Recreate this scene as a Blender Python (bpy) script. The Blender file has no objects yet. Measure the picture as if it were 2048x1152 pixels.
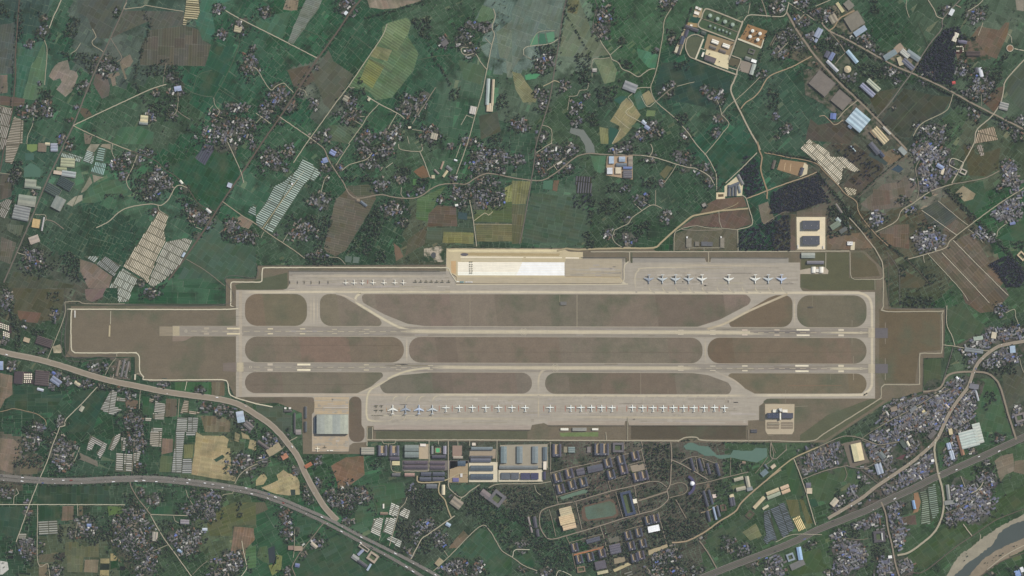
import bpy,math,random
import numpy as np
from mathutils import Vector

random.seed(7)
RNG = np.random.default_rng(7)
SC = bpy.context.scene
COLL = SC.collection

# ------------------------------------------------------------------ camera, sky, sun, exposure
S = 2.5                                   # metres per photograph pixel
CAM_H = 12000.0
cam = bpy.data.cameras.new("camera")
cam.sensor_width = 36.0
cam.lens = 36.0 * CAM_H / (2048 * S)
cam.clip_start = 50.0
cam.clip_end = 60000.0
cam_o = bpy.data.objects.new("camera",cam)
cam_o.location = (0,0,CAM_H)
cam_o.rotation_euler = (0,0,0)
COLL.objects.link(cam_o)
SC.camera = cam_o

SUN_EL = math.radians(43)
SUN_DIR = Vector((0.79 * math.cos(SUN_EL),0.61 * math.cos(SUN_EL),math.sin(SUN_EL))).normalized()
world = bpy.data.worlds.new("World")
SC.world = world
world.use_nodes = True
wn = world.node_tree.nodes
wl = world.node_tree.links
wn.clear()
sky = wn.new("ShaderNodeTexSky")
sky.sky_type = 'NISHITA'
sky.sun_disc = False
sky.sun_elevation = SUN_EL
sky.sun_rotation = math.atan2(SUN_DIR.x,SUN_DIR.y)
sky.air_density = 1.3
sky.dust_density = 2.0
bg = wn.new("ShaderNodeBackground")
bg.inputs["Strength"].default_value = 0.08
wo = wn.new("ShaderNodeOutputWorld")
wl.new(sky.outputs[0],bg.inputs[0])
wl.new(bg.outputs[0],wo.inputs[0])

sun = bpy.data.lights.new("sun", 'SUN')
sun.energy = 4.2
sun.angle = math.radians(0.53)
sun.color = (1.0,0.955,0.88)
sun_o = bpy.data.objects.new("sun",sun)
sun_o.rotation_euler = SUN_DIR.to_track_quat('Z', 'Y').to_euler()
sun_o.location = (3000,2300,5000)
COLL.objects.link(sun_o)

SC.view_settings.view_transform = 'Standard'
SC.view_settings.look = 'None'
SC.view_settings.exposure = 0.0
SC.view_settings.gamma = 1.0
SC.view_settings.use_curve_mapping = False
SC.render.engine = 'CYCLES'
SC.cycles.max_bounces = 4
SC.cycles.diffuse_bounces = 2
SC.cycles.volume_bounces = 0
SC.cycles.use_denoising = True
SC.render.film_transparent = False

# how a surface's own colour is found from the colour it shows: light on level ground, and the pale air in front of it
HAZE = 7.4e-6
AIR = np.array((0.0243,0.0321,0.0413))
GAIN = np.array((1.01,1.01,1.01))


def lin(c):
 c = np.asarray(c,float) / 255.0
 return np.where(c <= 0.04045,c / 12.92,((c + 0.055) / 1.055) ** 2.4)


def col(c,a=0.0):
 l = np.clip((lin(c) - AIR) / GAIN,0.006,0.9)
 return (float(l[0]),float(l[1]),float(l[2]),a)


def W(x,y):
 return ((x - 1024.0) * S,(576.0 - y) * S)


def T(r,c,pts):
 """points read on a four-times enlarged tile of the photograph -> photograph pixels"""
 return [(512 * c + p[0] / 4.0,288 * r + p[1] / 4.0) for p in pts]


# ------------------------------------------------------------------ small geometry helpers (photograph pixels)
def inside(px,py,poly):
 px = np.asarray(px,float); py = np.asarray(py,float)
 r = np.zeros(px.shape,bool)
 n = len(poly)
 j = n - 1
 for i in range(n):
  xi,yi = poly[i]; xj,yj = poly[j]
  if yi != yj:
   m = ((yi > py) != (yj > py)) & (px < (xj - xi) * (py - yi) / (yj - yi) + xi)
   r ^= m
  j = i
 return r


def fillet(poly,rad,n=7):
 """round the corners of a polygon; rad is one number or one per corner"""
 out = []
 m = len(poly)
 for i in range(m):
  p0 = np.array(poly[i - 1],float); p1 = np.array(poly[i],float); p2 = np.array(poly[(i + 1) % m],float)
  r = rad[i] if isinstance(rad,(list,tuple)) else rad
  a = p0 - p1; b = p2 - p1
  la = np.hypot(*a); lb = np.hypot(*b)
  if r <= 0 or la < 1e-6 or lb < 1e-6:
   out.append(tuple(p1)); continue
  a /= la; b /= lb
  cs = np.clip(np.dot(a,b),-0.999,0.999)
  th = math.acos(cs)
  d = min(r / math.tan(th / 2),la * 0.49,lb * 0.49)
  r2 = d * math.tan(th / 2)
  bis = a + b
  if np.hypot(*bis) < 1e-6:
   out.append(tuple(p1)); continue
  bis /= np.hypot(*bis)
  cen = p1 + bis * (r2 / math.sin(th / 2))
  s = p1 + a * d - cen; e = p1 + b * d - cen
  a0 = math.atan2(s[1],s[0]); a1 = math.atan2(e[1],e[0])
  da = (a1 - a0 + math.pi) % (2 * math.pi) - math.pi
  for k in range(n + 1):
   t = a0 + da * k / n
   out.append((cen[0] + r2 * math.cos(t),cen[1] + r2 * math.sin(t)))
 return out


def rough(poly,step=6.0,amp=1.0):
 """walk the outline in steps and let it wander a little"""
 out = []
 m = len(poly)
 for i in range(m):
  a = np.array(poly[i],float); b = np.array(poly[(i + 1) % m],float)
  d = np.hypot(*(b - a))
  k = max(1,int(d / step))
  nrm = np.array((-(b - a)[1],(b - a)[0])) / max(d,1e-6)
  for q in range(k):
   p = a + (b - a) * q / k
   w = 0 if q == 0 else random.uniform(-amp,amp)
   p = p + nrm * w
   out.append((float(p[0]),float(p[1])))
 return out


def spline(pts,step=4.0):
 """Catmull-Rom through the points"""
 if len(pts) < 3:
  return [tuple(p) for p in pts]
 P = [np.array(p,float) for p in pts]
 P = [2 * P[0] - P[1]] + P + [2 * P[-1] - P[-2]]
 out = []
 for i in range(1,len(P) - 2):
  p0,p1,p2,p3 = P[i - 1],P[i],P[i + 1],P[i + 2]
  n = max(1,int(np.hypot(*(p2 - p1)) / step))
  for k in range(n):
   t = k / n
   out.append(tuple(0.5 * ((2 * p1) + (-p0 + p2) * t + (2 * p0 - 5 * p1 + 4 * p2 - p3) * t * t + (-p0 + 3 * p1 - 3 * p2 + p3) * t ** 3)))
 out.append(tuple(P[-2]))
 return out


def ellipse(cx,cy,rx,ry,ang=0,n=22,wob=0.12):
 out = []
 ca,sa = math.cos(ang),math.sin(ang)
 for k in range(n):
  t = 2 * math.pi * k / n
  w = 1 + random.uniform(-wob,wob)
  u,v = rx * w * math.cos(t),ry * w * math.sin(t)
  out.append((cx + u * ca - v * sa,cy + u * sa + v * ca))
 return out


# value noise on photograph pixels, for choosing colours and places
_NT = RNG.random((256,256))


def vnoise(x,y,sc):
 x = np.asarray(x,float) / sc + 1000.0; y = np.asarray(y,float) / sc + 1000.0
 xi = np.floor(x).astype(int); yi = np.floor(y).astype(int)
 fx = x - xi; fy = y - yi
 fx = fx * fx * (3 - 2 * fx); fy = fy * fy * (3 - 2 * fy)
 g = lambda a,b: _NT[a % 256,b % 256]
 return (g(xi,yi) * (1 - fx) + g(xi + 1,yi) * fx) * (1 - fy) + (g(xi,yi + 1) * (1 - fx) + g(xi + 1,yi + 1) * fx) * fy


# ------------------------------------------------------------------ occupancy map: what already stands where
MASK = np.zeros((1152,2048),np.uint8)      # 1 road,2 paved airfield,4 building,8 water,16 tunnel


def mark_poly(poly,bit,grow=0):
 xs = [p[0] for p in poly]; ys = [p[1] for p in poly]
 x0,x1 = max(0,int(min(xs)) - 1),min(2047,int(max(xs)) + 1)
 y0,y1 = max(0,int(min(ys)) - 1),min(1151,int(max(ys)) + 1)
 if x1 <= x0 or y1 <= y0:
  return
 gx,gy = np.meshgrid(np.arange(x0,x1 + 1) + 0.5,np.arange(y0,y1 + 1) + 0.5)
 m = inside(gx,gy,poly)
 MASK[y0:y1 + 1,x0:x1 + 1][m] |= bit


def mark_line(pts,wpx,bit):
 for i in range(len(pts) - 1):
  a = pts[i]; b = pts[i + 1]
  n = int(math.hypot(b[0] - a[0],b[1] - a[1]) / 0.6) + 1
  r = wpx / 2 + 0.4
  for k in range(n + 1):
   x = a[0] + (b[0] - a[0]) * k / n; y = a[1] + (b[1] - a[1]) * k / n
   x0,x1 = int(x - r),int(x + r) + 1
   y0,y1 = int(y - r),int(y + r) + 1
   if x1 < 0 or y1 < 0 or x0 > 2047 or y0 > 1151:
    continue
   MASK[max(0,y0):y1,max(0,x0):x1] |= bit


def busy(x,y,bits=255):
 xi,yi = int(x),int(y)
 if 0 <= xi < 2048 and 0 <= yi < 1152:
  return bool(MASK[yi,xi] & bits)
 return False


# ------------------------------------------------------------------ materials
MATS = {}


def surface(name,fine=0.12,fs=0.16,mid=0.10,ms=0.02,stretch=None,tint=None,ts=0.006,tlo=0.45,thi=0.62,
   rough_=0.95,spec=0.05,metal=0.0,bump=0.0,stretch2=None,amp2=0.0):
 """matt surface: colour carried by the mesh, broken up by two sizes of grain, drills along the UVs, an optional second colour in patches"""
 m = bpy.data.materials.new(name)
 m.use_nodes = True
 n = m.node_tree.nodes; l = m.node_tree.links
 n.clear()
 out = n.new("ShaderNodeOutputMaterial")
 bs = n.new("ShaderNodeBsdfPrincipled")
 bs.inputs["Roughness"].default_value = rough_
 bs.inputs["Specular IOR Level"].default_value = spec
 bs.inputs["Metallic"].default_value = metal
 l.new(bs.outputs[0],out.inputs[0])
 at = n.new("ShaderNodeAttribute"); at.attribute_name = "Col"
 tc = n.new("ShaderNodeTexCoord")
 co = tc.outputs["Object"]
 if stretch:
  mp = n.new("ShaderNodeMapping")
  mp.inputs["Scale"].default_value = stretch
  l.new(co,mp.inputs[0])
  cs = mp.outputs[0]
 else:
  cs = co

 def noise(sock,scale,detail):
  t = n.new("ShaderNodeTexNoise")
  t.inputs["Scale"].default_value = scale
  t.inputs["Detail"].default_value = detail
  t.inputs["Roughness"].default_value = 0.6
  l.new(sock,t.inputs["Vector"])
  return t.outputs[0]

 def mathn(op,a,b=None,c=None):
  t = n.new("ShaderNodeMath"); t.operation = op
  for i,v in enumerate((a,b,c)):
   if v is None:
    continue
   if isinstance(v,(int,float)):
    t.inputs[i].default_value = v
   else:
    l.new(v,t.inputs[i])
  return t.outputs[0]

 f1 = mathn('MULTIPLY_ADD',mathn('SUBTRACT',noise(cs,fs,3),0.5),fine * 4,1.0)
 f2 = mathn('MULTIPLY_ADD',mathn('SUBTRACT',noise(cs,ms,3),0.5),mid * 4,f1)
 if stretch2:
  mp2 = n.new("ShaderNodeMapping")
  mp2.inputs["Scale"].default_value = stretch2
  l.new(co,mp2.inputs[0])
  f2 = mathn('MULTIPLY_ADD',mathn('SUBTRACT',noise(mp2.outputs[0],0.06,4),0.5),amp2 * 4,f2)
 uv = n.new("ShaderNodeUVMap"); uv.uv_map = "UVMap"
 sx = n.new("ShaderNodeSeparateXYZ")
 l.new(uv.outputs[0],sx.inputs[0])
 st = mathn('SINE',mathn('MULTIPLY',sx.outputs[1],6.28318))
 f3 = mathn('MULTIPLY_ADD',st,at.outputs["Alpha"],f2)
 f3 = mathn('MAXIMUM',f3,0.15)
 c = at.outputs["Color"]
 if tint is not None:
  t = noise(co,ts,5)
  mr = n.new("ShaderNodeMapRange")
  mr.inputs[1].default_value = tlo; mr.inputs[2].default_value = thi
  l.new(t,mr.inputs[0])
  mx = n.new("ShaderNodeMix"); mx.data_type = 'RGBA'
  l.new(mr.outputs[0],mx.inputs[0])
  l.new(c,mx.inputs[6])
  mx.inputs[7].default_value = tint
  c = mx.outputs[2]
 vm = n.new("ShaderNodeVectorMath"); vm.operation = 'SCALE'
 l.new(c,vm.inputs[0]); l.new(f3,vm.inputs[3])
 l.new(vm.outputs[0],bs.inputs["Base Color"])
 if bump:
  b = n.new("ShaderNodeBump")
  b.inputs["Strength"].default_value = bump
  b.inputs["Distance"].default_value = 1.0
  l.new(f1,b.inputs["Height"])
  l.new(b.outputs[0],bs.inputs["Normal"])
 MATS[name] = m
 return m


M_LAND = surface("farmland soil and crops",fine=0.24,fs=0.16,mid=0.14,ms=0.02,tint=col((54,70,64)),ts=0.012,tlo=0.52,thi=0.7)
M_CROP = surface("worked field",fine=0.18,fs=0.16,mid=0.10,ms=0.015,tint=col((86,93,80)),ts=0.012,tlo=0.47,thi=0.85)
M_TURF = surface("dry airfield grass",fine=0.15,fs=0.16,mid=0.10,ms=0.02,tint=col((95,102,88)),ts=0.006,tlo=0.50,thi=0.74,stretch2=(0.15,1.0,1.0),amp2=0.05)
M_CONC = surface("airfield concrete",fine=0.095,fs=0.16,mid=0.06,ms=0.02,stretch=(0.12,1.0,1.0),stretch2=(1.0,0.3,1.0),amp2=0.05)
M_CONV = surface("taxiway concrete",fine=0.045,fs=0.13,mid=0.055,ms=0.03,stretch=(1.0,0.12,1.0))
M_ROAD = surface("road surface",fine=0.06,fs=0.2,mid=0.06,ms=0.03)
M_YARD = surface("trodden yard earth",fine=0.2,fs=0.12,mid=0.14,ms=0.04,tint=col((58,76,66)),ts=0.025,tlo=0.42,thi=0.58)
M_ROOF = surface("roof covering",fine=0.12,fs=0.25,mid=0.14,ms=0.05,rough_=0.7,spec=0.2)
M_PAINT = surface("aircraft paint",fine=0.02,fs=0.5,mid=0.02,ms=0.1,rough_=0.45,spec=0.35)
M_MARK = surface("marking paint",fine=0.06,fs=0.3,mid=0.08,ms=0.04)
M_LEAF = surface("foliage",fine=0.25,fs=0.4,mid=0.12,ms=0.02)
M_WATER = surface("still water",fine=0.02,fs=0.05,mid=0.05,ms=0.01,rough_=0.25,spec=0.3)
M_FILM = surface("polytunnel film",fine=0.08,fs=0.2,mid=0.08,ms=0.03,rough_=0.6,spec=0.2)
M_SAND = surface("river gravel",fine=0.10,fs=0.1,mid=0.14,ms=0.02)


# ------------------------------------------------------------------ mesh builder
class MB:
 def __init__(self):
  self.v = []; self.f = []; self.c = []; self.u = []

 def face(self,pts,c,uv=None):
  b = len(self.v)
  self.v.extend(pts)
  self.f.append(tuple(range(b,b + len(pts))))
  self.c.append(c)
  self.u.extend(uv if uv is not None else [(0.0,0.0)] * len(pts))

 def poly(self,pts,z,c,drill=None):
  """flat polygon, photograph pixels, facing up; drill = (angle, period in m, strength)"""
  w = [W(*p) for p in pts]
  a = sum(w[i - 1][0] * w[i][1] - w[i][0] * w[i - 1][1] for i in range(len(w)))
  if a < 0:
   w = w[::-1]
  uv = None
  if drill:
   t = math.radians(drill[0]); nx,ny = -math.sin(t),math.cos(t)
   uv = [(0.0,(p[0] * nx + p[1] * ny) / drill[1]) for p in w]
   c = (c[0],c[1],c[2],drill[2])
  self.face([(p[0],p[1],z) for p in w],c,uv)

 def prism(self,w,z0,z1,cw,cr):
  """upright prism over a world-space outline"""
  a = sum(w[i - 1][0] * w[i][1] - w[i][0] * w[i - 1][1] for i in range(len(w)))
  if a < 0:
   w = w[::-1]
  n = len(w)
  for i in range(n):
   p,q = w[i],w[(i + 1) % n]
   self.face([(p[0],p[1],z0),(q[0],q[1],z0),(q[0],q[1],z1),(p[0],p[1],z1)],cw)
  self.face([(p[0],p[1],z1) for p in w],cr)

 def box(self,x,y,L,D,ang,z0,z1,cw,cr=None):
  t = math.radians(ang); ca,sa = math.cos(t),math.sin(t)
  w = [(x + u * ca - v * sa,y + u * sa + v * ca) for u,v in ((-L / 2,-D / 2),(L / 2,-D / 2),(L / 2,D / 2),(-L / 2,D / 2))]
  self.prism(w,z0,z1,cw,cr or cw)

 def gable(self,x,y,L,D,ang,z0,zw,zr,cw,cr,over=0.4):
  t = math.radians(ang); ca,sa = math.cos(t),math.sin(t)
  q = lambda u,v,z: (x + u * ca - v * sa,y + u * sa + v * ca,z)
  a,b = L / 2,D / 2
  self.face([q(-a,-b,z0),q(a,-b,z0),q(a,-b,zw),q(-a,-b,zw)],cw)
  self.face([q(a,b,z0),q(-a,b,z0),q(-a,b,zw),q(a,b,zw)],cw)
  self.face([q(a,-b,z0),q(a,b,z0),q(a,b,zw),q(a,0,zr - 0.05),q(a,-b,zw)],cw)
  self.face([q(-a,b,z0),q(-a,-b,z0),q(-a,-b,zw),q(-a,0,zr - 0.05),q(-a,b,zw)],cw)
  s = (zr - zw) / b
  a2,b2,ze = a + over,b + over,zw - s * over + 0.05
  self.face([q(-a2,-b2,ze),q(a2,-b2,ze),q(a2,0,zr),q(-a2,0,zr)],cr)
  self.face([q(a2,b2,ze),q(-a2,b2,ze),q(-a2,0,zr),q(a2,0,zr)],cr)

 def arch(self,x,y,L,D,ang,z0,h,c,n=6):
  """half-round tunnel"""
  t = math.radians(ang); ca,sa = math.cos(t),math.sin(t)
  q = lambda u,v,z: (x + u * ca - v * sa,y + u * sa + v * ca,z)
  pr = [(-D / 2 * math.cos(math.pi * k / n),h * math.sin(math.pi * k / n) ** 0.8) for k in range(n + 1)]
  for k in range(n):
   (v0,h0),(v1,h1) = pr[k],pr[k + 1]
   self.face([q(-L / 2,v0,z0 + h0),q(L / 2,v0,z0 + h0),q(L / 2,v1,z0 + h1),q(-L / 2,v1,z0 + h1)],c)
  self.face([q(L / 2,v,z0 + hh) for v,hh in pr],c)
  self.face([q(-L / 2,v,z0 + hh) for v,hh in pr[::-1]],c)

 def ring(self,profile,axis0,seg,c):
  """lathe about z: profile [(r,z)]"""
  x,y = axis0
  for k in range(seg):
   t0 = 2 * math.pi * k / seg; t1 = 2 * math.pi * (k + 1) / seg
   for (r0,z0),(r1,z1) in zip(profile[:-1],profile[1:]):
    p = [(x + r0 * math.cos(t0),y + r0 * math.sin(t0),z0),(x + r0 * math.cos(t1),y + r0 * math.sin(t1),z0),
                     (x + r1 * math.cos(t1),y + r1 * math.sin(t1),z1),(x + r1 * math.cos(t0),y + r1 * math.sin(t0),z1)]
    if r0 < 1e-4:
     p = [p[0],p[2],p[3]]
    elif r1 < 1e-4:
     p = p[:3]
    self.face(p,c)

 def tube(self,stations,c,seg=10):
  """loft: stations [(x, y, z, ry, rz)] along x"""
  rings = []
  for (x,y,z,ry,rz) in stations:
   rings.append([(x,y + ry * math.cos(2 * math.pi * k / seg),z + rz * math.sin(2 * math.pi * k / seg)) for k in range(seg)])
  for a,b in zip(rings[:-1],rings[1:]):
   for k in range(seg):
    self.face([a[k],b[k],b[(k + 1) % seg],a[(k + 1) % seg]][::-1],c)
  self.face(rings[0],c); self.face(rings[-1][::-1],c)

 def ribbon(self,pts,width,z,c,edge=None,drill=0,wend=None,fade=0):
  """strip along a polyline in photograph pixels; width in metres; edge = colour at the rims"""
  P = [np.array(W(*p)) for p in pts]
  n = len(P)
  nr = []
  for i in range(n):
   d = P[min(n - 1,i + 1)] - P[max(0,i - 1)]
   d = d / max(np.hypot(*d),1e-6)
   m = np.array((-d[1],d[0]))
   if 0 < i < n - 1:
    e = P[i] - P[i - 1]; e = e / max(np.hypot(*e),1e-6)
    k = abs(np.dot(m,np.array((-e[1],e[0]))))
    m = m / max(k,0.5)
   nr.append(m)
  ww = [width + ((wend - width) * i / (n - 1) if wend else 0) for i in range(n)]
  offs = (-0.5,-0.25,0.25,0.5) if edge is not None else (-0.5,0.5)
  for i in range(n - 1):
   for k in range(len(offs) - 1):
    a,b = offs[k],offs[k + 1]
    p = [P[i] + nr[i] * ww[i] * a,P[i + 1] + nr[i + 1] * ww[i + 1] * a,P[i + 1] + nr[i + 1] * ww[i + 1] * b,P[i] + nr[i] * ww[i] * b]
    zz = z + (i % 3) * .003; pts3 = [(float(q[0]),float(q[1]),zz) for q in p]
    if edge is not None:
     f0 = min(1,i / fade,(n - 1 - i) / fade) if fade else 1; f1 = min(1,(i + 1) / fade,(n - 2 - i) / fade) if fade else 1
     mx = lambda f: tuple(e_ + (c_ - e_) * f for c_,e_ in zip(c,edge))
     self.face(pts3,[edge if k == 0 else mx(f0),edge if k == 0 else mx(f1),edge if k == 2 else mx(f1),edge if k == 2 else mx(f0)])
    else:
     self.face(pts3,c)

 def build(self,name,mat,parent=None,loc=None,**tags):
  me = bpy.data.meshes.new(name)
  v = np.array(self.v,np.float64).reshape(-1,3)
  if loc is not None:
   v = v - np.array(loc)
  me.from_pydata(v.tolist(),[],self.f)
  ca = me.color_attributes.new("Col", 'FLOAT_COLOR', 'CORNER')
  cl = []
  for f,c in zip(self.f,self.c):
   if isinstance(c,list):
    cl.extend(c)
   else:
    cl.extend([c] * len(f))
  ca.data.foreach_set("color",np.array(cl,np.float32).ravel())
  uvl = me.uv_layers.new(name="UVMap")
  uvl.data.foreach_set("uv",np.array(self.u,np.float32).ravel())
  me.materials.append(mat)
  me.update()
  o = bpy.data.objects.new(name,me)
  if loc is not None:
   o.location = loc
  COLL.objects.link(o)
  if parent is not None:
   o.parent = parent
  for k,t in tags.items():
   o[k] = t
  return o


def tag(o,label,cat,group=None):
 o["label"] = label; o["category"] = cat
 if group:
  o["group"] = group
 return o


def thing(name,label,cat,loc,rz=0.0,group=None):
 o = bpy.data.objects.new(name,None)
 o.empty_display_size = 5
 o.location = loc; o.rotation_euler = (0,0,rz)
 COLL.objects.link(o)
 return tag(o,label,cat,group)


def copy_tree(root,loc,rz=None):
 r = root.copy(); COLL.objects.link(r)
 r.location = loc
 if rz is not None:
  r.rotation_euler = (0,0,rz)
 for ch in root.children:
  c = ch.copy(); COLL.objects.link(c); c.parent = r
  for g in ch.children:
   d = g.copy(); COLL.objects.link(d); d.parent = c
 return r


ORD = ["leftmost", "second from left", "third from left", "fourth from left", "fifth from left", "sixth from left", "seventh from left",
       "eighth from left", "ninth from left", "tenth from left"]


def ordinal(i,n):
 if i < len(ORD):
  return ORD[i]
 if n - 1 - i < len(ORD):
  return ORD[n - 1 - i].replace("left", "right")
 return "%dth from left" % (i + 1)


# landmarks that can be found in the picture, for saying where a small thing stands
MARKS = [(1447,85, "the fuel tank farm"),(661,848, "the big grey hangar"),(1621,466, "the two dark hangars"),
         (1560,830, "the control tower building"),(1025,537, "the white concrete pad"),(1570,385, "the dark square plantation"),
         (1725,240, "the pale blue factory"),(320,500, "the striped polytunnel block"),(570,400, "the grey-green polytunnel slope"),
         (770,1045, "the motorway polytunnels"),(775,120, "the yellow striped field"),(983,180, "the long pale sheds"),
         (1240,330, "the blue-roofed works"),(1440,905, "the green lake"),(1195,1020, "the sports field"),(1135,1035, "the gymnasium"),
         (1010,940, "the warehouse compound"),(1940,870, "the huge pale market roof"),(1714,905, "the pale yellow warehouse"),
         (1820,130, "the junction factory"),(1975,1090, "the river"),(450,920, "the yellow fields"),(187,1025, "the white plastic field"),
         (90,970, "the motorway's left end"),(60,760, "the trays of round vats"),(100,370, "the nursery sheds at left"),(20,250, "the polytunnels at left edge"),
         (1260,240, "the straw-coloured field strips"),(1060,45, "the pale flooded paddies"),(1160,275, "the grey reservoir"),(1900,560, "the long brown allotment field"),
         (1850,340, "the town beside the school"),(145,130, "the pale bare field"),(355,100, "the brown striped field"),(700,430, "the wide brown field"),
         (870,505, "the concrete works"),(1010,430, "the yellow-green strips"),(1560,1045, "the blue-grey greenhouses"),
         (1855,1000, "the slip road greenhouses"),(640,1035, "the motorway junction"),(250,745, "the fenced car yard"),
         (1455,375, "the three slate sheds"),(1390,475, "the revetment row"),(2020,95, "the round tank"),(1650,310, "the stepped polytunnels"),
         (430,250, "the twin straight roads"),(225,310, "the teal-and-white tunnels")]


def where(x,y):
 best = None
 for mx,my,ph in MARKS:
  d = math.hypot(x - mx,y - my)
  if best is None or d < best[0]:
   best = (d,mx,my,ph)
 d,mx,my,ph = best
 dx,dy = x - mx,y - my
 if d < 14:
  return "at " + ph
 if abs(dx) > 2.2 * abs(dy):
  w = "right of " if dx > 0 else "left of "
 elif abs(dy) > 2.2 * abs(dx):
  w = "below " if dy > 0 else "above "
 else:
  w = ("below" if dy > 0 else "above") + (" right of " if dx > 0 else " left of ")
 return w + ph


def label_repeats(items):
 """items [(object, x, y, description)]: look-alikes in one place are told apart by their order"""
 groups = {}
 for it in items:
  groups.setdefault(it[3],[]).append(it)
 for d,l in groups.items():
  if len(l) == 1:
   l[0][0]["label"] = d
  else:
   l.sort(key=lambda t: t[1])
   for i,t in enumerate(l):
    t[0]["label"] = ordinal(i,len(l)) + ", " + d
# ------------------------------------------------------------------ the land: one sheet to the horizon, and the mosaic of plots on it
g = MB()
g.poly([(-2600,-2600),(4650,-2600),(4650,3750),(-2600,3750)],-0.6,col((102,118,103)))
g.build("ground",M_LAND,kind="structure")

# places where the plots have a known colour and lie of the land: x, y, colour, angle, plot size (px)
ZONES = [
 (40,40,(58,76,72),75,22),(60,110,(62,88,76),80,30),(120,60,(55,82,68),60,20),(190,60,(74,86,80),60,26),
 (250,90,(76,86,80),60,22),(330,30,(70,86,78),60,24),(100,230,(60,86,70),60,22),(60,300,(60,84,72),60,20),
 (170,230,(58,88,70),60,20),(230,250,(58,82,66),60,16),(330,230,(62,80,66),60,16),(430,150,(48,82,66),60,22),
 (450,60,(56,86,70),60,22),(400,330,(46,80,62),60,18),(470,400,(58,90,72),60,22),(350,450,(56,86,70),60,20),
 (200,440,(48,76,64),65,14),(240,380,(64,94,74),20,22),(120,460,(58,80,68),60,16),(60,520,(74,84,74),70,22),
 (430,520,(68,94,76),55,30),(400,580,(60,92,72),0,34),(620,90,(46,80,62),50,16),(700,110,(44,76,60),50,18),
 (560,200,(44,78,62),50,16),(640,170,(84,92,82),50,26),(860,120,(50,80,64),50,14),(880,60,(54,78,62),30,14),
 (830,200,(50,78,64),60,18),(900,190,(66,90,74),80,20),(760,230,(58,86,68),55,20),(560,290,(50,80,62),50,18),
 (700,300,(54,80,64),40,14),(820,310,(60,80,64),30,12),(600,420,(52,76,62),60,14),(540,480,(56,80,64),30,16),
 (760,450,(50,74,60),60,14),(840,470,(76,84,70),30,16),(900,350,(58,84,66),70,18),(960,420,(62,78,66),0,12),
 (1060,60,(96,112,104),70,28),(1140,80,(100,114,98),60,26),(1250,60,(54,82,62),40,13),(1250,150,(58,84,64),40,15),
 (1180,180,(66,82,70),50,16),(1100,200,(74,90,76),70,18),(1350,180,(48,76,64),20,20),(1400,230,(54,78,64),50,16),
 (1320,280,(54,74,60),30,13),(1130,230,(60,78,62),40,14),(1100,430,(68,90,74),-10,18),(1060,330,(54,78,64),0,15),
 (1220,430,(58,76,62),40,13),(1300,400,(56,78,64),40,13),(1360,350,(54,76,62),45,15),(1290,470,(52,76,60),80,15),
 (1440,300,(48,80,66),45,26),(1490,190,(52,76,64),50,18),(1540,240,(58,78,66),50,18),(1600,230,(52,76,64),40,20),
 (1560,60,(54,76,62),30,13),(1770,40,(56,78,64),40,16),(1800,90,(54,76,60),50,16),(1720,150,(62,74,64),40,14),
 (1880,60,(62,80,66),60,22),(1990,60,(72,88,74),65,24),(2010,180,(70,86,72),50,20),(1830,250,(64,74,68),45,20),
 (1760,270,(76,78,70),-40,18),(1700,330,(82,80,72),-40,16),(1800,360,(100,98,88),-10,20),(1870,300,(66,84,66),50,16),
 (1960,320,(74,82,68),50,18),(1990,430,(56,86,64),20,18),(1930,480,(92,88,76),-48,26),(1800,480,(88,84,72),30,20),
 (1830,560,(74,80,66),30,16),(1960,600,(64,86,66),40,16),(1900,640,(60,86,66),30,16),(1990,700,(58,76,64),30,12),
 (1870,740,(64,90,68),20,24),(2000,790,(70,84,70),70,22),(1960,820,(60,92,68),80,20),(60,610,(78,82,72),60,16),
 (90,680,(62,80,66),60,14),(60,820,(52,78,64),0,22),(120,860,(50,76,62),45,20),(190,810,(50,78,62),30,18),
 (280,820,(56,80,66),0,14),(360,850,(58,84,66),0,14),(160,920,(54,80,66),-20,18),(30,920,(98,94,84),0,18),
 (100,1000,(54,78,64),0,14),(40,1060,(54,78,64),0,16),(130,1110,(82,90,74),0,16),(200,990,(54,76,62),0,12),
 (340,1000,(58,82,66),0,14),(330,1100,(58,78,62),30,13),(450,1040,(80,92,72),20,16),(420,920,(80,92,74),0,14),
 (540,950,(64,88,68),20,14),(620,930,(64,88,68),20,16),(560,1080,(54,86,66),30,26),(680,1110,(52,86,64),30,28),
 (720,1000,(56,92,68),20,24),(800,970,(58,84,66),20,16),(850,1000,(56,72,62),50,12),(900,1030,(58,80,64),40,13),
 (980,1050,(56,82,64),40,16),(960,1120,(56,86,66),40,22),(1040,1090,(52,80,62),40,16),(1060,980,(72,82,70),20,12),
 (1300,950,(80,84,74),20,12),(1200,960,(80,84,74),15,12),(1360,1080,(74,80,70),20,12),(1440,1100,(58,84,62),30,14),
 (1600,960,(60,88,64),20,18),(1680,990,(60,86,64),20,18),(1800,940,(62,82,66),30,14),(1900,1020,(60,86,62),30,18),
 (1860,1090,(58,86,62),35,20),(1740,1090,(60,84,64),20,14),(1620,1120,(62,90,64),20,18),(1990,960,(60,88,62),20,18)]
ZX = np.array([z[0] for z in ZONES],float); ZY = np.array([z[1] for z in ZONES],float)
# airfield outline: no farm plots inside
AIRFIELD = [(131,607),(452,608),(452,557),(513,557),(516,531),(892,529),(893,496),(1168,496),(1306,498),(1312,502),(1591,502),(1591,433),(1653,433),
   (1654,501),(1728,501),(1768,540),(1778,616),(1891,617),(1888,715),(1847,716),(1846,782),(1776,802),(1651,885),(1345,885),
   (1330,883),(735,883),(735,908),(606,908),(604,826),(556,806),(512,807),(472,798),(455,763),(300,763),(270,746),(270,714),(131,714)]


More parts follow.
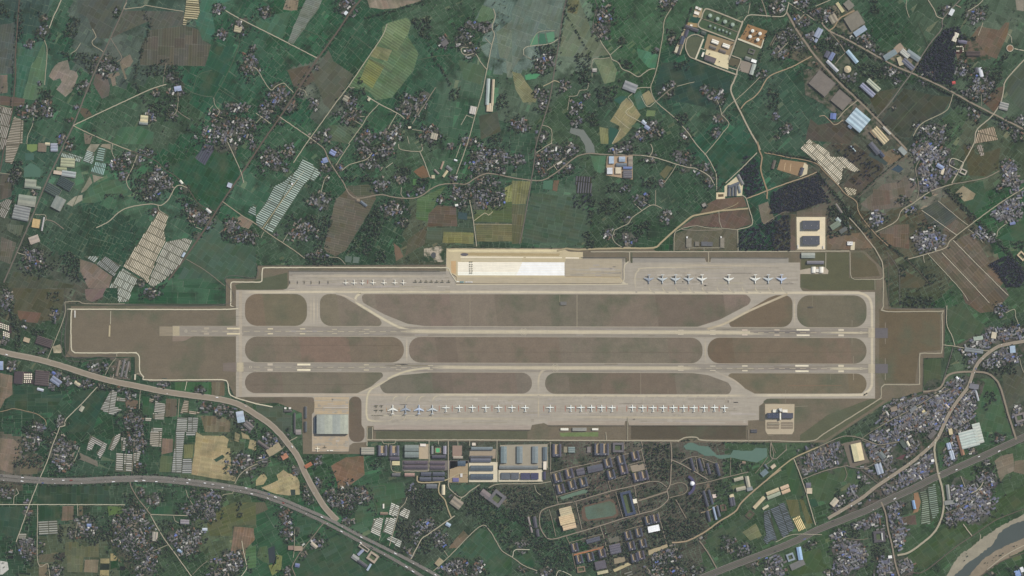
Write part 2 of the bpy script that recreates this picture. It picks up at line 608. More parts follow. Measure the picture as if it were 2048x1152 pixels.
def split(poly,p,d):
 n = np.array((-d[1],d[0]))
 s = [float(np.dot(np.array(q) - p,n)) for q in poly]
 A,B = [],[]
 m = len(poly)
 for i in range(m):
  a,b = poly[i],poly[(i + 1) % m]
  if s[i] >= 0: A.append(a)
  if s[i] <= 0: B.append(a)
  if s[i] * s[(i + 1) % m] < 0:
   t = s[i] / (s[i] - s[(i + 1) % m])
   c = (a[0] + (b[0] - a[0]) * t,a[1] + (b[1] - a[1]) * t)
   A.append(c); B.append(c)
 return A,B


def area(p):
 return abs(sum(p[i - 1][0] * p[i][1] - p[i][0] * p[i - 1][1] for i in range(len(p)))) / 2


plots = []
stack = [[(-260,-180),(2310,-180),(2310,1330),(-260,1330)]]
while stack:
 p = stack.pop()
 cx = sum(q[0] for q in p) / len(p); cy = sum(q[1] for q in p) / len(p)
 k = int(np.argmin((ZX - cx) ** 2 + (ZY - cy) ** 2 + 900 * np.sin(ZX * 3.1 + cy * 0.01)))
 z = ZONES[k]
 a = area(p)
 if a < z[4] ** 2 * 0.36 * random.uniform(0.7,1.7) or len(p) < 3:
  plots.append((p,k)); continue
 t = -math.radians(z[3] + random.gauss(0,5))
 d = np.array((math.cos(t),math.sin(t)))
 e = np.array((-d[1],d[0]))
 pr = [np.dot(q,d) for q in p]; pe = [np.dot(q,e) for q in p]
 ld,le = max(pr) - min(pr),max(pe) - min(pe)
 cut = e if ld > le * random.uniform(1.2,3.4) else d
 ax = np.array((-cut[1],cut[0]))
 lo = min(np.dot(q,ax) for q in p); hi = max(np.dot(q,ax) for q in p)
 at = lo + (hi - lo) * random.uniform(0.32,0.68)
 c0 = np.array((cx,cy)); c0 = c0 + ax * (at - np.dot(c0,ax))
 A,B = split(p,c0,cut)
 if len(A) < 3 or len(B) < 3:
  plots.append((p,k)); continue
 stack.append(A); stack.append(B)

lm = MB()
for p,k in plots:
 cx = sum(q[0] for q in p) / len(p); cy = sum(q[1] for q in p) / len(p)
 if inside(np.array([cx]),np.array([cy]),AIRFIELD)[0] and all(inside(np.array([q[0]]),np.array([q[1]]),AIRFIELD)[0] for q in p):
  continue
 z = ZONES[k]
 gap = 0.24 if random.random() < 0.78 else 0.55
 sz = math.sqrt(area(p)) + 1e-3
 f = max(0.5,1 - 2 * gap / sz)
 q = [(cx + (a - cx) * f,cy + (b - cy) * f) for a,b in p]
 c = np.array(z[2],float) + np.array((3,4,6)) + (np.array((6,-1,3)) if cy > 700 and cx > 700 else 0) + (np.array((3,5,4)) if cy < 420 else 0)
 w = float(vnoise(cx,cy,55)) - 0.5
 w2 = float(vnoise(cx + 500,cy,26)) - 0.5
 c = c + w * np.array((20,12,14)) + w2 * np.array((14,12,10)) + random.gauss(0,1) * np.array((3.4,4,3.2))
 r = random.random()
 if r < 0.016: c = c + np.array((30,20,14))          # fallow or freshly turned
 elif r < 0.045: c = c + np.array((8,18,10))        # young crop
 elif r < 0.09: c = c - np.array((5,6,3))
 c = np.clip(c,38,215)
 if random.random() < 0.4:
  lm.poly(q,0.0,col(c),(z[3] + (90 if random.random() < 0.3 else 0),random.uniform(6,13),random.uniform(0.03,0.12)))
 else:
  lm.poly(q,0.0,col(c))
lm.build("farmland",M_LAND,kind="structure")

# ------------------------------------------------------------------ fields with a shape of their own
# tile row, tile column, colour, drill (angle, period m, strength) or None, outline, rough?
FIELDS = [
 (0,0,(138,128,117),(60,14,.05),[(470,500),(540,480),(560,560),(610,570),(625,610),(600,680),(575,730),(525,775),(450,715),(495,655),(480,625),(430,645),(390,610),(440,525)]),
 (0,0,(106,98,95),(60,12,.05),[(770,580),(850,600),(880,700),(870,765),(815,790),(745,665)]),
 (0,0,(128,118,104),(20,10,.05),[(845,595),(950,575),(960,600),(920,615),(930,680),(900,690),(885,625),(850,620)]),
 (0,0,(124,116,102),(60,10,.05),[(960,500),(980,470),(1040,435),(1065,490),(1040,530),(990,550),(1015,630),(1000,635)]),
 (0,0,(91,92,86),(88,13,.16),[(1125,380),(1200,240),(1480,205),(1590,240),(1620,320),(1690,360),(1640,530),(1120,520)]),
 (0,0,(86,91,86),(60,14,.06),[(930,190),(1000,85),(1465,95),(1470,200),(1210,235),(1190,170),(885,300)]),
 (0,0,(80,88,84),(60,14,.05),[(620,0),(990,0),(870,310),(760,300),(700,140),(620,100)]),
 (0,0,(86,114,93),(75,20,.05),[(355,330),(375,480),(360,670),(290,800),(180,790),(240,560)]),
 (0,0,(64,100,83),(75,20,.05),[(140,345),(345,335),(230,560),(180,780),(130,770),(140,420)]),
 (0,0,(66,108,89),(70,16,.03),[(1605,0),(1850,0),(1690,60),(1720,250),(1680,340),(1620,320),(1560,160),(1595,100)]),
 (0,0,(122,110,100),(80,16,.05),[(0,600),(60,600),(60,740),(0,750)]),
 (0,0,(106,93,85),(0,14,.05),[(0,765),(200,790),(190,850),(110,850),(0,838)]),
 (0,0,(78,91,86),(80,12,.10),[(0,200),(118,180),(118,430),(110,590),(0,590)]),
 (0,0,(45,82,66),(62,22,.04),[(1600,600),(1730,370),(1890,370),(1700,780),(1600,770)]),
 (0,0,(70,104,80),(60,20,.04),[(960,1020),(1120,1010),(1230,1060),(1220,1152),(900,1152)]),
 (0,0,(98,92,80),(60,10,.05),[(650,860),(700,870),(740,920),(680,950),(640,900)]),
 (0,0,(126,116,104),None,[(670,1060),(740,1090),(720,1152),(680,1152)]),
 (0,1,(142,131,115),(-70,22,.06),[(890,0),(1340,0),(1130,65),(1010,75),(910,60)]),
 (0,1,(140,128,110),(80,14,.06),[(215,75),(240,0),(340,0),(330,80),(280,85)]),
 (0,1,(117,126,119),(-20,9,.20),[(400,0),(530,0),(500,70),(300,350),(255,335),(300,210)]),
 (0,1,(92,115,89),(-33,14,.20),[(1060,180),(1200,140),(1245,170),(1215,290),(1300,430),(1260,560),(1090,780),(960,800),(910,740),(745,690),(1010,290),(1010,220)]),
 (0,1,(110,128,98),(-33,13,.24),[(1060,185),(1200,145),(1240,180),(1210,280),(1130,410),(985,340),(1015,280)]),
 (0,1,(120,124,95),(-33,16,.12),[(960,370),(1090,400),(1050,490),(915,450)]),
 (0,1,(118,126,86),(-33,11,.28),[(905,470),(975,500),(1030,530),(930,710),(830,640)]),
 (0,1,(88,94,85),(50,18,.05),[(580,400),(620,490),(780,600),(600,885),(540,830),(500,700),(440,620),(530,480)]),
 (0,1,(92,88,80),(50,12,.05),[(250,560),(430,520),(470,640),(390,700),(300,690)]),
 (0,1,(68,104,83),(60,20,.04),[(60,130),(290,90),(210,320),(0,210),(0,170)]),
 (0,1,(107,121,108),(70,20,.05),[(1920,260),(2048,160),(2048,620),(2010,620),(2000,470),(1950,460)]),
 (0,1,(76,101,80),(70,16,.04),[(1620,480),(1840,530),(1800,680),(1660,640)]),
 (0,1,(92,116,92),(60,10,.06),[(1810,40),(1900,75),(1905,180),(1760,170)]),
 (0,1,(80,100,80),(-35,12,.16),[(600,1000),(850,1015),(740,1152),(480,1100)]),
 (0,1,(78,86,78),(40,10,.06),[(1780,930),(1930,890),(1960,1050),(1800,1120)]),
 (0,2,(100,116,108),(70,24,.05),[(50,0),(430,0),(370,330),(130,370),(60,480),(0,560),(0,90)]),
 (0,2,(106,118,101),(60,24,.05),[(445,110),(540,5),(560,60),(640,250),(700,330),(775,440),(600,460),(380,450),(395,300)]),
 (0,2,(110,112,88),(60,16,.05),[(450,0),(540,0),(520,110),(440,100)]),
 (0,2,(126,128,101),(-40,9,.12),[(0,570),(70,590),(200,780),(190,820),(90,820),(30,720)]),
 (0,2,(111,125,101),(70,14,.06),[(650,480),(790,460),(840,560),(820,650),(740,670),(690,550)]),
 (0,2,(72,120,93),(60,20,.04),[(1000,385),(1170,440),(1145,545),(1090,540),(1010,450)]),
 (0,2,(147,139,101),(50,12,.06),[(905,775),(960,820),(1030,920),(960,1020),(900,1090),(820,1150),(800,1152),(860,1010),(785,970),(830,900)]),
 (0,2,(151,142,106),(60,12,.05),[(1035,760),(1095,722),(1145,810),(1080,850)]),
 (0,2,(126,130,96),(80,12,.06),[(700,1015),(770,1030),(770,1150),(710,1150)]),
 (0,2,(70,104,86),None,[(975,760),(1030,722),(1075,855),(1010,880)]),
 (0,2,(66,110,86),None,[(950,1010),(1000,980),(1060,1010),(1040,1045)]),
 (0,2,(112,131,96),None,[(1080,880),(1150,885),(1140,930),(1070,930)]),
 (0,2,(48,75,66),(20,18,.05),[(1200,500),(1480,500),(1740,610),(1745,740),(1680,890),(1190,780),(1140,700)]),
 (0,3,(112,96,82),(60,12,.05),[(1690,210),(1850,240),(1900,180),(1930,180),(1920,260),(1830,470),(1620,390),(1620,300)]),
 (0,3,(101,82,73),(60,12,.05),[(1710,800),(1840,700),(1885,690),(1850,860),(1800,895)]),
 (0,3,(142,136,121),None,[(1980,0),(2048,0),(2048,90),(1990,80)]),
 (0,3,(75,90,78),(55,15,.12),[(1930,620),(2048,500),(2048,900),(1980,830),(1905,730)]),
 (0,3,(80,82,72),(45,12,.06),[(810,790),(900,730),(1050,700),(880,925)]),
 (0,3,(68,76,70),(45,12,.06),[(1000,1040),(905,965),(1085,705),(1320,760),(1470,775),(1410,885),(1180,1000),(1140,1100),(1070,1100)]),
 (0,3,(84,81,75),(-40,12,.05),[(340,950),(400,1000),(620,960),(700,1080),(650,1152),(300,1120)]),
 (1,0,(72,105,81),(20,22,.04),[(700,370),(830,300),(1010,270),(1020,390),(760,470),(650,470)]),
 (1,0,(45,82,63),(60,16,.06),[(1725,0),(1930,0),(1915,250),(1720,530),(1330,200),(1550,85)]),
 (1,0,(66,110,81),(60,14,.04),[(1100,200),(1200,150),(1170,230),(1100,290)]),
 (1,0,(69,95,79),(55,30,.04),[(1520,900),(1730,570),(1800,680),(1790,790),(2048,830),(2048,1055),(1800,1065),(1420,1080)]),
 (1,0,(127,113,103),(50,12,.04),[(640,920),(760,960),(900,1060),(870,1152),(710,1152),(640,1010)]),
 (1,0,(152,150,131),None,[(530,480),(600,420),(660,405),(660,450),(580,500)]),
 (1,0,(142,140,121),None,[(720,255),(740,310),(690,370),(645,395),(660,360)]),
 (1,0,(149,143,126),None,[(740,245),(830,265),(750,310)]),
 (1,0,(150,146,128),None,[(725,0),(800,0),(755,65),(690,50)]),
 (1,0,(146,138,118),None,[(820,0),(885,0),(885,45),(800,20)]),
 (1,0,(88,88,82),(80,12,.06),[(0,240),(100,250),(90,420),(0,450)]),
 (1,0,(95,105,96),(80,10,.14),[(50,640),(190,650),(160,750),(60,690)]),
 (1,0,(101,99,91),(80,10,.12),[(10,740),(130,790),(80,960),(0,930)]),
 (1,0,(78,85,76),(60,12,.05),[(110,1020),(600,1130),(580,1152),(60,1152)]),
 (1,0,(82,87,100),(60,11,.28),[(1560,110),(1640,0),(1730,15),(1640,170)]),
 (1,0,(137,122,107),(50,10,.04),[(1800,670),(1930,570),(2030,620),(1990,680),(1870,650),(1740,720)]),
 (1,1,(101,98,87),(-14,12,.14),[(740,340),(900,325),(950,400),(960,440),(890,570),(720,850),(640,900),(540,850),(570,700),(640,440),(690,400)]),
 (1,1,(87,93,82),(0,10,.10),[(725,335),(915,330),(925,405),(800,418)]),
 (1,1,(85,108,81),(-4,11,.14),[(1290,440),(1520,335),(1450,440),(1370,620),(1280,600)]),
 (1,1,(99,89,79),(-4,11,.10),[(1380,560),(1450,490),(1600,500),(1610,660),(1370,660)]),
 (1,1,(122,123,87),(-2,10,.14),[(1500,700),(1740,710),(1740,800),(1490,790)]),
 (1,1,(108,109,84),(-2,10,.12),[(1755,645),(2048,645),(2048,780),(1770,780)]),
 (1,1,(125,130,91),(80,14,.14),[(1990,350),(2048,320),(2048,480),(1990,470)]),
 (1,1,(86,101,77),(-4,11,.10),[(1750,500),(2048,460),(2048,630),(1745,620)]),
 (1,1,(126,97,77),None,[(1260,220),(1340,170),(1390,260),(1330,280)]),
 (1,1,(121,101,86),None,[(1100,790),(1150,830),(1180,900),(1120,940)]),
 (1,1,(82,130,82),None,[(1255,280),(1285,280),(1285,340),(1255,330)]),
 (1,1,(90,90,77),(60,12,.08),[(1370,650),(1350,800),(1190,900),(1220,760)]),
 (1,1,(74,92,76),(-3,12,.10),[(1380,670),(1740,670),(1740,705),(1500,700),(1480,790),(1360,790)]),
 (1,2,(118,120,90),(83,13,.18),[(0,292),(150,298),(110,480),(0,480)]),
 (1,2,(96,99,81),(83,12,.14),[(0,485),(110,485),(80,790),(0,800)]),
 (1,2,(70,92,76),(-12,17,.08),[(160,390),(480,425),(640,560),(600,790),(90,790),(110,600)]),
 (1,2,(121,96,82),None,[(335,292),(380,290),(360,380),(325,370)]),
 (1,2,(82,116,93),(80,16,.03),[(630,95),(750,98),(735,230),(700,230),(660,210)]),
 (1,2,(106,106,80),(60,10,.06),[(1180,240),(1240,170),(1290,190),(1220,280)]),
 (1,2,(48,82,66),(45,24,.04),[(1545,90),(1620,5),(1950,0),(1955,65),(1705,290),(1645,240)]),
 (1,2,(99,98,84),None,[(1295,720),(1460,660),(1800,690),(1800,852),(1295,852)]),
 (1,2,(108,92,81),None,[(1500,560),(1560,480),(1640,440),(1850,420),(1880,500)]),
 (1,2,(104,87,80),None,[(1460,590),(1650,552),(1890,520),(1920,640),(1790,680),(1480,655),(1345,670)]),
 (1,2,(124,115,101),None,[(1970,490),(2048,460),(2100,600),(2040,650),(2000,630)]),
 (1,3,(118,102,86),None,[(460,730),(640,720),(790,700),(850,830),(460,850)]),
 (1,3,(102,90,80),None,[(180,560),(226,560),(226,850),(180,850)]),
 (1,3,(106,99,89),(0,10,.06),[(470,490),(500,560),(480,585),(230,580),(230,540)]),
 (1,3,(86,80,75),(-40,10,.05),[(640,290),(740,230),(930,205),(720,420),(640,400),(600,340)]),
 (1,3,(79,77,71),(-40,10,.05),[(500,5),(700,10),(900,140),(930,190),(830,330),(760,260),(650,270),(740,210),(600,90)]),
 (1,3,(113,105,96),(-80,12,.06),[(920,320),(1060,300),(1090,250),(1195,330),(1080,500),(950,520),(830,540),(740,480)]),
 (1,3,(108,94,86),(-80,12,.05),[(840,360),(970,370),(980,480),(830,500)]),
 (1,3,(126,113,92),None,[(900,85),(990,40),(1130,100),(960,170)]),
 (1,3,(107,98,86),(-48,15,.14),[(1295,885),(1480,775),(1640,705),(1750,900),(1880,1110),(1850,1152),(1540,1152)]),
 (2,3,(99,91,81),(-48,15,.12),[(1540,0),(1900,0),(1930,60),(1800,190),(1700,200),(1580,120)]),
 (1,3,(78,85,83),(35,10,.18),[(1235,520),(1360,455),(1420,490),(1520,590),(1390,690),(1290,650)]),
 (1,3,(111,101,93),(60,9,.10),[(1500,605),(1580,660),(1505,725),(1395,685)]),
 (1,3,(60,88,69),(60,14,.05),[(1580,325),(1720,295),(1760,470),(1650,555),(1540,470)]),
 (1,3,(109,94,82),(88,11,.10),[(885,705),(1020,645),(1130,640),(1130,840),(1010,820),(900,760)]),
 (1,3,(121,102,87),None,[(1750,1010),(1830,980),(1850,1060),(1880,1110),(1820,1100)]),
 (1,3,(86,86,71),(30,14,.05),[(1060,1000),(1290,1110),(1200,1152),(1060,1152)]),
 (1,3,(152,140,113),None,[(1500,390),(1560,335),(1660,400),(1640,440),(1570,460)]),
 (1,3,(58,92,69),(30,18,.04),[(1835,755),(1905,655),(2048,605),(2048,800),(1990,780)]),
 (1,3,(82,83,69),(50,16,.05),[(1560,5),(1640,10),(1660,90),(1860,30),(1840,200),(1740,262),(1610,250)]),
 (2,0,(118,103,96),(50,12,.04),[(680,10),(850,0),(820,70),(740,112),(690,90)]),
 (2,0,(83,85,73),(60,14,.05),[(100,0),(510,10),(510,105),(470,260),(200,260),(110,200)]),
 (2,0,(110,89,77),None,[(140,180),(330,200),(300,280),(160,270)]),
 (2,0,(53,79,65),(0,16,.06),[(110,775),(390,805),(375,870),(520,850),(420,1000),(330,990),(100,960),(40,965)]),
 (2,0,(132,114,100),(80,18,.04),[(0,680),(100,700),(100,850),(40,890),(0,970)]),
 (2,0,(46,76,62),(50,20,.04),[(600,830),(770,800),(850,830),(740,1152),(550,1152),(530,1080)]),
 (2,0,(116,101,89),(0,10,.05),[(1000,880),(1105,900),(1105,960),(1010,960)]),
 (2,0,(99,93,81),(85,10,.06),[(1330,885),(1415,890),(1410,1025),(1320,1030)]),
 (2,0,(55,91,67),(85,12,.05),[(1140,865),(1235,885),(1225,1015),(1140,1010)]),
 (2,0,(115,108,89),(85,26,.12),[(1605,1025),(1760,1020),(1840,1065),(1840,1152),(1640,1152)]),
 (2,0,(60,100,69),(85,14,.05),[(1400,752),(1690,752),(1690,855),(1400,818)]),
 (2,0,(106,101,85),(85,14,.05),[(1692,752),(1795,750),(1795,862),(1692,858)]),
 (2,0,(192,177,147),None,[(420,470),(480,450),(500,490),(490,520),(430,520)]),
 (2,1,(70,92,76),(0,18,.04),[(0,940),(215,945),(230,1010),(285,1020),(285,1152),(205,1152),(110,1060),(10,990)]),
 (2,3,(66,91,68),(80,14,.05),[(1245,562),(1385,562),(1380,755),(1345,795),(1260,820),(1245,760)]),
 (2,3,(63,91,69),(60,16,.04),[(1440,165),(1560,110),(1660,250),(1740,300),(1690,395),(1490,420),(1445,300)]),
 (2,3,(64,98,72),(75,18,.05),[(1645,900),(1700,725),(1800,725),(1850,830),(1890,970),(1925,1100),(1945,1152),(1700,1152)]),
 (2,3,(73,88,73),(60,16,.05),[(1870,700),(2048,640),(2048,850),(1920,960)]),
 (3,0,(127,113,99),(80,16,.05),[(0,50),(110,60),(150,100),(150,190),(110,260),(100,330),(0,300)]),
 (3,0,(109,103,89),(0,10,.05),[(165,270),(210,240),(300,270),(300,335),(160,335)]),
 (3,0,(166,150,110),(-10,24,.06),[(1572,0),(1620,30),(1790,30),(1830,60),(1790,240),(1840,280),(1830,320),(1890,360),(1880,395),(1690,368),(1532,338)]),
 (3,0,(166,152,112),(80,20,.06),[(1790,130),(1840,130),(1850,270),(1795,255)]),
 (3,0,(160,148,112),(-20,20,.06),[(1880,0),(1920,20),(1910,80),(1875,70)]),
 (3,0,(166,152,115),(-20,20,.06),[(2000,60),(2048,70),(2048,150),(1985,130)]),
 (3,0,(160,148,112),(-20,20,.06),[(1930,0),(1990,30),(2000,60),(1940,50)]),
 (3,0,(60,85,72),None,[(1710,220),(1780,180),(1800,200),(1730,240)]),
 (3,0,(117,121,90),(85,9,.10),[(1472,100),(1550,100),(1540,208),(1472,208)]),
 (3,0,(127,109,96),(85,14,.04),[(1300,50),(1385,55),(1380,160),(1292,180)]),
 (3,0,(86,101,79),(85,12,.06),[(1290,185),(1380,195),(1368,320),(1272,320)]),
 (3,0,(121,116,106),(-28,10,.05),[(640,165),(780,235),(785,280),(640,220)]),
 (3,0,(52,76,62),(88,22,.06),[(315,430),(870,428),(880,570),(290,572)]),
 (3,0,(116,99,86),(88,14,.06),[(500,592),(590,592),(590,700),(490,710)]),
 (3,0,(112,100,84),None,[(632,592),(662,592),(662,670),(632,670)]),
 (3,0,(86,110,73),(88,12,.06),[(860,592),(1000,600),(980,650),(870,670)]),
 (3,0,(95,100,81),(88,20,.05),[(522,885),(600,872),(680,920),(790,892),(790,1000),(670,1000),(520,985)]),
 (3,0,(99,105,86),(88,20,.05),[(532,992),(668,990),(660,1120),(540,1120)]),
 (3,0,(131,119,96),(88,16,.05),[(680,1022),(790,1022),(780,1125),(672,1120)]),
 (3,0,(152,141,102),None,[(802,1012),(876,1012),(876,1050),(802,1050)]),
 (3,0,(162,147,103),None,[(884,972),(940,972),(938,1028),(884,1030)]),
 (3,0,(152,140,98),None,[(948,972),(1010,974),(1000,1043),(948,1040)]),
 (3,0,(46,60,52),None,[(802,1056),(874,1056),(874,1100),(802,1100)]),
 (3,0,(42,75,56),None,[(886,1036),(944,1032),(940,1080),(886,1098)]),
 (3,0,(160,146,102),None,[(800,1106),(872,1104),(872,1150),(800,1150)]),
 (3,0,(46,56,52),None,[(960,1072),(1010,1076),(1000,1105),(960,1105)]),
 (3,0,(72,73,73),None,[(447,970),(520,960),(515,1030),(447,1020)]),
 (3,0,(96,96,81),None,[(310,978),(440,972),(440,1038),(312,1042)]),
 (3,0,(121,111,92),None,[(310,1058),(376,1058),(388,1152),(310,1152)]),
 (3,0,(91,98,75),(20,16,.05),[(1740,620),(1880,562),(2048,562),(2048,740),(1860,750),(1855,830),(1680,830),(1655,730)]),
 (3,0,(126,106,89),(80,14,.12),[(1872,755),(1930,760),(2030,772),(2040,860),(1970,930),(1950,1040),(1845,950),(1862,850)]),
 (3,0,(76,110,76),(10,16,.14),[(1962,942),(2048,905),(2048,1080),(1985,1098)]),
 (3,0,(52,80,66),(80,20,.05),[(0,600),(215,600),(130,850),(90,865),(0,780)]),
 (3,0,(50,80,64),(88,20,.05),[(312,592),(488,592),(480,700),(312,708)]),
 (3,0,(192,190,182),None,[(0,1030),(60,1040),(70,1100),(20,1140),(0,1140)]),
 (3,0,(56,90,68),(88,14,.05),[(1212,600),(1385,592),(1378,655),(1212,652)]),
 (3,1,(166,153,112),(20,22,.06),[(0,385),(60,322),(90,370),(60,420),(0,430)]),
 (3,1,(168,154,114),(20,22,.06),[(165,345),(220,302),(260,332),(318,338),(348,400),(350,500),(262,508),(160,495),(42,445),(100,422),(180,385)]),
 (3,1,(55,78,72),None,[(275,460),(315,460),(315,505),(280,505)]),
 (3,1,(127,102,84),(-20,22,.05),[(600,272),(720,202),(860,192),(870,340),(760,420),(660,468),(640,370)]),
 (3,1,(58,95,71),(10,26,.03),[(870,422),(1170,402),(1200,520),(1000,640),(930,680),(780,740),(800,620),(930,540)]),
 (3,1,(55,90,69),(10,26,.03),[(330,642),(515,715),(440,815),(322,835)]),
 (3,1,(52,85,66),(28,28,.04),[(560,765),(720,835),(780,900),(760,1020),(900,1110),(980,1012),(1285,1152),(340,1152),(312,1042),(420,942),(540,905)]),
 (3,1,(70,100,72),(75,10,.14),[(5,1000),(30,920),(90,910),(105,1050),(60,1040)]),
 (3,1,(117,126,82),(75,10,.12),[(162,982),(210,990),(200,1100),(130,1150),(100,1065),(162,1056)]),
 (3,1,(55,90,69),(50,30,.05),[(1550,1002),(1790,772),(1868,800),(1960,960),(2048,1012),(2048,1152),(1850,1100),(1700,1012)]),
 (3,1,(121,106,91),(40,20,.04),[(1592,862),(1660,787),(1700,830),(1605,928),(1542,930)]),
 (3,1,(58,92,73),(40,20,.04),[(1552,455),(1640,512),(1775,424),(1560,422)]),
 (3,1,(98,98,83),(70,10,.10),[(0,562),(70,562),(98,620),(0,658)]),
 (3,2,(60,88,68),(30,20,.05),[(1560,830),(1850,660),(1900,700),(1845,780),(1860,860),(1700,870),(1590,945)]),
 (3,2,(116,119,92),(30,12,.05),[(1842,800),(1950,732),(2000,830),(1905,868)]),
 (3,2,(50,85,63),(40,20,.05),[(10,952),(140,952),(200,1098),(70,1045)]),
 (3,3,(58,92,65),(75,12,.05),[(140,252),(200,222),(250,380),(278,508),(190,500),(170,420)]),
 (3,3,(62,92,67),(70,16,.05),[(335,362),(580,282),(640,292),(750,340),(770,415),(700,430),(640,390),(560,400),(500,555),(392,555),(352,480)]),
 (3,3,(56,92,67),(80,14,.05),[(1345,85),(1415,80),(1445,255),(1375,295)]),
 (3,3,(60,88,62),(35,20,.05),[(1435,745),(1700,562),(1800,562),(2048,425),(2048,585),(1860,680),(1640,800),(1500,905),(1250,1095),(1155,1105),(1105,1005),(1300,860)]),
 (3,3,(152,117,90),None,[(1165,490),(1200,482),(1222,560),(1200,638),(1160,650),(1170,600)]),
 (3,3,(102,87,82),None,[(1052,682),(1180,662),(1190,740),(1062,742)]),
 (3,3,(96,98,73),(75,10,.05),[(142,542),(240,542),(262,670),(182,678)]),
 (3,3,(100,102,74),(75,12,.05),[(250,545),(275,530),(360,730),(310,735)]),
 (3,3,(60,90,62),(60,16,.05),[(155,1080),(300,960),(420,932),(440,1050),(520,1105),(185,1150)]),
 (3,3,(126,116,100),(20,14,.05),[(1812,232),(1860,192),(1958,172),(1968,310),(1900,340),(1860,400),(1832,300)]),
 (3,3,(116,109,94),(20,14,.05),[(1972,232),(2048,222),(2048,340),(1965,320)]),
]
for fi,(r,c,k,dr,pts) in enumerate(FIELDS):
 m = MB()
 pl = rough(T(r,c,pts),9,0.7)
 k = np.array(k,float)
 if k[0] >= k[1]: k = k.mean() + (k - k.mean()) * .8
 if k[1] > k[0] + 8 and k[0] < 82: k = k + (np.array((9,0,6)) if r > 1 and c > 0 else np.array((4,1,5)))
 A = area(pl)
 if A < 500:
  m.poly(pl,0.15 + fi * 0.006,col(k),dr)
 else:                                  # the strips a big field is worked in,with pale banks between
  m.poly(pl,0.15 + fi * 0.006,col(k + np.array((20,18,18))),dr)
  t = -math.radians(dr[0] if dr else 60); d1 = np.array((math.cos(t),math.sin(t))); st2 = [pl]; tgt = random.uniform(150,330)
  while st2:
   p = st2.pop(); a2 = area(p)
   if len(p) < 3 or a2 < 6: continue
   if a2 < tgt * random.uniform(.6,1.6):
    cx = sum(q[0] for q in p) / len(p); cy = sum(q[1] for q in p) / len(p); ff = max(.6,1 - .42 / math.sqrt(a2) * 1.3)
    m.poly([(cx + (x - cx) * ff,cy + (y - cy) * ff) for x,y in p],0.153 + fi * 0.006,col(k + random.gauss(0,3.2) + np.array((random.gauss(0,2),0,random.gauss(0,1.5)))),dr)
    continue
   d2 = np.array((-d1[1],d1[0])); l1 = [np.dot(q,d1) for q in p]; l2 = [np.dot(q,d2) for q in p]
   cut = d2 if max(l1) - min(l1) > (max(l2) - min(l2)) * random.uniform(1.2,3) else d1
   ax = np.array((-cut[1],cut[0])); v = [np.dot(q,ax) for q in p]; at_ = min(v) + (max(v) - min(v)) * random.uniform(.36,.64)
   c0 = np.array(p[0],float); c0 = c0 + ax * (at_ - np.dot(c0,ax))
   P1,P2 = split(p,c0,cut)
   if len(P1) < 3 or len(P2) < 3: continue
   st2 += [P1,P2]
 m.build("field",M_CROP,kind="structure")

# ------------------------------------------------------------------ water
WATERS = [
 ("fish_pond",(95,140,112),0,2,[(150,320),(205,264),(208,352),(142,368)]),("fish_pond",(70,112,94),0,2,[(220,266),(262,270),(278,350),(215,353)]),
 ("fish_pond",(95,140,112),0,2,[(272,266),(335,252),(345,328),(288,344)]),("pond",(85,143,106),0,2,[(102,602),(150,588),(230,592),(190,630),(112,640)]),
 ("pond",(60,95,86),0,2,[(812,800),(870,767),(928,772),(860,833)]),("pond",(55,90,81),0,2,[(782,1012),(858,1042),(800,1150),(772,1150)]),
 ("reservoir",(118,125,120),0,2,[(470,1022),(570,1037),(602,1080),(650,1152),(658,1170),(665,1222),(590,1222),(582,1160),(540,1092),(462,1062)]),
 ("pond",(84,114,101),1,0,[(190,192),(240,152),(280,165),(328,202),(322,268),(260,262),(192,268)]),("pond",(75,104,95),1,0,[(200,72),(270,72),(275,128),(202,133)]),
 ("pond",(118,138,92),1,0,[(215,2),(300,2),(302,48),(250,64),(217,46)]),("pond",(66,86,89),1,1,[(1617,542),(1690,552),(1688,608),(1617,600)]),
 ("pond",(95,110,102),1,1,[(712,897),(768,897),(760,948),(712,943)]),("pond",(104,118,110),1,1,[(780,900),(830,905),(820,955),(772,950)]),
 ("pond",(80,114,96),1,2,[(252,292),(328,292),(320,368),(247,358)]),("pond",(66,84,96),1,3,[(985,205),(1040,165),(1085,200),(1050,230)]),
 ("pond",(62,72,79),3,1,[(97,932),(148,912),(158,1048),(106,1048)]),("pond",(56,86,72),3,3,[(332,542),(388,532),(398,588),(342,598)]),
 ("pond",(66,76,82),3,3,[(2010,500),(2048,480),(2048,580),(2020,560)]),
 ("lake",(98,123,113),3,2,[(1370,112),(1410,86),(1450,86),(1500,110),(1580,116),(1602,150),(1640,184),(1750,180),(1772,142),(1830,150),(1920,150),(1950,126),(2040,130),(2040,200),(1960,245),(1880,230),(1760,206),(1660,215),(1620,192),(1540,190),(1480,152),(1390,140)]),
 ("river",(84,94,94),3,3,[(2200,640),(2048,690),(1950,722),(1850,802),(1800,900),(1680,960),(1600,1012),(1480,1090),(1380,1250),(1500,1290),(1600,1152),(1700,1080),(1780,1002),(1900,932),(2048,872),(2200,830)]),
 ("canal",(70,84,84),1,3,[(800,90),(830,60),(960,150),(940,170)]),
]
for nm,k,r,c,pts in WATERS:
 m = MB(); pl = rough(T(r,c,pts),3.5,0.5)
 m.poly(pl,1.16,col(k)); m.build(nm,M_WATER,kind="structure"); mark_poly(pl,8)
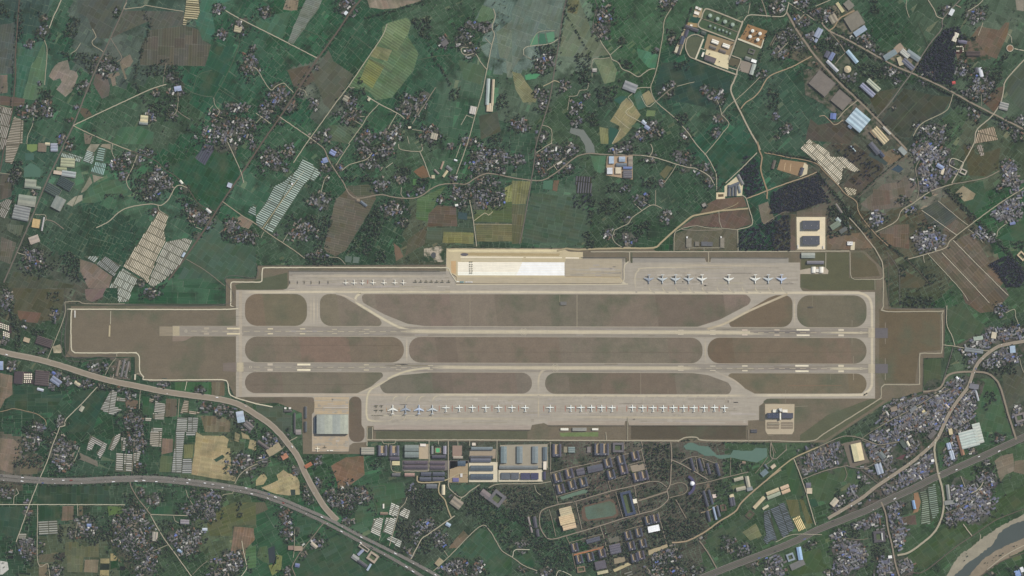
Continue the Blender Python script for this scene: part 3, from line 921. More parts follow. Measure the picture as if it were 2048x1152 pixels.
for k,pts in (((152,147,132),[(2200,600),(2048,655),(1950,708),(1840,765),(1700,858),(1620,928),(1540,975),(1470,1075),(1420,1165),(1490,1150),(1600,1045),(1690,985),(1800,895),(1852,805),(1950,740),(2048,708)]),
               ((142,132,117),[(1570,1190),(1740,1000),(1880,922),(2048,846),(2200,795),(2200,880),(2048,940),(1850,1045),(1700,1155),(1640,1240)])):
 m = MB(); m.poly(rough(T(3,3,pts),4,1.3),1.19,col(k)); m.build("gravel_bank",M_SAND,kind="structure")
# ------------------------------------------------------------------ the airfield
def AF(pts):
 return [(x,y + (x - 1024) * 0.0025) for x,y in pts]


def sheet(name,pts,z,c,mat,drill=None,bit=0):
 m = MB(); m.poly(pts,z,col(c),drill)
 if bit: mark_poly(pts,bit)
 return m.build(name,mat,kind="structure")


sheet("airfield_grass",AIRFIELD,1.20,(117,110,98),M_TURF,bit=2)
# mown and damp patches with a different cover
for k,pts in (((92,98,84),[(470,570),(575,545),(575,578),(520,580),(474,579)]),
               ((96,98,82),[(1602,505),(1698,505),(1698,556),(1752,560),(1752,580),(1620,580),(1602,574)]),
               ((100,96,82),[(1702,505),(1725,505),(1752,530),(1760,552),(1702,555)]),
               ((106,98,84),[(1758,618),(1880,622),(1880,700),(1838,704),(1830,766),(1770,766),(1758,740)]),
               ((96,99,86),[(752,862),(1055,862),(1055,878),(752,878)]),
               ((92,88,80),[(1262,852),(1492,852),(1492,878),(1262,878)]),
               ((94,99,84),[(1600,870),(1655,830),(1740,798),(1770,800),(1650,880),(1600,882)]),
               ((76,84,76),[(131,607),(452,608),(452,612),(142,612),(138,700),(131,713)])):
 sheet("grass_patch",rough(pts,5,0.4),1.235,k,M_TURF)

PAVE = [(472,580),(566,580),(574,577),(578,570),(578,543),(892,543),(892,516),(1250,516),(1253,523),(1264,523),(1264,516),(1410,516),(1412,524),
  (1421,524),(1422,516),(1577,516),(1577,525),(1600,525),(1600,574),(1604,581),(1612,584),(1750,584),(1750,797),(1540,797),(1532,800),(1524,808),(1518,812),
  (1518,840),(1496,841),(1496,850),(1258,850),(1256,842),(1250,842),(1249,850),(1096,850),(1088,846),(1064,850),(1061,859),(748,859),(747,852),(735,852),(735,884),(706,886),
  (699,891),(697,903),(624,903),(624,828),(628,824),(630,806),(624,797),(612,794),(472,794)]
sheet("apron",PAVE,1.35,(167,160,148),M_CONC,bit=2)
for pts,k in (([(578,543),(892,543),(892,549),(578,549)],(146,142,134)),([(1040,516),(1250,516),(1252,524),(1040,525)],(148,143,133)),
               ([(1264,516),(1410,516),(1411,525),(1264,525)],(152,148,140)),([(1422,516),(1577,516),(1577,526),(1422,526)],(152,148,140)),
               ([(748,850),(1061,850),(1061,859),(748,859)],(166,156,146)),([(1096,842),(1249,842),(1249,850),(1096,850)],(165,155,143)),
               ([(1258,842),(1496,842),(1496,850),(1258,850)],(165,155,143)),([(629,794),(698,794),(698,828),(629,828)],(182,166,142)),
               ([(625,868),(697,868),(697,902),(625,902)],(178,163,142))):
 sheet("apron_edge",pts,1.385,k,M_CONC)

R1,R2 = 663.7,735.5
sheet("runway",AF([(345,R1 - 10.4),(1750,R1 - 10.4),(1750,R1 + 10.4),(345,R1 + 10.4)]),1.42,(149,143,133),M_CONC,bit=2)
sheet("runway",AF([(472,R2 - 9.6),(1750,R2 - 9.6),(1750,R2 + 9.6),(472,R2 + 9.6)]),1.42,(150,144,134),M_CONC,bit=2)
sheet("blast_pad",AF([(319,R1 - 9),(345,R1 - 9),(345,R1 + 10),(319,R1 + 10)]),1.42,(146,137,121),M_CONC)
sheet("blast_pad",AF([(345,R1 + 10.5),(386,R1 + 10.5),(371,R1 + 19),(364,R1 + 20.5),(345,R1 + 20.5)]),1.43,(138,126,115),M_CONC)
sheet("blast_pad",AF([(446,R2 - 8),(472,R2 - 9.5),(472,R2 + 9.5),(446,R2 + 8)]),1.42,(122,114,108),M_CONC)
sheet("blast_pad",AF([(1750.5,R1 - 9.5),(1775.5,R1 - 9.5),(1775.5,R1 + 10.5),(1750.5,R1 + 10.5)]),1.42,(110,108,111),M_CONC)
sheet("blast_pad",AF([(1750.5,R2 - 9.5),(1775.5,R2 - 9.5),(1775.5,R2 + 9),(1750.5,R2 + 9)]),1.42,(110,108,111),M_CONC)

a0,a1,b0,b1,c0,c1 = 589.0,652.9,674.4,725.6,745.4,787.4
ISL = [(AF([(490,a0),(614,a0),(614,a1),(490,a1)]),24,(110,101,88)),
       (AF([(640,a0),(676,a0),(692,597),(759,638),(764,646),(760,a1),(640,a1)]),[22,26,6,4,5,6,22],(112,104,94)),
       (AF([(722,a0),(1493,588),(1503,598),(1497,608),(1440,638),(1395,652.5),(850,652.5),(815,648),(770,630),(726,606)]),[12,9,7,7,20,20,20,30,10,8],(117,107,98)),
       (AF([(1538,594),(1552,a0),(1585,a0),(1585,a1),(1461,a1),(1457,643)]),[8,8,22,22,6,6],(108,98,86)),
       (AF([(1594,a0),(1733,a0),(1733,a1),(1594,a1)]),25,(108,102,90)),
       (AF([(490,b0),(808,b0),(808,b1),(490,b1)]),[24,27,27,24],(115,103,92)),
       (AF([(818,b0),(1405,b0),(1405,b1),(818,b1)]),23,(117,106,96)),
       (AF([(1415,b0),(1733,b0),(1733,b1),(1415,b1)]),[24,27,27,24],(110,100,88)),
       (AF([(490,c0),(764,c0),(767,753),(742,774),(714,c1),(490,c1)]),[22,5,5,30,8,22],(108,102,92)),
       (AF([(860,c0),(1064,c0),(1064,c1),(768,c1),(758,771),(768,762),(800,751)]),[30,21,21,12,8,10,30],(112,103,95)),
       (AF([(1090,c0),(1385,c0),(1415,749),(1456,764),(1464,776),(1458,c1),(1090,c1)]),[21,30,20,8,8,8,21],(116,106,97)),
       (AF([(1460,c0),(1733,c0),(1733,c1),(1512,c1),(1483,772),(1455,752)]),[8,22,22,14,30,6],(108,100,86)),
       ([(698,793),(723,793),(723,850),(729,858),(729,884),(698,884)],[12,12,8,8,14,14],(104,96,86)),
       ([(735,855),(744,855),(744,877),(735,877)],[6,1,1,1],(92,90,82)),
       ([(490,794.5),(628,794.5),(628,805),(490,805)],[1,9,1,1],(104,98,88)),
       ([(1250.6,516.5),(1254,516.5),(1254,526),(1250.6,524)],0,(92,92,80)),([(1262,506),(1265,506),(1265,526),(1261,526)],0,(84,86,76)),
       ([(1520,811),(1528,811),(1529,842),(1519,842)],[2,4,1,1],(96,92,84)),([(1522,806),(1534,797.5),(1558,797.5),(1558,806)],[4,6,3,1],(96,95,84))]
for i,(pts,r,k) in enumerate(ISL):
 m = MB(); todo = [fillet(pts,r)]            # sensor strip seams painted as broad bands of slightly different tone
 for xs in (545,600,690,760,862,905,1012,1120,1205,1330,1470,1650,1690):
  nx_ = []
  for p in todo:
   x_ = xs + random.uniform(-12,12)
   if min(q[0] for q in p) < x_ - 12 and max(q[0] for q in p) > x_ + 12: nx_ += [s for s in split(p,np.array((x_,690.)),np.array((.12,1.))) if len(s) > 2]
   else: nx_.append(p)
  todo = nx_
 for p in todo: m.poly(p,1.47 + i * 0.003,col(np.array(k) + (8,9,8) + random.gauss(0,3.5) + np.array((random.gauss(0,2),random.gauss(0,1),0))))
 m.build("infield_grass",M_TURF,kind="structure")

# pale and rubbered bands worn along the centre lines and turn-offs (soft rims)
base = (167,160,148); rw = (149,143,133)
WEAR = [([(480,584.6),(700,583.6),(1000,584),(1300,585.2),(1600,585.6),(1700,585.4),(1722,587),(1737,595),(1743,610),(1744,640),(1744,700),(1744,760),(1741,776),(1730,786),(1712,790),(1500,790.5)],16,(204,192,166),base),
  ([(1500,791),(1300,791.5),(1024,790),(860,789.5)],14,(198,186,160),base),
  ([(860,789.6),(640,790),(490,790.5)],14,(184,171,152),base),
  ([(900,583.8),(735,584.2),(719,588),(711,597),(716,607),(740,622),(770,640),(800,655),(830,661.5),(880,663.2)],13,(207,196,168),(180,170,148)),
  ([(672,587),(690,592),(722,606)],10,(190,178,158),base),
  ([(1575,588),(1500,621),(1450,647),(1415,658)],11,(196,182,154),(176,164,142)),
  ([(930,733.6),(870,735),(820,741),(785,753),(760,768),(742,779),(735,792),(733,815),(734,833),(741,841),(775,843.5)],12,(201,190,160),base),
  ([(717,787),(745,774),(775,757)],8,(192,180,156),base),
  ([(1430,743),(1468,761),(1495,784)],10,(184,172,152),base),
  ([(622,588),(622,652)],6,(190,178,154),base),([(628,588),(628,652)],8,(196,184,160),base),([(635,588),(635,652)],5,(188,176,154),base),
  ([(481,582),(481,792)],16,(182,171,152),(170,160,144)),
  ([(813.5,674),(813.5,727)],10,(194,182,158),base),([(1410.5,675),(1410.5,728)],10,(182,171,150),base),
  ([(1077,787),(1077,762),(1080,748),(1090,739),(1110,736)],12,(190,178,154),base),([(1077,790),(1077,838)],9,(188,176,152),base),
  ([(1589,588),(1589,654)],10,(186,174,152),base),
  (AF([(800,R1 - 1),(950,R1),(1300,R1),(1420,R1 + .3),(1540,R1 + .5)]),24,(200,188,162),rw),
  (AF([(860,R2 - 1),(1000,R2),(1240,R2),(1340,R2),(1400,R2)]),22,(196,184,158),rw),
  (AF([(1640,R1),(1690,R1),(1735,R1 - .5),(1742,R1 - 8)]),12,(202,190,162),rw),(AF([(1645,R2),(1735,R2)]),16,(194,184,158),rw),
  (AF([(1500,R1 - 1),(1640,R1)]),12,(124,120,117),(150,142,132)),(AF([(1510,R2 + 1),(1660,R2 + 1)]),12,(132,126,121),(152,144,134)),
  (AF([(1570,R1 - 3),(1630,R1 - 3)]),4,(118,114,112),(140,133,126)),
  ([(1273,586),(1270,565),(1271,550),(1277,541),(1290,536),(1400,533.5)],9,(194,183,158),base),
  ([(585,552),(890,553)],12,(190,178,156),base),([(590,578),(890,579)],14,(186,175,154),base),
  ([(1290,530),(1580,532)],12,(186,174,152),base),([(760,836),(1060,838)],14,(184,173,150),base),([(1100,834),(1490,836)],14,(186,174,150),base),
  ([(640,801),(690,801)],3,(190,178,152),base),([(635,812),(690,813)],3,(170,156,136),base),
  ([(1600,797),(1600,797)],1,base,base)]
PLANES_TR = [1297.7,1324.8,1351,1377.3,1404,1457.4,1510.2,1536.5,1562.7]
for x in PLANES_TR + [1434,1484]:
 WEAR.append(([(x,571),(x + .6,577),(x + 4,582),(x + 12,585.3)],5,(198,187,158),base))
for x in (785.6,811.5,838,865):
 WEAR.append(([(x,806),(x + .8,799),(x + 4.5,793.8),(x + 14,791.3)],5.5,(197,186,156),base))
 WEAR.append(([(x,826),(x - 1,836),(x - 6,841),(x - 14,843)],4,(190,180,152),base))
for x in (892,918.5,945,971.5,997.5,1024,1050.5,1100,1141.5,1162,1182.8,1203.3,1224,1264.5,1285.3,1306,1326.5,1347,1367.3,1387.8,1408.3,1429,1449):
 WEAR.append(([(x,806),(x + .6,800),(x + 4,794.5),(x + 10,792)],3.2,(186,175,152),base))
for i,(pts,w,k,e) in enumerate(WEAR[:]):
 if pts[0] == pts[1]: continue
 if len(pts) == 2: pts = [(pts[0][0] + (pts[1][0] - pts[0][0]) * q / 20,pts[0][1] + (pts[1][1] - pts[0][1]) * q / 20) for q in range(21)]
 pp = spline(pts,3) if len(pts) != 21 else pts; k = np.array(k,float); k = k.mean() + (k - k.mean()) * .85 - 3
 m = MB(); m.ribbon(pp,w,1.56 + i * 0.008,col(k),col(e),fade=min(12,len(pp) / 3))
 m.build("taxi_line",M_CONC,kind="structure")

# patched slabs, oil and tyre streaks on the concrete
m = MB(); q_ = 0
for x0,y0,x1,y1,n in ((578,549,900,581,130),(1266,527,1596,583,150),(742,797,1512,846,300),(1132,526,1242,552,30),(630,795,697,826,30),(626,870,696,901,26),(472,582,490,794,40),(1735,588,1749,792,30),(360,656,1735,671,150),(500,728,1735,743,150)):
 for _ in range(n):
  x = random.uniform(x0,x1); y = random.uniform(y0,y1); q_ += 1
  run = y1 - y0 < 20
  L = min(random.choice((6,12,25,50,90)) * (2.2 if run else 1),x1 - x0 - 1); x = max(x0 + L / 2,min(x1 - L / 2,x)); k_ = np.array(rw if run else base) + random.gauss(0,8) + np.array((0,0,random.gauss(0,3)))
  if random.random() < .5: m.ribbon([(x - L / 2,y),(x + L / 2,y + random.uniform(-.3,.3))],random.uniform(2,8),1.50 + q_ * .00005,col(k_),col(np.array(rw if run else base)))
  else:
   w_,h_ = random.choice((3,6,9)),random.choice((2,4,6)); m.poly([(x,y),(min(x + w_,x1),y),(min(x + w_,x1),min(y + h_,y1)),(x,min(y + h_,y1))],1.49 + q_ * .00001,col(np.array(rw if run else base) + random.gauss(0,5)))
m.build("concrete_stains",M_CONC,kind="structure")
for pts,w,k in (([(940,589),(940,652)],1.8,(160,150,132)),([(1154,589),(1154,653)],2.2,(176,166,146)),([(1281.5,746),(1281.5,788)],2.2,(150,142,128)),([(1119.5,589),(1119.5,604)],2,(158,148,130)),([(1704,640),(1704,653)],2,(150,142,128)),([(1704,676),(1704,690)],2,(150,142,128)),
                  ([(1707,712),(1707,727)],2,(150,142,128)),([(1707,747),(1707,760)],2.6,(160,152,136)),([(1661,748),(1661,760)],1.6,(140,132,118)),([(1575,771),(1683,771)],2.4,(136,112,96)),([(1336,779),(1336,787)],2,(150,140,124)),([(1625,590),(1625,613)],1.6,(140,134,118)),([(1571,780),(1571,806)],1.8,(146,138,122)),
                  ([(1770.5,645),(1770.5,656)],2.4,(150,142,130)),([(1770.5,677),(1770.5,688)],2.4,(150,142,130)),([(1770.5,716),(1770.5,728)],2.4,(150,142,130)),([(1770.5,747),(1770.5,760)],2.8,(160,152,138)),([(1590,813),(1616,812)],2,(150,142,126)),([(500,690),(800,691)],1.5,(100,92,84)),([(900,704),(1390,705)],1.5,(106,96,88)),([(500,770),(735,769)],1.5,(98,90,82)),([(1460,705),(1725,704)],1.5,(98,90,80))):
 mm = MB(); mm.ribbon(pts,w,1.545,col(k),col(np.array(k) * .85 + np.array((110,101,91)) * .15)); mm.build("service_track",M_ROAD,kind="structure")

# painted markings, all slightly proud of the concrete
mk = 2.30
def bar(x0,x1,y,h,k=(226,214,184),name="runway_marking"):
 global mk
 mk += 0.0015
 m = MB(); m.poly(AF([(x0,y - h / 2),(x1,y - h / 2),(x1,y + h / 2),(x0,y + h / 2)]),mk,col(k)); m.build(name,M_MARK,kind="structure")
for R,hw,xs,xe in ((R1,10.1,346,1749),(R2,9.2,512,1706)):
 bar(xs,xe,R - hw,0.55,(186,176,158)); bar(xs,xe,R + hw,0.55,(186,176,158))
for x in range(382,1735,21):
 if not (1030 < x < 1060):
  bar(x,x + 12,R1 + .1,0.65,(208,196,166))
for x in range(508,1735,21):
 if not (1095 < x < 1122):
  bar(x,x + 12,R2,0.65,(206,195,168))
for k in range(11):                                   # threshold stripes
 y = -8.6 + k * 1.72
 bar(345.5,359,R1 + y,0.95,(204,190,158)); bar(1736.5,1749.5,R1 + y,0.95,(206,194,168))
 bar(473.8,487,R2 + y * .95,0.95,(208,196,166)); bar(1736.5,1749.5,R2 + y * .95,0.95,(200,190,164))
for x0,x1,d,h,R,k in ((408,418,5.2,4.4,R1,(172,162,146)),(454,480,5.2,3.4,R1,(214,202,172)),(535.5,546,4.9,2.8,R1,(206,195,168)),(600,610.5,4.9,2.4,R1,(206,195,168)),
                           (664,674,4.2,1,R1,(204,193,166)),(728,738.5,4.2,1,R1,(198,187,162)),(1356,1367,4.2,1.2,R1,(214,204,182)),(1420,1431,4.2,1.2,R1,(214,204,182)),
                           (1484,1495,4.8,2.6,R1,(208,192,176)),(1548.5,1559,5.2,2.6,R1,(196,182,164)),(1593,1619,5.4,3.2,R1,(228,219,196)),(1676.5,1687.5,5.4,4,R1,(206,196,176)),
                           (535,545.5,5.4,4.6,R2,(194,183,166)),(594.5,621,5.4,3.8,R2,(232,222,194)),(727.5,738,5.2,2.2,R2,(196,185,162)),(791.5,802,4.6,1.1,R2,(198,187,164)),
                           (855.5,866,4.4,1,R2,(206,196,172)),(1356,1367,4.2,1.2,R2,(214,204,182)),(1420,1431,4.4,1.2,R2,(214,204,182)),(1484,1495,4.8,2.6,R2,(212,202,180)),
                           (1590.5,1617,5.4,3.4,R2,(228,219,196)),(1676.5,1687.5,5.4,4,R2,(212,202,178))):
 bar(x0,x1,R - d,h,k); bar(x0,x1,R + d,h,k)
for x,R in ((1047.2,R1),(1110.5,R2)):            # ring and brackets at each midpoint
 m = MB()
 for q in range(24):
  t0,t1 = 2 * math.pi * q / 24,2 * math.pi * (q + 1) / 24
  m.poly(AF([(x + 5 * math.cos(t0),R + 5 * math.sin(t0)),(x + 5 * math.cos(t1),R + 5 * math.sin(t1)),(x + 4.3 * math.cos(t1),R + 4.3 * math.sin(t1)),(x + 4.3 * math.cos(t0),R + 4.3 * math.sin(t0))]) ,2.80,col((206,197,172)))
 m.build("runway_marking",M_MARK,kind="structure")
 for sx in (-1,1):
  m = MB(); m.ribbon(AF([(x + sx * 2.5,R - 7.5),(x + sx * 7.4,R - 2.2),(x + sx * 7.4,R + 2.2),(x + sx * 2.5,R + 7.5)]),1.5,2.81,col((204,195,172))); m.build("runway_marking",M_MARK,kind="structure")
for x,R in ((372,R1),(501,R2),(1722,R1),(1722,R2)):   # small framed figure before each threshold
 m = MB(); m.ribbon(AF([(x - 2,R - 2),(x + 2,R - 2),(x + 2,R + 2),(x - 2,R + 2),(x - 2,R - 2)]),1.5,2.82,col((212,202,178))); m.build("runway_marking",M_MARK,kind="structure")

# ------------------------------------------------------------------ new concrete and earthworks on the north apron
sheet("construction_ground",rough([(893,497),(1128,498),(1137,503),(1166,504),(1166,516),(1160,523),(1130,523),(1129,553),(1240,554),(1246,562),(1241,566),(912,566),(910,552),(902,547),(893,540)],5,0.4),1.50,(193,180,150),M_ROAD,bit=2)
sheet("construction_ground",[(1131,518),(1244,518),(1244,560),(1238,553.5),(1131,553)],1.52,(172,162,143),M_CONC)
sheet("construction_ground",[(914,554.5),(1238,555.5),(1244,562),(1240,565.5),(914,565.5)],1.53,(180,169,147),M_CONC)
sheet("construction_ground",rough([(923,505),(1120,507),(1118,512),(924,511)],4,0.5),1.54,(172,156,122),M_ROAD)
sheet("construction_ground",rough([(896,500),(1120,499.5),(1124,503.5),(898,503.5)],5,0.4),1.55,(216,203,166),M_ROAD)
sheet("construction_ground",rough([(902,522),(912,522),(912,548),(903,546)],3,0.4),1.55,(196,166,128),M_ROAD)
sheet("construction_ground",[(922,516.5),(1044,517),(1044,522.5),(922,522)],1.56,(196,186,160),M_CONC)
sheet("new_concrete",[(921,513),(1047,513.8),(1047,515.8),(921,515.4)],1.58,(236,226,202),M_ROAD)
sheet("new_concrete",[(1052,514),(1124,514.4),(1124,516.4),(1052,516)],1.58,(232,222,198),M_ROAD)
sheet("new_concrete",[(1131,514.6),(1158,515),(1158,517),(1131,516.8)],1.58,(238,229,210),M_ROAD)
sheet("new_concrete",[(915.5,524),(1129,524.8),(1129,551.2),(915.5,550.6)],1.60,(244,237,219),M_CONC)
for i in range(8):
 y = 524.2 + i * 3.3
 b = i in (6,7)
 sheet("new_concrete",[(1044 - i * 1.5,y + .4),(1129,y + .7),(1129,y + 3.3),(1044 - i * 1.5,y + 3.1)],1.62,(254,253,247),M_MARK)
 if b:
  sheet("new_concrete",[(915.6,y + .2),(1044 - i * 1.5,y + .4),(1044 - i * 1.5,y + 3.1),(915.6,y + 2.9)],1.62,(252,247,233),M_MARK)
 sheet("new_concrete",[(915.6,y - .35),(1044,y - .1),(1044,y + .35),(915.6,y + .1)],1.635,(226,218,196),M_MARK)
sheet("drain",[(911.5,566.2),(1243,566.8),(1243,568),(911.5,567.5)],1.66,(122,113,100),M_ROAD)
sheet("drain",[(1245.6,517),(1246.8,517),(1246.8,563),(1245.6,563)],1.67,(112,106,100),M_ROAD)
sheet("drain",[(1131,553),(1240,553.6),(1240,554.6),(1131,554)],1.68,(160,142,112),M_ROAD)
sheet("drain",[(902,547.5),(903,546.5),(913,553),(913,566.5),(911.8,566.5),(911.8,554)],1.685,(110,102,90),M_ROAD)
m = MB(); m.ribbon(spline([(1258,523),(1250,529),(1248,538),(1248,558),(1245,565),(1236,568.8),(1000,568.6),(912,569)],3),5.5,1.70,col((196,187,165))); m.build("service_road",M_ROAD,kind="structure")
sheet("plant_yard",rough([(848,497),(882,492),(888,500),(888,518),(886,524),(848,525)],4,0.7),1.50,(178,167,150),M_YARD,bit=1)
sheet("pond",ellipse(867,510,5,6),1.53,(88,92,96),M_WATER)
sheet("soil_bank",ellipse(929,509,8,3),1.58,(104,104,110),M_ROAD)
# pale pads
for pts,k in (([(1593,434),(1650.5,434),(1650.5,499),(1594,499)],(222,210,182)),([(1530,808),(1589,808),(1588,862),(1584,868.5),(1535,868.5),(1531,862)],(184,172,150)),
               ([(1600,540),(1632,534),(1650,534),(1657,541),(1656,548),(1600,548)],(176,166,150)),([(1702,484),(1710,484),(1709,500),(1701,500)],(208,198,172)),
               ([(938,924),(995,924),(995,964),(938,964)],(210,201,178)),([(997,940),(1085,939),(1086,963),(997,963.5)],(208,199,176)),
               ([(838,890),(857,888),(857,918),(838,918)],(180,166,144)),([(940,898),(992,898),(991,917),(938,917)],(160,148,132)),
               ([(1000,890),(1095,888),(1096,936),(1000,936)],(158,152,138)),([(905,891),(924,891),(924,917),(905,917)],(150,132,122)),
               ([(900,922),(936,922),(936,965),(898,965)],(164,148,124)),([(805,921),(951,921),(892,941),(805,941)],(120,116,114)),
               ([(1536,870.5),(1547,870.5),(1547,871),(1536,871)],(160,150,134))):
 sheet("concrete_pad",pts,1.44,k,M_ROAD,bit=2)
for pts,k in (([(1533,844),(1558,844),(1558,858),(1533,858)],(140,130,116)),([(1561.5,844),(1586,844),(1586,858),(1561.5,858)],(140,130,116))):
 sheet("parking_bay",fillet(pts,2),1.47,k,M_ROAD)
 for q in (848,852.5):
  sheet("parking_bay",[(pts[0][0] + 1,q),(pts[1][0] - 1,q),(pts[1][0] - 1,q + 1),(pts[0][0] + 1,q + 1)],1.49,(172,162,144),M_ROAD)

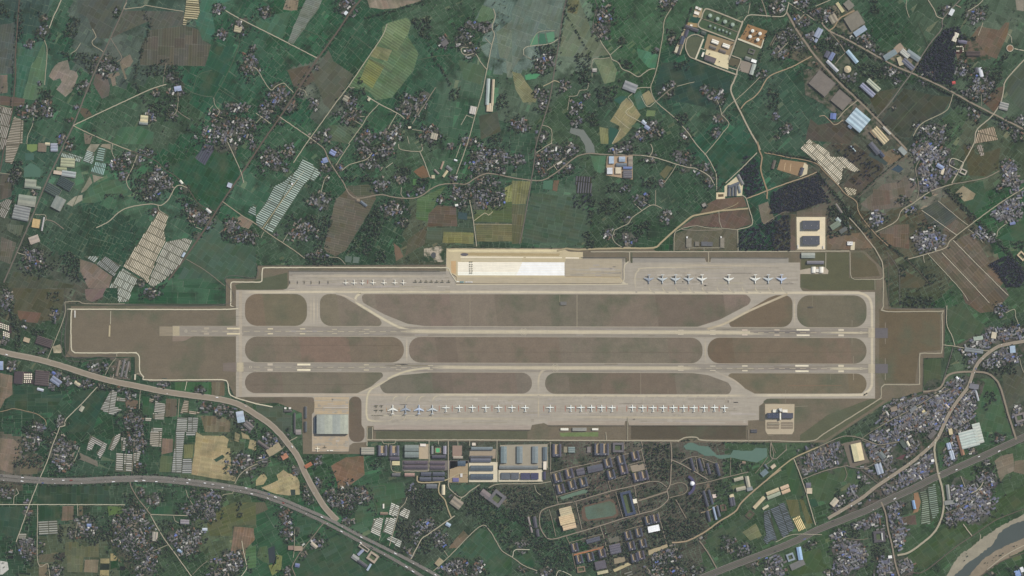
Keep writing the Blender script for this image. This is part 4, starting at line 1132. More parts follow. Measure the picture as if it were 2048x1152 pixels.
# ------------------------------------------------------------------ roads
RC = {'p': (172,165,146), 'b': (208,201,178), 'g': (116,112,106), 'd': (160,143,120), 't': (144,135,122), 'k': (110,108,105), 'n': (96,108,92), 'r': (104,97,92), 'y': (180,168,140)}
ROADS = [
 (0,0,8,'g',[(1030,-60),(1015,0),(990,70),(885,305),(830,420),(770,550),(690,740),(585,1005),(515,1152),(490,1212),(370,1462),(250,1752),(130,2032),(30,2262)]),
 (0,0,7,'r',[(160,-60),(155,0),(125,430),(125,600),(100,870),(90,930),(40,1152),(0,1372)]),
 (0,0,5,'p',[(585,1005),(720,940),(1115,755),(1230,705),(1330,675)]),(0,0,5,'p',[(585,1005),(720,1070),(910,1152),(1050,1207)]),
 (0,0,4,'r',[(1050,1207),(1240,1282),(1310,1347),(1420,1422),(1500,1502),(1590,1627),(1720,1692)]),
 (0,0,4,'p',[(1015,20),(990,70),(1060,65),(1140,55),(1160,42),(1300,65),(1470,92)]),(0,0,5,'p',[(500,-40),(485,10),(460,70),(430,130),(395,225)]),
 (0,0,4,'p',[(355,320),(375,380),(375,470),(365,580),(358,680)]),(0,0,4,'p',[(740,230),(770,295),(740,325),(745,360),(800,395),(825,415)]),
 (0,0,3,'r',[(885,305),(960,265),(1020,230)]),(0,0,3,'t',[(885,305),(930,380),(975,460),(935,495)]),
 (0,0,5,'p',[(1805,85),(1890,135),(1960,170),(2048,215),(2268,325),(2538,465)]),(0,0,3,'n',[(1905,280),(1910,370),(1820,590),(1710,780)]),
 (0,0,3,'p',[(1710,780),(1720,840),(1760,890),(1740,925),(1780,945)]),(0,0,3,'p',[(1705,845),(1675,880),(1690,905)]),(0,0,3,'t',[(1305,670),(1310,620),(1320,560),(1330,500)]),
 (0,0,3,'p',[(1425,740),(1425,820),(1415,885),(1390,920)]),(0,0,2.5,'n',[(1750,710),(1830,760),(1910,810)]),(0,0,3,'p',[(645,345),(610,400),(565,430)]),
 (0,0,3,'p',[(275,910),(260,1000),(225,1080),(215,1150)]),(0,0,3,'p',[(0,845),(50,860),(100,872)]),(0,0,3,'t',[(1400,870),(1460,920),(1520,955)]),(0,0,2.5,'n',[(1465,690),(1540,740),(1640,770),(1700,770)]),
 (0,0,2.5,'n',[(1100,1000),(1060,1080),(1030,1150)]),(0,0,3,'n',[(1700,560),(1590,600),(1540,720),(1500,770)]),
 (0,1,9,'r',[(880,-70),(835,0),(760,90),(640,270),(480,490),(340,710),(190,940),(50,1140),(-110,1382),(-268,1612),(-400,1820),(-560,2052),(-700,2240)]),
 (0,1,4.5,'p',[(1050,190),(1010,290),(890,470),(740,690),(640,820),(590,890),(460,1070),(400,1152),(300,1302)]),(0,1,5,'p',[(190,935),(300,1010),(430,1100),(500,1152)]),
 (0,1,6,'t',[(500,1152),(545,1192),(590,1292),(640,1372),(700,1462),(740,1542),(790,1582),(860,1582),(1000,1557),(1100,1577),(1250,1587),(1330,1562),(1400,1512),(1480,1477),(1600,1467),(1680,1472),(1760,1422),(1830,1392),(1910,1392),(2048,1420),(2200,1442),(2290,1442),(2370,1402),(2450,1342),(2550,1262),(2610,1237),(2670,1227),(2800,1237),(2940,1240),(3080,1242)]),
 (0,1,3.5,'p',[(0,905),(50,940),(120,990)]),(0,1,3,'p',[(50,930),(0,985)]),(0,1,4,'p',[(-20,540),(10,555),(60,640),(120,720),(160,690),(220,665),(260,700),(300,740)]),
 (0,1,5,'p',[(890,770),(985,830),(1130,905),(1190,950)]),(0,1,4,'p',[(985,830),(900,920),(850,1000),(740,1152)]),(0,1,4,'t',[(1250,990),(1340,850),(1410,740),(1440,700)]),(0,1,3.5,'p',[(1130,905),(1090,970),(1055,1035)]),
 (0,1,4.5,'p',[(1900,70),(1915,130),(1895,190),(1890,230),(1908,280),(1885,370),(1840,590),(1810,740),(1750,940),(1690,1152),(1600,1402)]),(0,1,3,'p',[(1640,1152),(1600,1262)]),
 (0,1,4,'p',[(1640,390),(1650,425),(1690,442),(1755,430),(1800,500),(1850,560)]),(0,1,3,'p',[(1700,380),(1660,380),(1640,390)]),(0,1,3,'p',[(1835,305),(1885,360)]),(0,1,3,'p',[(1680,920),(1740,945)]),(0,1,3,'p',[(1685,920),(1640,1000)]),
 (0,1,3,'n',[(900,462),(1010,530),(1090,580)]),(0,1,2.5,'n',[(360,230),(470,270),(590,330)]),(0,1,3,'n',[(280,360),(400,200),(500,65)]),(0,1,3,'n',[(760,280),(860,340),(920,390)]),(0,1,2.5,'n',[(640,480),(760,310),(870,150)]),(0,1,3,'n',[(1300,480),(1440,450),(1560,440)]),
 (0,1,3,'p',[(1250,1035),(1350,1050)]),(0,1,3,'p',[(1210,1090),(1225,1150)]),(0,1,3,'p',[(740,690),(760,705),(790,700)]),(0,1,3,'p',[(790,965),(850,1000)]),(0,1,3,'p',[(830,930),(890,935)]),(0,1,3,'p',[(345,710),(390,725),(410,770)]),
 (0,2,6,'g',[(450,-60),(435,0),(410,100),(375,340),(340,560),(300,800),(240,1000),(195,1152),(180,1282),(155,1442),(120,1652),(85,1842),(60,1952)]),
 (0,2,4.5,'p',[(690,290),(720,350),(785,440),(800,475),(850,500),(880,550),(940,575),(1010,615),(1050,590),(1100,555),(1145,550)]),(0,2,3,'k',[(660,-20),(680,60),(650,180),(660,250),(700,310)]),
 (0,2,4.5,'p',[(1275,65),(1220,160),(1210,260),(1190,380),(1160,540),(1130,640),(1110,700),(1130,780),(1180,840),(1240,890),(1330,965)]),(0,2,4.5,'p',[(1350,995),(1400,1050),(1470,1150),(1560,1252),(1610,1342),(1635,1402),(1638,1530)]),
 (0,2,4,'p',[(1110,700),(1010,705),(960,750),(930,775)]),(0,2,3.5,'p',[(1985,615),(1890,710),(1790,800),(1730,850),(1675,915)]),(0,2,4,'p',[(1675,915),(1735,990),(1680,1070),(1610,1160),(1540,1240)]),(0,2,3.5,'p',[(1640,800),(1665,860),(1675,915)]),
 (0,2,9,'p',[(1800,590),(1775,650),(1750,720),(1790,820),(1840,920),(1900,1040),(1975,1170),(1985,1200)]),(0,2,6,'d',[(2398,450),(2250,530),(2148,570),(2048,620),(1980,730),(1920,790),(1870,820),(1830,870)]),
 (0,2,3.5,'t',[(1150,815),(1210,760),(1270,710),(1300,695)]),(0,2,3.5,'p',[(240,1000),(300,1020),(320,1060),(315,1152)]),(0,2,3,'p',[(785,440),(830,400),(875,365)]),(0,2,3,'p',[(640,620),(645,480),(720,470),(780,460)]),
 (0,2,3,'p',[(455,770),(520,765),(540,725),(600,715),(615,660)]),(0,2,3,'p',[(445,880),(460,780)]),(0,2,4,'y',[(380,660),(340,645),(310,660),(250,690)]),(0,2,2.5,'b',[(95,440),(110,378),(300,350),(370,310)]),(0,2,2.5,'p',[(145,372),(205,262),(340,245)]),(0,2,2,'p',[(95,440),(160,475),(190,475)]),
 (0,2,3,'p',[(1320,690),(1400,670),(1460,655)]),(0,2,5,'t',[(1998,0),(2020,60),(2040,140)]),(0,2,3,'p',[(1905,20),(1890,110)]),(0,2,5,'p',[(1855,165),(1885,125),(1940,120),(2048,128),(2148,132),(2190,110),(2215,20)]),
 (0,2,2,'b',[(870,1030),(830,1100),(800,1150)]),(0,2,2.5,'b',[(930,780),(970,840),(910,900),(1030,975),(1060,985)]),(0,2,2,'b',[(820,930),(880,985),(940,1030)]),(0,2,2,'b',[(1030,765),(1085,855),(1150,812)]),
 (0,3,11,'t',[(150,100),(185,160),(230,240),(300,340),(370,440),(450,530),(570,660),(720,800),(870,950),(1060,1145),(1110,1200)]),(0,3,9,'t',[(430,180),(480,240),(640,320),(830,425),(1000,520),(1150,585),(1300,650),(1480,740),(1640,830),(1800,910),(1950,985),(2048,1035),(2200,1110)]),
 (0,3,6,'g',[(1560,-30),(1535,0),(1400,150),(1390,230),(1280,370),(1150,580),(1070,690),(960,840),(870,940)]),(0,3,5,'p',[(1275,-10),(1330,80),(1350,130),(1400,150)]),(0,3,4.5,'p',[(1480,750),(1460,820),(1420,890),(1260,970),(1200,1020),(1160,1090)]),
 (0,3,6,'p',[(2148,400),(2048,480),(1905,640),(1885,720),(1860,820),(1790,930),(1670,1040),(1645,1152),(1540,1342),(1470,1465)]),(0,3,7,'d',[(690,85),(640,110),(570,150),(530,215),(480,250)]),(0,3,4,'p',[(380,50),(440,25),(500,0)]),(0,3,4,'p',[(160,20),(270,90),(370,160)]),
 (0,3,4,'p',[(1720,180),(1700,240),(1680,285)]),(0,3,3,'p',[(1915,270),(1945,295),(1950,345)]),(0,3,4,'b',[(1970,390),(2010,398),(2048,405)]),(0,3,4,'p',[(240,170),(300,105)]),(0,3,4,'t',[(535,515),(570,470),(620,420)]),(0,3,5,'t',[(490,250),(560,330),(620,420)]),
 (0,3,5,'p',[(555,955),(620,880),(720,800)]),(0,3,4,'d',[(410,930),(450,925),(490,960),(535,1000),(600,960)]),(0,3,3,'p',[(80,420),(130,370),(160,340)]),(0,3,3,'p',[(1110,0),(1105,60),(1130,140)]),(0,3,3,'n',[(1200,180),(1250,290),(1280,360)]),(0,3,5,'t',[(1500,40),(1545,60)]),
 (0,3,2,'p',[(1700,650),(1710,850)]),(0,3,3,'n',[(990,1050),(1100,920),(1190,820)]),(0,3,4,'p',[(1600,90),(1680,40),(1720,0)]),
 (1,0,5,'p',[(770,670),(870,620),(960,540),(1060,500),(1210,480),(1290,490),(1350,440),(1400,350),(1440,330),(1500,350)]),(1,0,4,'p',[(1820,-20),(1870,90),(1930,230),(1950,310)]),(1,0,5,'p',[(1780,460),(1940,575),(2048,640),(2178,735),(2338,840),(2438,915)]),
 (1,0,3,'t',[(1490,920),(1640,1010),(1800,1135)]),(1,0,3,'p',[(900,0),(895,60),(920,120)]),(1,0,3.5,'p',[(1100,85),(1060,190),(1035,240),(1010,290),(1030,350),(1050,370)]),(1,0,4,'t',[(370,605),(430,620),(510,680)]),(1,0,3,'p',[(280,565),(365,570),(365,615)]),
 (1,0,3,'n',[(810,0),(740,200),(640,380),(580,510)]),(1,0,3,'p',[(0,232),(80,242)]),(1,0,3,'p',[(1265,490),(1275,530),(1320,560)]),(1,0,3,'p',[(1555,640),(1560,660),(1615,685)]),(1,0,2.5,'n',[(620,860),(700,720),(770,650)]),(1,0,3,'p',[(140,870),(210,890)]),
 (1,1,4,'p',[(1310,60),(1350,150),(1395,275)]),(1,1,4,'p',[(1140,0),(1160,45),(1320,57),(1325,0)]),(1,1,4,'p',[(690,210),(750,165),(880,125),(930,70)]),(1,1,4,'p',[(640,170),(690,90),(750,0)]),(1,1,4.5,'p',[(1710,450),(1740,620),(1765,820)]),
 (1,1,2.5,'y',[(1740,640),(2048,642)]),(1,1,3,'y',[(1745,615),(1830,552),(1860,570),(1895,540)]),(1,1,3.5,'p',[(580,250),(550,280),(520,385)]),(1,1,3,'p',[(215,785),(255,720)]),(1,1,3,'p',[(580,905),(660,910),(715,960)]),(1,1,4,'n',[(1500,815),(1560,820),(1700,812),(1780,830)]),
 (1,1,3.5,'y',[(385,215),(210,450),(50,680)]),(1,1,3,'p',[(0,580),(130,440)]),(1,1,3,'p',[(65,700),(40,750)]),(1,1,2.5,'n',[(1020,600),(990,690),(950,810)]),(1,1,3,'p',[(1165,345),(1160,400),(1180,430)]),(1,1,3,'p',[(1040,190),(1095,150)]),(1,1,2.5,'n',[(500,400),(505,520),(490,640)]),
 (1,2,4.5,'p',[(1030,90),(1150,110),(1310,160),(1400,185),(1480,200),(1580,260),(1620,330)]),(1,2,3.5,'p',[(1320,160),(1270,240),(1220,310)]),(1,2,4,'p',[(820,690),(870,665),(930,635),(960,590),(1000,560),(1060,520),(1110,490),(1150,490),(1200,515)]),(1,2,3,'p',[(1150,370),(1148,490)]),
 (1,2,3,'p',[(980,480),(1040,535)]),(1,2,3,'p',[(1050,460),(1110,495)]),(1,2,3,'p',[(820,690),(805,760),(870,820),(950,825)]),(1,2,4,'p',[(1110,0),(1125,50),(1100,100)]),(1,2,4,'p',[(195,70),(260,25),(320,-10)]),(1,2,5,'t',[(280,210),(340,170),(430,110)]),(1,2,3,'p',[(330,160),(360,210)]),
 (1,2,10,'y',[(360,855),(400,845),(430,836),(520,846),(620,842),(700,838),(900,834),(1130,830),(1190,790),(1290,700),(1380,625),(1440,580),(1500,565),(1660,535),(1780,525),(1890,515)]),(1,2,6,'p',[(630,862),(940,862),(1570,861),(2048,860),(2698,856)]),
 (1,2,6,'p',[(940,862),(940,950)]),(1,2,6,'p',[(1572,862),(1573,955)]),(1,2,3.5,'p',[(1295,855),(1300,720),(1330,690),(1400,665),(1480,655),(1560,670),(1680,675),(1800,685)]),(1,2,3,'t',[(1340,680),(1440,690),(1560,690),(1680,685)]),
 (1,2,4.5,'p',[(1800,685),(1900,660),(1925,630),(1920,590),(1895,510),(1870,430),(1840,410)]),(1,2,4.5,'p',[(1805,685),(1808,858)]),(1,2,6,'d',[(1880,435),(1960,405),(2048,370),(2208,310),(2330,270),(2438,225)]),(1,2,3,'p',[(1655,540),(1660,620),(1680,670)]),
 (1,2,5,'p',[(1710,312),(1840,190),(1960,70)]),(1,2,8,'d',[(1965,-20),(1975,40),(2000,110),(1990,200),(2020,310),(2040,370),(2040,440)]),(1,2,3,'y',[(1660,535),(1780,490),(1810,465)]),(1,2,2.5,'p',[(1420,815),(1420,850)]),(1,2,3,'p',[(1400,832),(1700,830)]),(1,2,3,'p',[(1535,832),(1537,858)]),(1,2,2.5,'t',[(2010,640),(2160,550),(2220,545)]),
 (1,3,5,'d',[(-30,70),(60,85),(150,105),(300,130),(400,165),(450,220),(560,330),(620,400),(705,460),(720,530),(760,600),(860,720),(960,815)]),(1,3,6,'p',[(650,590),(740,690),(800,770),(850,830),(890,900),(918,970),(922,1152),(922,1300),(945,1339),(1365,1340),(1390,1365),(1392,1640),(1365,1673),(1235,1674),(1212,1700),(1210,1895),(1185,1924),(930,1925),(907,1945),(903,2020),(860,2060),(470,2302),(340,2375),(0,2372)]),
 (1,3,4,'r',[(720,430),(850,310),(980,200),(1100,100)]),(1,3,5,'p',[(860,705),(1020,620),(1070,530),(1150,480),(1290,385),(1410,340),(1480,320)]),(1,3,4.5,'t',[(1470,320),(1600,300),(1740,270),(1850,215)]),(1,3,5,'p',[(1120,920),(1270,880),(1420,830),(1450,780),(1560,690),(1680,600),(1860,470),(2048,350),(2200,250)]),
 (1,3,3.5,'t',[(1185,450),(1205,380),(1200,300),(1180,200),(1210,130)]),(1,3,3,'p',[(1240,885),(1250,950)]),(1,3,2.5,'b',[(1280,880),(1530,1152),(1600,1252)]),(1,3,2.5,'b',[(1390,870),(1660,1152),(1770,1272)]),(1,3,2.5,'b',[(1480,770),(1860,1152),(1920,1212)]),(1,3,2.5,'b',[(1230,530),(1370,630),(1510,730)]),
 (1,3,2.5,'p',[(1600,680),(1680,740),(1720,790)]),(1,3,3,'p',[(1360,455),(1540,605),(1600,650)]),(1,3,3.5,'p',[(1830,740),(1840,690),(1900,640)]),(1,3,4,'p',[(462,870),(460,1000)]),(1,3,3.5,'p',[(655,858),(658,1040),(668,1070),(690,1082),(900,1082),(918,1070)]),(1,3,3,'p',[(855,1085),(855,1165)]),(1,3,3,'r',[(1110,925),(1200,1010),(1300,1130)]),
 (1,3,3,'b',[(1450,170),(1470,115),(1560,150),(1530,205),(1450,170)]),(1,3,2.5,'r',[(965,880),(965,1300)]),(1,3,2.5,'k',[(950,860),(1030,980),(1050,1050),(1055,1300)]),(1,3,2,'k',[(970,1312),(1400,1312),(1428,1290),(1430,1440)]),
 (2,0,6.2,'b',[(2180,950),(2100,935),(2048,925),(1960,900),(1870,870),(1835,840),(1825,770),(1810,740),(1780,733),(1200,735),(1150,710),(1118,660),(1115,550),(1090,520),(1050,518),(600,518),(575,500),(570,470),(570,200),(590,172),(640,170),(1820,170),(1845,140),(1848,-30),(1852,-45),(1865,-48),(2080,-48),(2095,-56),(2098,-140),(2102,-158),(2120,-163),(3560,-163),(3590,-158),(3605,-120),(3640,-70),(3655,-45)]),
 (2,0,2.5,'k',[(520,112),(522,555),(930,555)]),(2,0,2.5,'k',[(690,128),(1800,130),(1805,-85),(2050,-88),(2052,-200)]),(2,0,4,'p',[(520,112),(600,106),(640,108),(690,125),(1000,127)]),(2,0,3.5,'p',[(520,112),(515,230),(380,570)]),(2,0,4,'p',[(935,520),(935,548)]),(2,0,4,'p',[(1120,688),(1085,690),(1082,735)]),
 (2,0,3,'k',[(545,140),(548,530),(930,535)]),
 (2,0,28,'t',[(-120,470),(0,505),(100,530),(300,570),(500,625),(700,690),(900,745),(1100,785),(1300,825),(1500,855),(1700,880),(1850,910),(1950,950),(2048,1012),(2150,1080),(2240,1165),(2310,1250),(2380,1345),(2430,1455),(2480,1555),(2530,1645),(2590,1740),(2650,1810),(2700,1860)]),
 (2,0,4.5,'p',[(780,790),(650,930),(530,1050),(520,1100),(480,1110),(465,1152),(420,1262),(380,1382),(320,1522),(240,1722),(180,1892),(130,2032)]),(2,0,3,'p',[(1125,820),(1118,900),(1115,970)]),(2,0,3,'p',[(1435,885),(1425,1035)]),
 (2,0,3.5,'d',[(0,990),(50,980),(110,965),(210,985),(300,1010),(365,1060),(370,1100)]),(2,0,3,'b',[(1497,745),(1480,820)]),(2,0,2.5,'b',[(888,185),(884,290)]),(2,0,10,'y',[(878,300),(876,390)]),(2,0,4,'b',[(605,180),(603,235)]),(2,0,2.5,'p',[(840,700),(880,620),(930,560)]),(2,0,3,'p',[(845,715),(900,725),(910,700)]),
 (3,0,15,'k',[(-100,342),(0,347),(200,365),(420,378),(640,378),(860,367),(1060,360),(1250,363),(1450,380),(1650,403),(1850,432),(2048,470),(2248,535),(2448,618),(2648,705),(2848,812),(3048,912),(3248,1012),(3448,1120),(3600,1210)]),
 (3,0,15,'k',[(-100,372),(0,377),(200,393),(420,404),(640,404),(860,394),(1060,386),(1250,390),(1450,407),(1650,430),(1850,460),(2048,500),(2248,566),(2448,652),(2648,748),(2848,858),(3048,962),(3248,1074),(3400,1170)]),
 (3,0,3.5,'b',[(-10,580),(500,580),(1000,582)]),(3,0,3.5,'p',[(302,585),(305,1045),(380,1050),(390,1090),(400,1155)]),(3,0,3,'p',[(620,585),(625,672)]),(3,0,3,'p',[(620,720),(605,840)]),(3,0,4,'p',[(1205,660),(1500,668)]),(3,0,5,'p',[(1205,665),(1300,830),(1400,970),(1530,1150),(1560,1190)]),(3,0,5,'t',[(1115,545),(1160,600),(1205,660)]),
 (3,0,5,'t',[(1040,400),(1055,450),(1080,490),(1110,540)]),(3,0,3,'p',[(110,575),(115,515),(150,490),(130,450)]),(3,0,4,'p',[(1880,415),(1900,370),(1935,325),(2000,280),(2060,255)]),(3,0,3,'p',[(1868,470),(1860,490),(1790,500),(1780,510)]),(3,0,3.5,'b',[(1935,870),(1950,960),(1970,1050),(1972,1095),(1930,1155)]),
 (3,0,3,'p',[(1225,950),(1290,925),(1350,900)]),(3,0,3,'t',[(1540,1140),(1600,1080),(1660,1030)]),(3,0,3,'p',[(1490,465),(1505,520),(1545,580)]),(3,0,3,'p',[(640,120),(610,200),(590,235)]),(3,0,3,'t',[(1075,80),(1068,200),(1055,345)]),(3,0,3,'p',[(1390,670),(1400,710),(1430,725)]),(3,0,2.5,'p',[(1180,620),(1190,600)]),(3,0,3,'p',[(470,20),(430,0)]),
 (3,1,4,'t',[(560,715),(545,725),(500,780),(430,870),(370,940),(300,1050),(290,1080),(315,1150)]),(3,1,3,'p',[(310,770),(308,900),(300,1005)]),(3,1,3.5,'p',[(1210,520),(1190,570),(1150,610)]),(3,1,3.5,'p',[(1150,610),(1110,760),(1068,910)]),(3,1,5.5,'p',[(1240,1015),(1290,920),(1330,850),(1375,820),(1480,745),(1590,670)]),
 (3,1,7,'y',[(1470,395),(1462,480),(1510,540),(1530,600),(1562,685)]),(3,1,4.5,'p',[(1540,430),(1545,450),(1640,522),(1715,470),(1790,420)]),(3,1,5,'p',[(1538,70),(1540,430)]),(3,1,4,'p',[(1420,1110),(1540,1000),(1790,755),(1870,790),(1920,870),(1970,950),(2048,1000),(2148,1070),(2250,1110)]),(3,1,3,'p',[(1505,950),(1540,1000)]),
 (3,1,4,'p',[(1860,447),(1900,425),(1960,415),(2048,414),(2248,412),(2360,395)]),(3,1,7,'p',[(885,62),(1300,63),(1700,63),(2048,65),(2748,68),(3300,70),(3380,68),(3420,48),(3480,40),(3530,45),(3600,68),(4096,70)]),(3,1,4,'p',[(255,80),(290,60),(330,40)]),(3,1,6,'p',[(888,-45),(888,62),(888,110)]),(3,1,4,'p',[(932,-40),(932,60)]),
 (3,1,3,'p',[(1060,95),(1062,180),(1080,240),(1085,300),(1110,320),(1160,325)]),(3,1,3,'p',[(1005,65),(1020,92),(1110,92),(1120,65)]),(3,1,4,'p',[(1385,65),(1385,290),(1380,310),(1185,312)]),(3,1,3,'p',[(1460,65),(1460,100)]),(3,1,4,'p',[(1928,65),(1925,240)]),(3,1,4,'p',[(1710,65),(1708,110)]),(3,1,3,'p',[(1615,65),(1615,110)]),
 (3,1,7,'y',[(1290,350),(1300,400),(1420,402),(1500,390),(1560,365),(1620,335),(1690,330)]),(3,1,3,'p',[(1630,545),(1650,520)]),(3,1,3,'n',[(930,440),(1030,430),(1030,500)]),(3,1,3,'n',[(930,540),(960,580),(970,640)]),(3,1,2.5,'p',[(0,240),(100,200),(190,150),(230,110)]),(3,1,2.5,'p',[(985,865),(1000,820)]),
 (3,2,4,'t',[(305,80),(310,200),(310,330),(340,440),(370,580)]),(3,2,6,'t',[(1270,80),(1277,180),(1275,260),(1265,420),(1240,460)]),(3,2,5.5,'t',[(1100,395),(970,430),(780,475),(520,550),(370,580),(270,610),(230,640),(220,700),(230,770),(265,830),(310,857),(430,830),(720,745),(890,690),(1020,655),(1150,620),(1220,570),(1250,530),(1240,460)]),
 (3,2,4,'t',[(1100,395),(1180,400),(1240,440)]),(3,2,4,'t',[(830,480),(890,690)]),(3,2,4,'t',[(980,430),(990,500),(1020,650)]),(3,2,4,'t',[(510,565),(560,780)]),(3,2,3.5,'t',[(298,620),(330,740),(350,835)]),(3,2,9,'t',[(1010,550),(1130,512),(1240,475)]),(3,2,4.5,'t',[(1265,425),(1340,405),(1390,420),(1402,455),(1375,495),(1260,525)]),
 (3,2,5,'t',[(1270,220),(1340,250),(1450,310),(1570,380)]),(3,2,3,'t',[(1345,245),(1400,210),(1460,195),(1520,208),(1600,240),(1650,260),(1660,290)]),(3,2,4.5,'t',[(1440,425),(1580,395),(1760,350),(1890,320)]),(3,2,5,'t',[(1310,540),(1360,630),(1395,690)]),(3,2,3.5,'t',[(1570,420),(1530,490),(1490,540)]),(3,2,3.5,'t',[(1535,490),(1570,620)]),
 (3,2,4.5,'d',[(1510,645),(1570,630),(1610,605),(1640,585)]),(3,2,8,'d',[(2150,300),(2048,375),(1900,500),(1830,570),(1780,640),(1650,720),(1540,800),(1400,870),(1280,885)]),(3,2,6,'t',[(1500,870),(1570,970),(1640,1095)]),(3,2,3.5,'p',[(750,0),(755,66)]),(3,2,3.5,'p',[(925,-120),(925,66)]),(3,2,4,'t',[(1035,72),(1035,140),(900,180),(700,235),(450,290),(310,328)]),
 (3,2,3.5,'t',[(1035,140),(1055,230),(1100,385)]),(3,2,3.5,'t',[(705,750),(740,860),(770,980)]),(3,2,3,'t',[(460,885),(600,845),(722,815)]),(3,2,3.5,'t',[(430,830),(455,880),(480,960),(510,1090)]),(3,2,3,'t',[(490,975),(610,945),(735,918)]),(3,2,3,'t',[(905,785),(970,765),(1050,745)]),(3,2,3.5,'t',[(1170,640),(1200,760),(1235,890)]),
 (3,2,3,'p',[(180,425),(200,480),(245,512)]),(3,2,3,'b',[(355,1155),(370,1110),(420,1120),(475,1148)]),(3,2,3,'b',[(5,1000),(20,945),(80,940),(140,940)]),(3,2,3,'t',[(355,515),(610,440)]),(3,2,3,'t',[(340,410),(590,345)]),(3,2,3,'t',[(925,265),(1055,230)]),(3,2,3,'t',[(770,395),(940,345),(960,430)]),(3,2,3,'t',[(755,330),(770,395),(790,470)]),
 (3,2,3,'t',[(480,300),(510,430)]),(3,2,3,'t',[(1890,-20),(1892,70)]),(3,2,3,'t',[(2110,170),(2070,75)]),(3,2,3,'t',[(2045,200),(1995,270),(1945,330)]),(3,2,3,'t',[(2070,75),(2090,200),(2020,270)]),(3,2,3,'t',[(895,70),(905,180)]),(3,2,3,'t',[(1440,240),(1490,330)]),(3,2,3,'t',[(1470,200),(1490,320)]),(3,2,3,'t',[(1520,210),(1560,340)]),(3,2,3,'t',[(1750,200),(1745,350)]),(3,2,3,'t',[(1845,245),(1820,265),(1840,320)]),
 (3,3,34,'k',[(-600,1230),(-488,1150),(0,960),(200,880),(400,780),(600,700),(800,620),(900,570),(1100,480),(1300,380),(1400,335),(1600,245),(1800,155),(2048,40),(2200,-30)]),
 (3,3,15,'t',[(480,690),(650,590),(760,520),(860,440),(1000,345),(1150,240),(1280,130),(1340,70),(1380,0),(1450,-152),(1540,-282),(1600,-362),(1640,-472),(1680,-552),(1760,-632),(1850,-687),(1950,-710),(2048,-727),(2200,-760)]),
 (3,3,11,'t',[(1240,-322),(1340,-335),(1390,-370),(1410,-420),(1450,-460),(1520,-478),(1640,-482),(1750,-472),(1820,-422),(1860,-352),(1890,-252),(1920,-142),(1960,-20),(1985,60)]),
 (3,3,11,'p',[(1345,60),(1330,130),(1340,220),(1360,330),(1390,440),(1405,560),(1390,680),(1330,800),(1230,890),(1130,960),(1035,987)]),
 (3,3,9,'t',[(905,560),(940,650),(960,780),(990,900),(1020,1060),(1055,1170)]),(3,3,7,'y',[(0,372),(100,285),(205,208),(330,150),(400,120)]),(3,3,4,'t',[(400,120),(580,40),(680,35),(760,55),(880,100),(960,92),(1050,75)]),(3,3,5,'p',[(205,210),(260,350),(300,470),(340,610),(380,745)]),
 (3,3,3,'t',[(1410,650),(1520,610),(1650,530)]),(3,3,5,'p',[(1560,735),(1600,790),(1632,832)]),(3,3,5,'r',[(2200,555),(2048,615),(1850,690),(1750,750),(1640,825),(1500,920),(1250,1112),(1140,1122),(1095,1155)]),(3,3,5,'r',[(1690,1160),(1850,1042),(2048,965)]),(3,3,5,'p',[(2200,830),(2048,905),(1900,985),(1750,1100)]),(3,3,4,'t',[(270,380),(450,310),(640,265)]),(3,3,3,'t',[(610,275),(632,340),(610,390)]),
 (3,3,3,'p',[(1700,820),(1690,870),(1640,920),(1590,950)]),(3,3,3,'p',[(1540,350),(1575,440)]),(3,3,5,'p',[(1625,490),(1690,450),(1720,400)]),(3,3,5,'g',[(740,300),(880,410)]),(3,3,5,'g',[(620,270),(760,290),(880,235)]),(3,3,3,'t',[(590,850),(740,860),(800,850)]),(3,3,3,'p',[(60,880),(200,820),(430,820)]),
 (3,3,4,'t',[(20,90),(20,190),(60,215),(150,135)]),(3,3,3,'t',[(145,100),(145,150)]),(3,3,4,'t',[(870,-30),(1000,-105),(1150,-185),(1320,-285),(1460,-345)]),(3,3,3,'t',[(880,100),(750,60),(870,-30)]),(3,3,5,'r',[(960,-170),(1060,-240),(1200,-290),(1330,-330)]),(3,3,4,'p',[(1397,-697),(1480,-688),(1570,-672),(1740,-650),(1800,-660)]),(3,3,4,'p',[(1430,-1010),(1430,-862),(1470,-770),(1495,-690)]),(3,3,4,'k',[(1480,-680),(1440,-540),(1395,-390)]),
 (3,3,4,'t',[(1105,-1000),(1105,-1000)]),(2,3,3,'p',[(2010,560),(2030,640),(2060,700)]),(2,3,3,'p',[(1900,200),(1970,170),(1980,230),(2005,290)]),
 (3,2,4,'p',[(2148,-66),(2048,-64)]),
]
ROADLINES = []
for i,(r,c,w,k,pts) in enumerate(ROADS):
 if pts[0] == pts[1]:
  continue
 p = T(r,c,pts)
 p = spline(p,4)
 p = [(x + random.uniform(-.25,.25),y + random.uniform(-.25,.25)) for x,y in p]
 ROADLINES.append((p,w,k,1.5 + i * 0.01))
 mark_line(p,w / S,1)
 kk = np.array(RC[k]) + random.gauss(0,5)
 m = MB()
 if w < 5:
  kk = kk * 0.93 + np.array((84,96,80)) * 0.07
  m.ribbon(p,w * .92,1.5 + i * 0.01,col(kk))
 elif w >= 14 and k == 't':
  m.ribbon(p,w * 1.05,1.5 + i * 0.01,col(kk),col(kk * 1.10))
 else:
  m.ribbon(p,w * .9 if w < 12 else w,1.5 + i * 0.01,col(kk),col(kk * 0.9))
 m.build("motorway" if (w == 15 and k == 'k') else ("highway" if w > 25 else ("lane" if w <= 5 else "road")),M_ROAD,kind="structure")
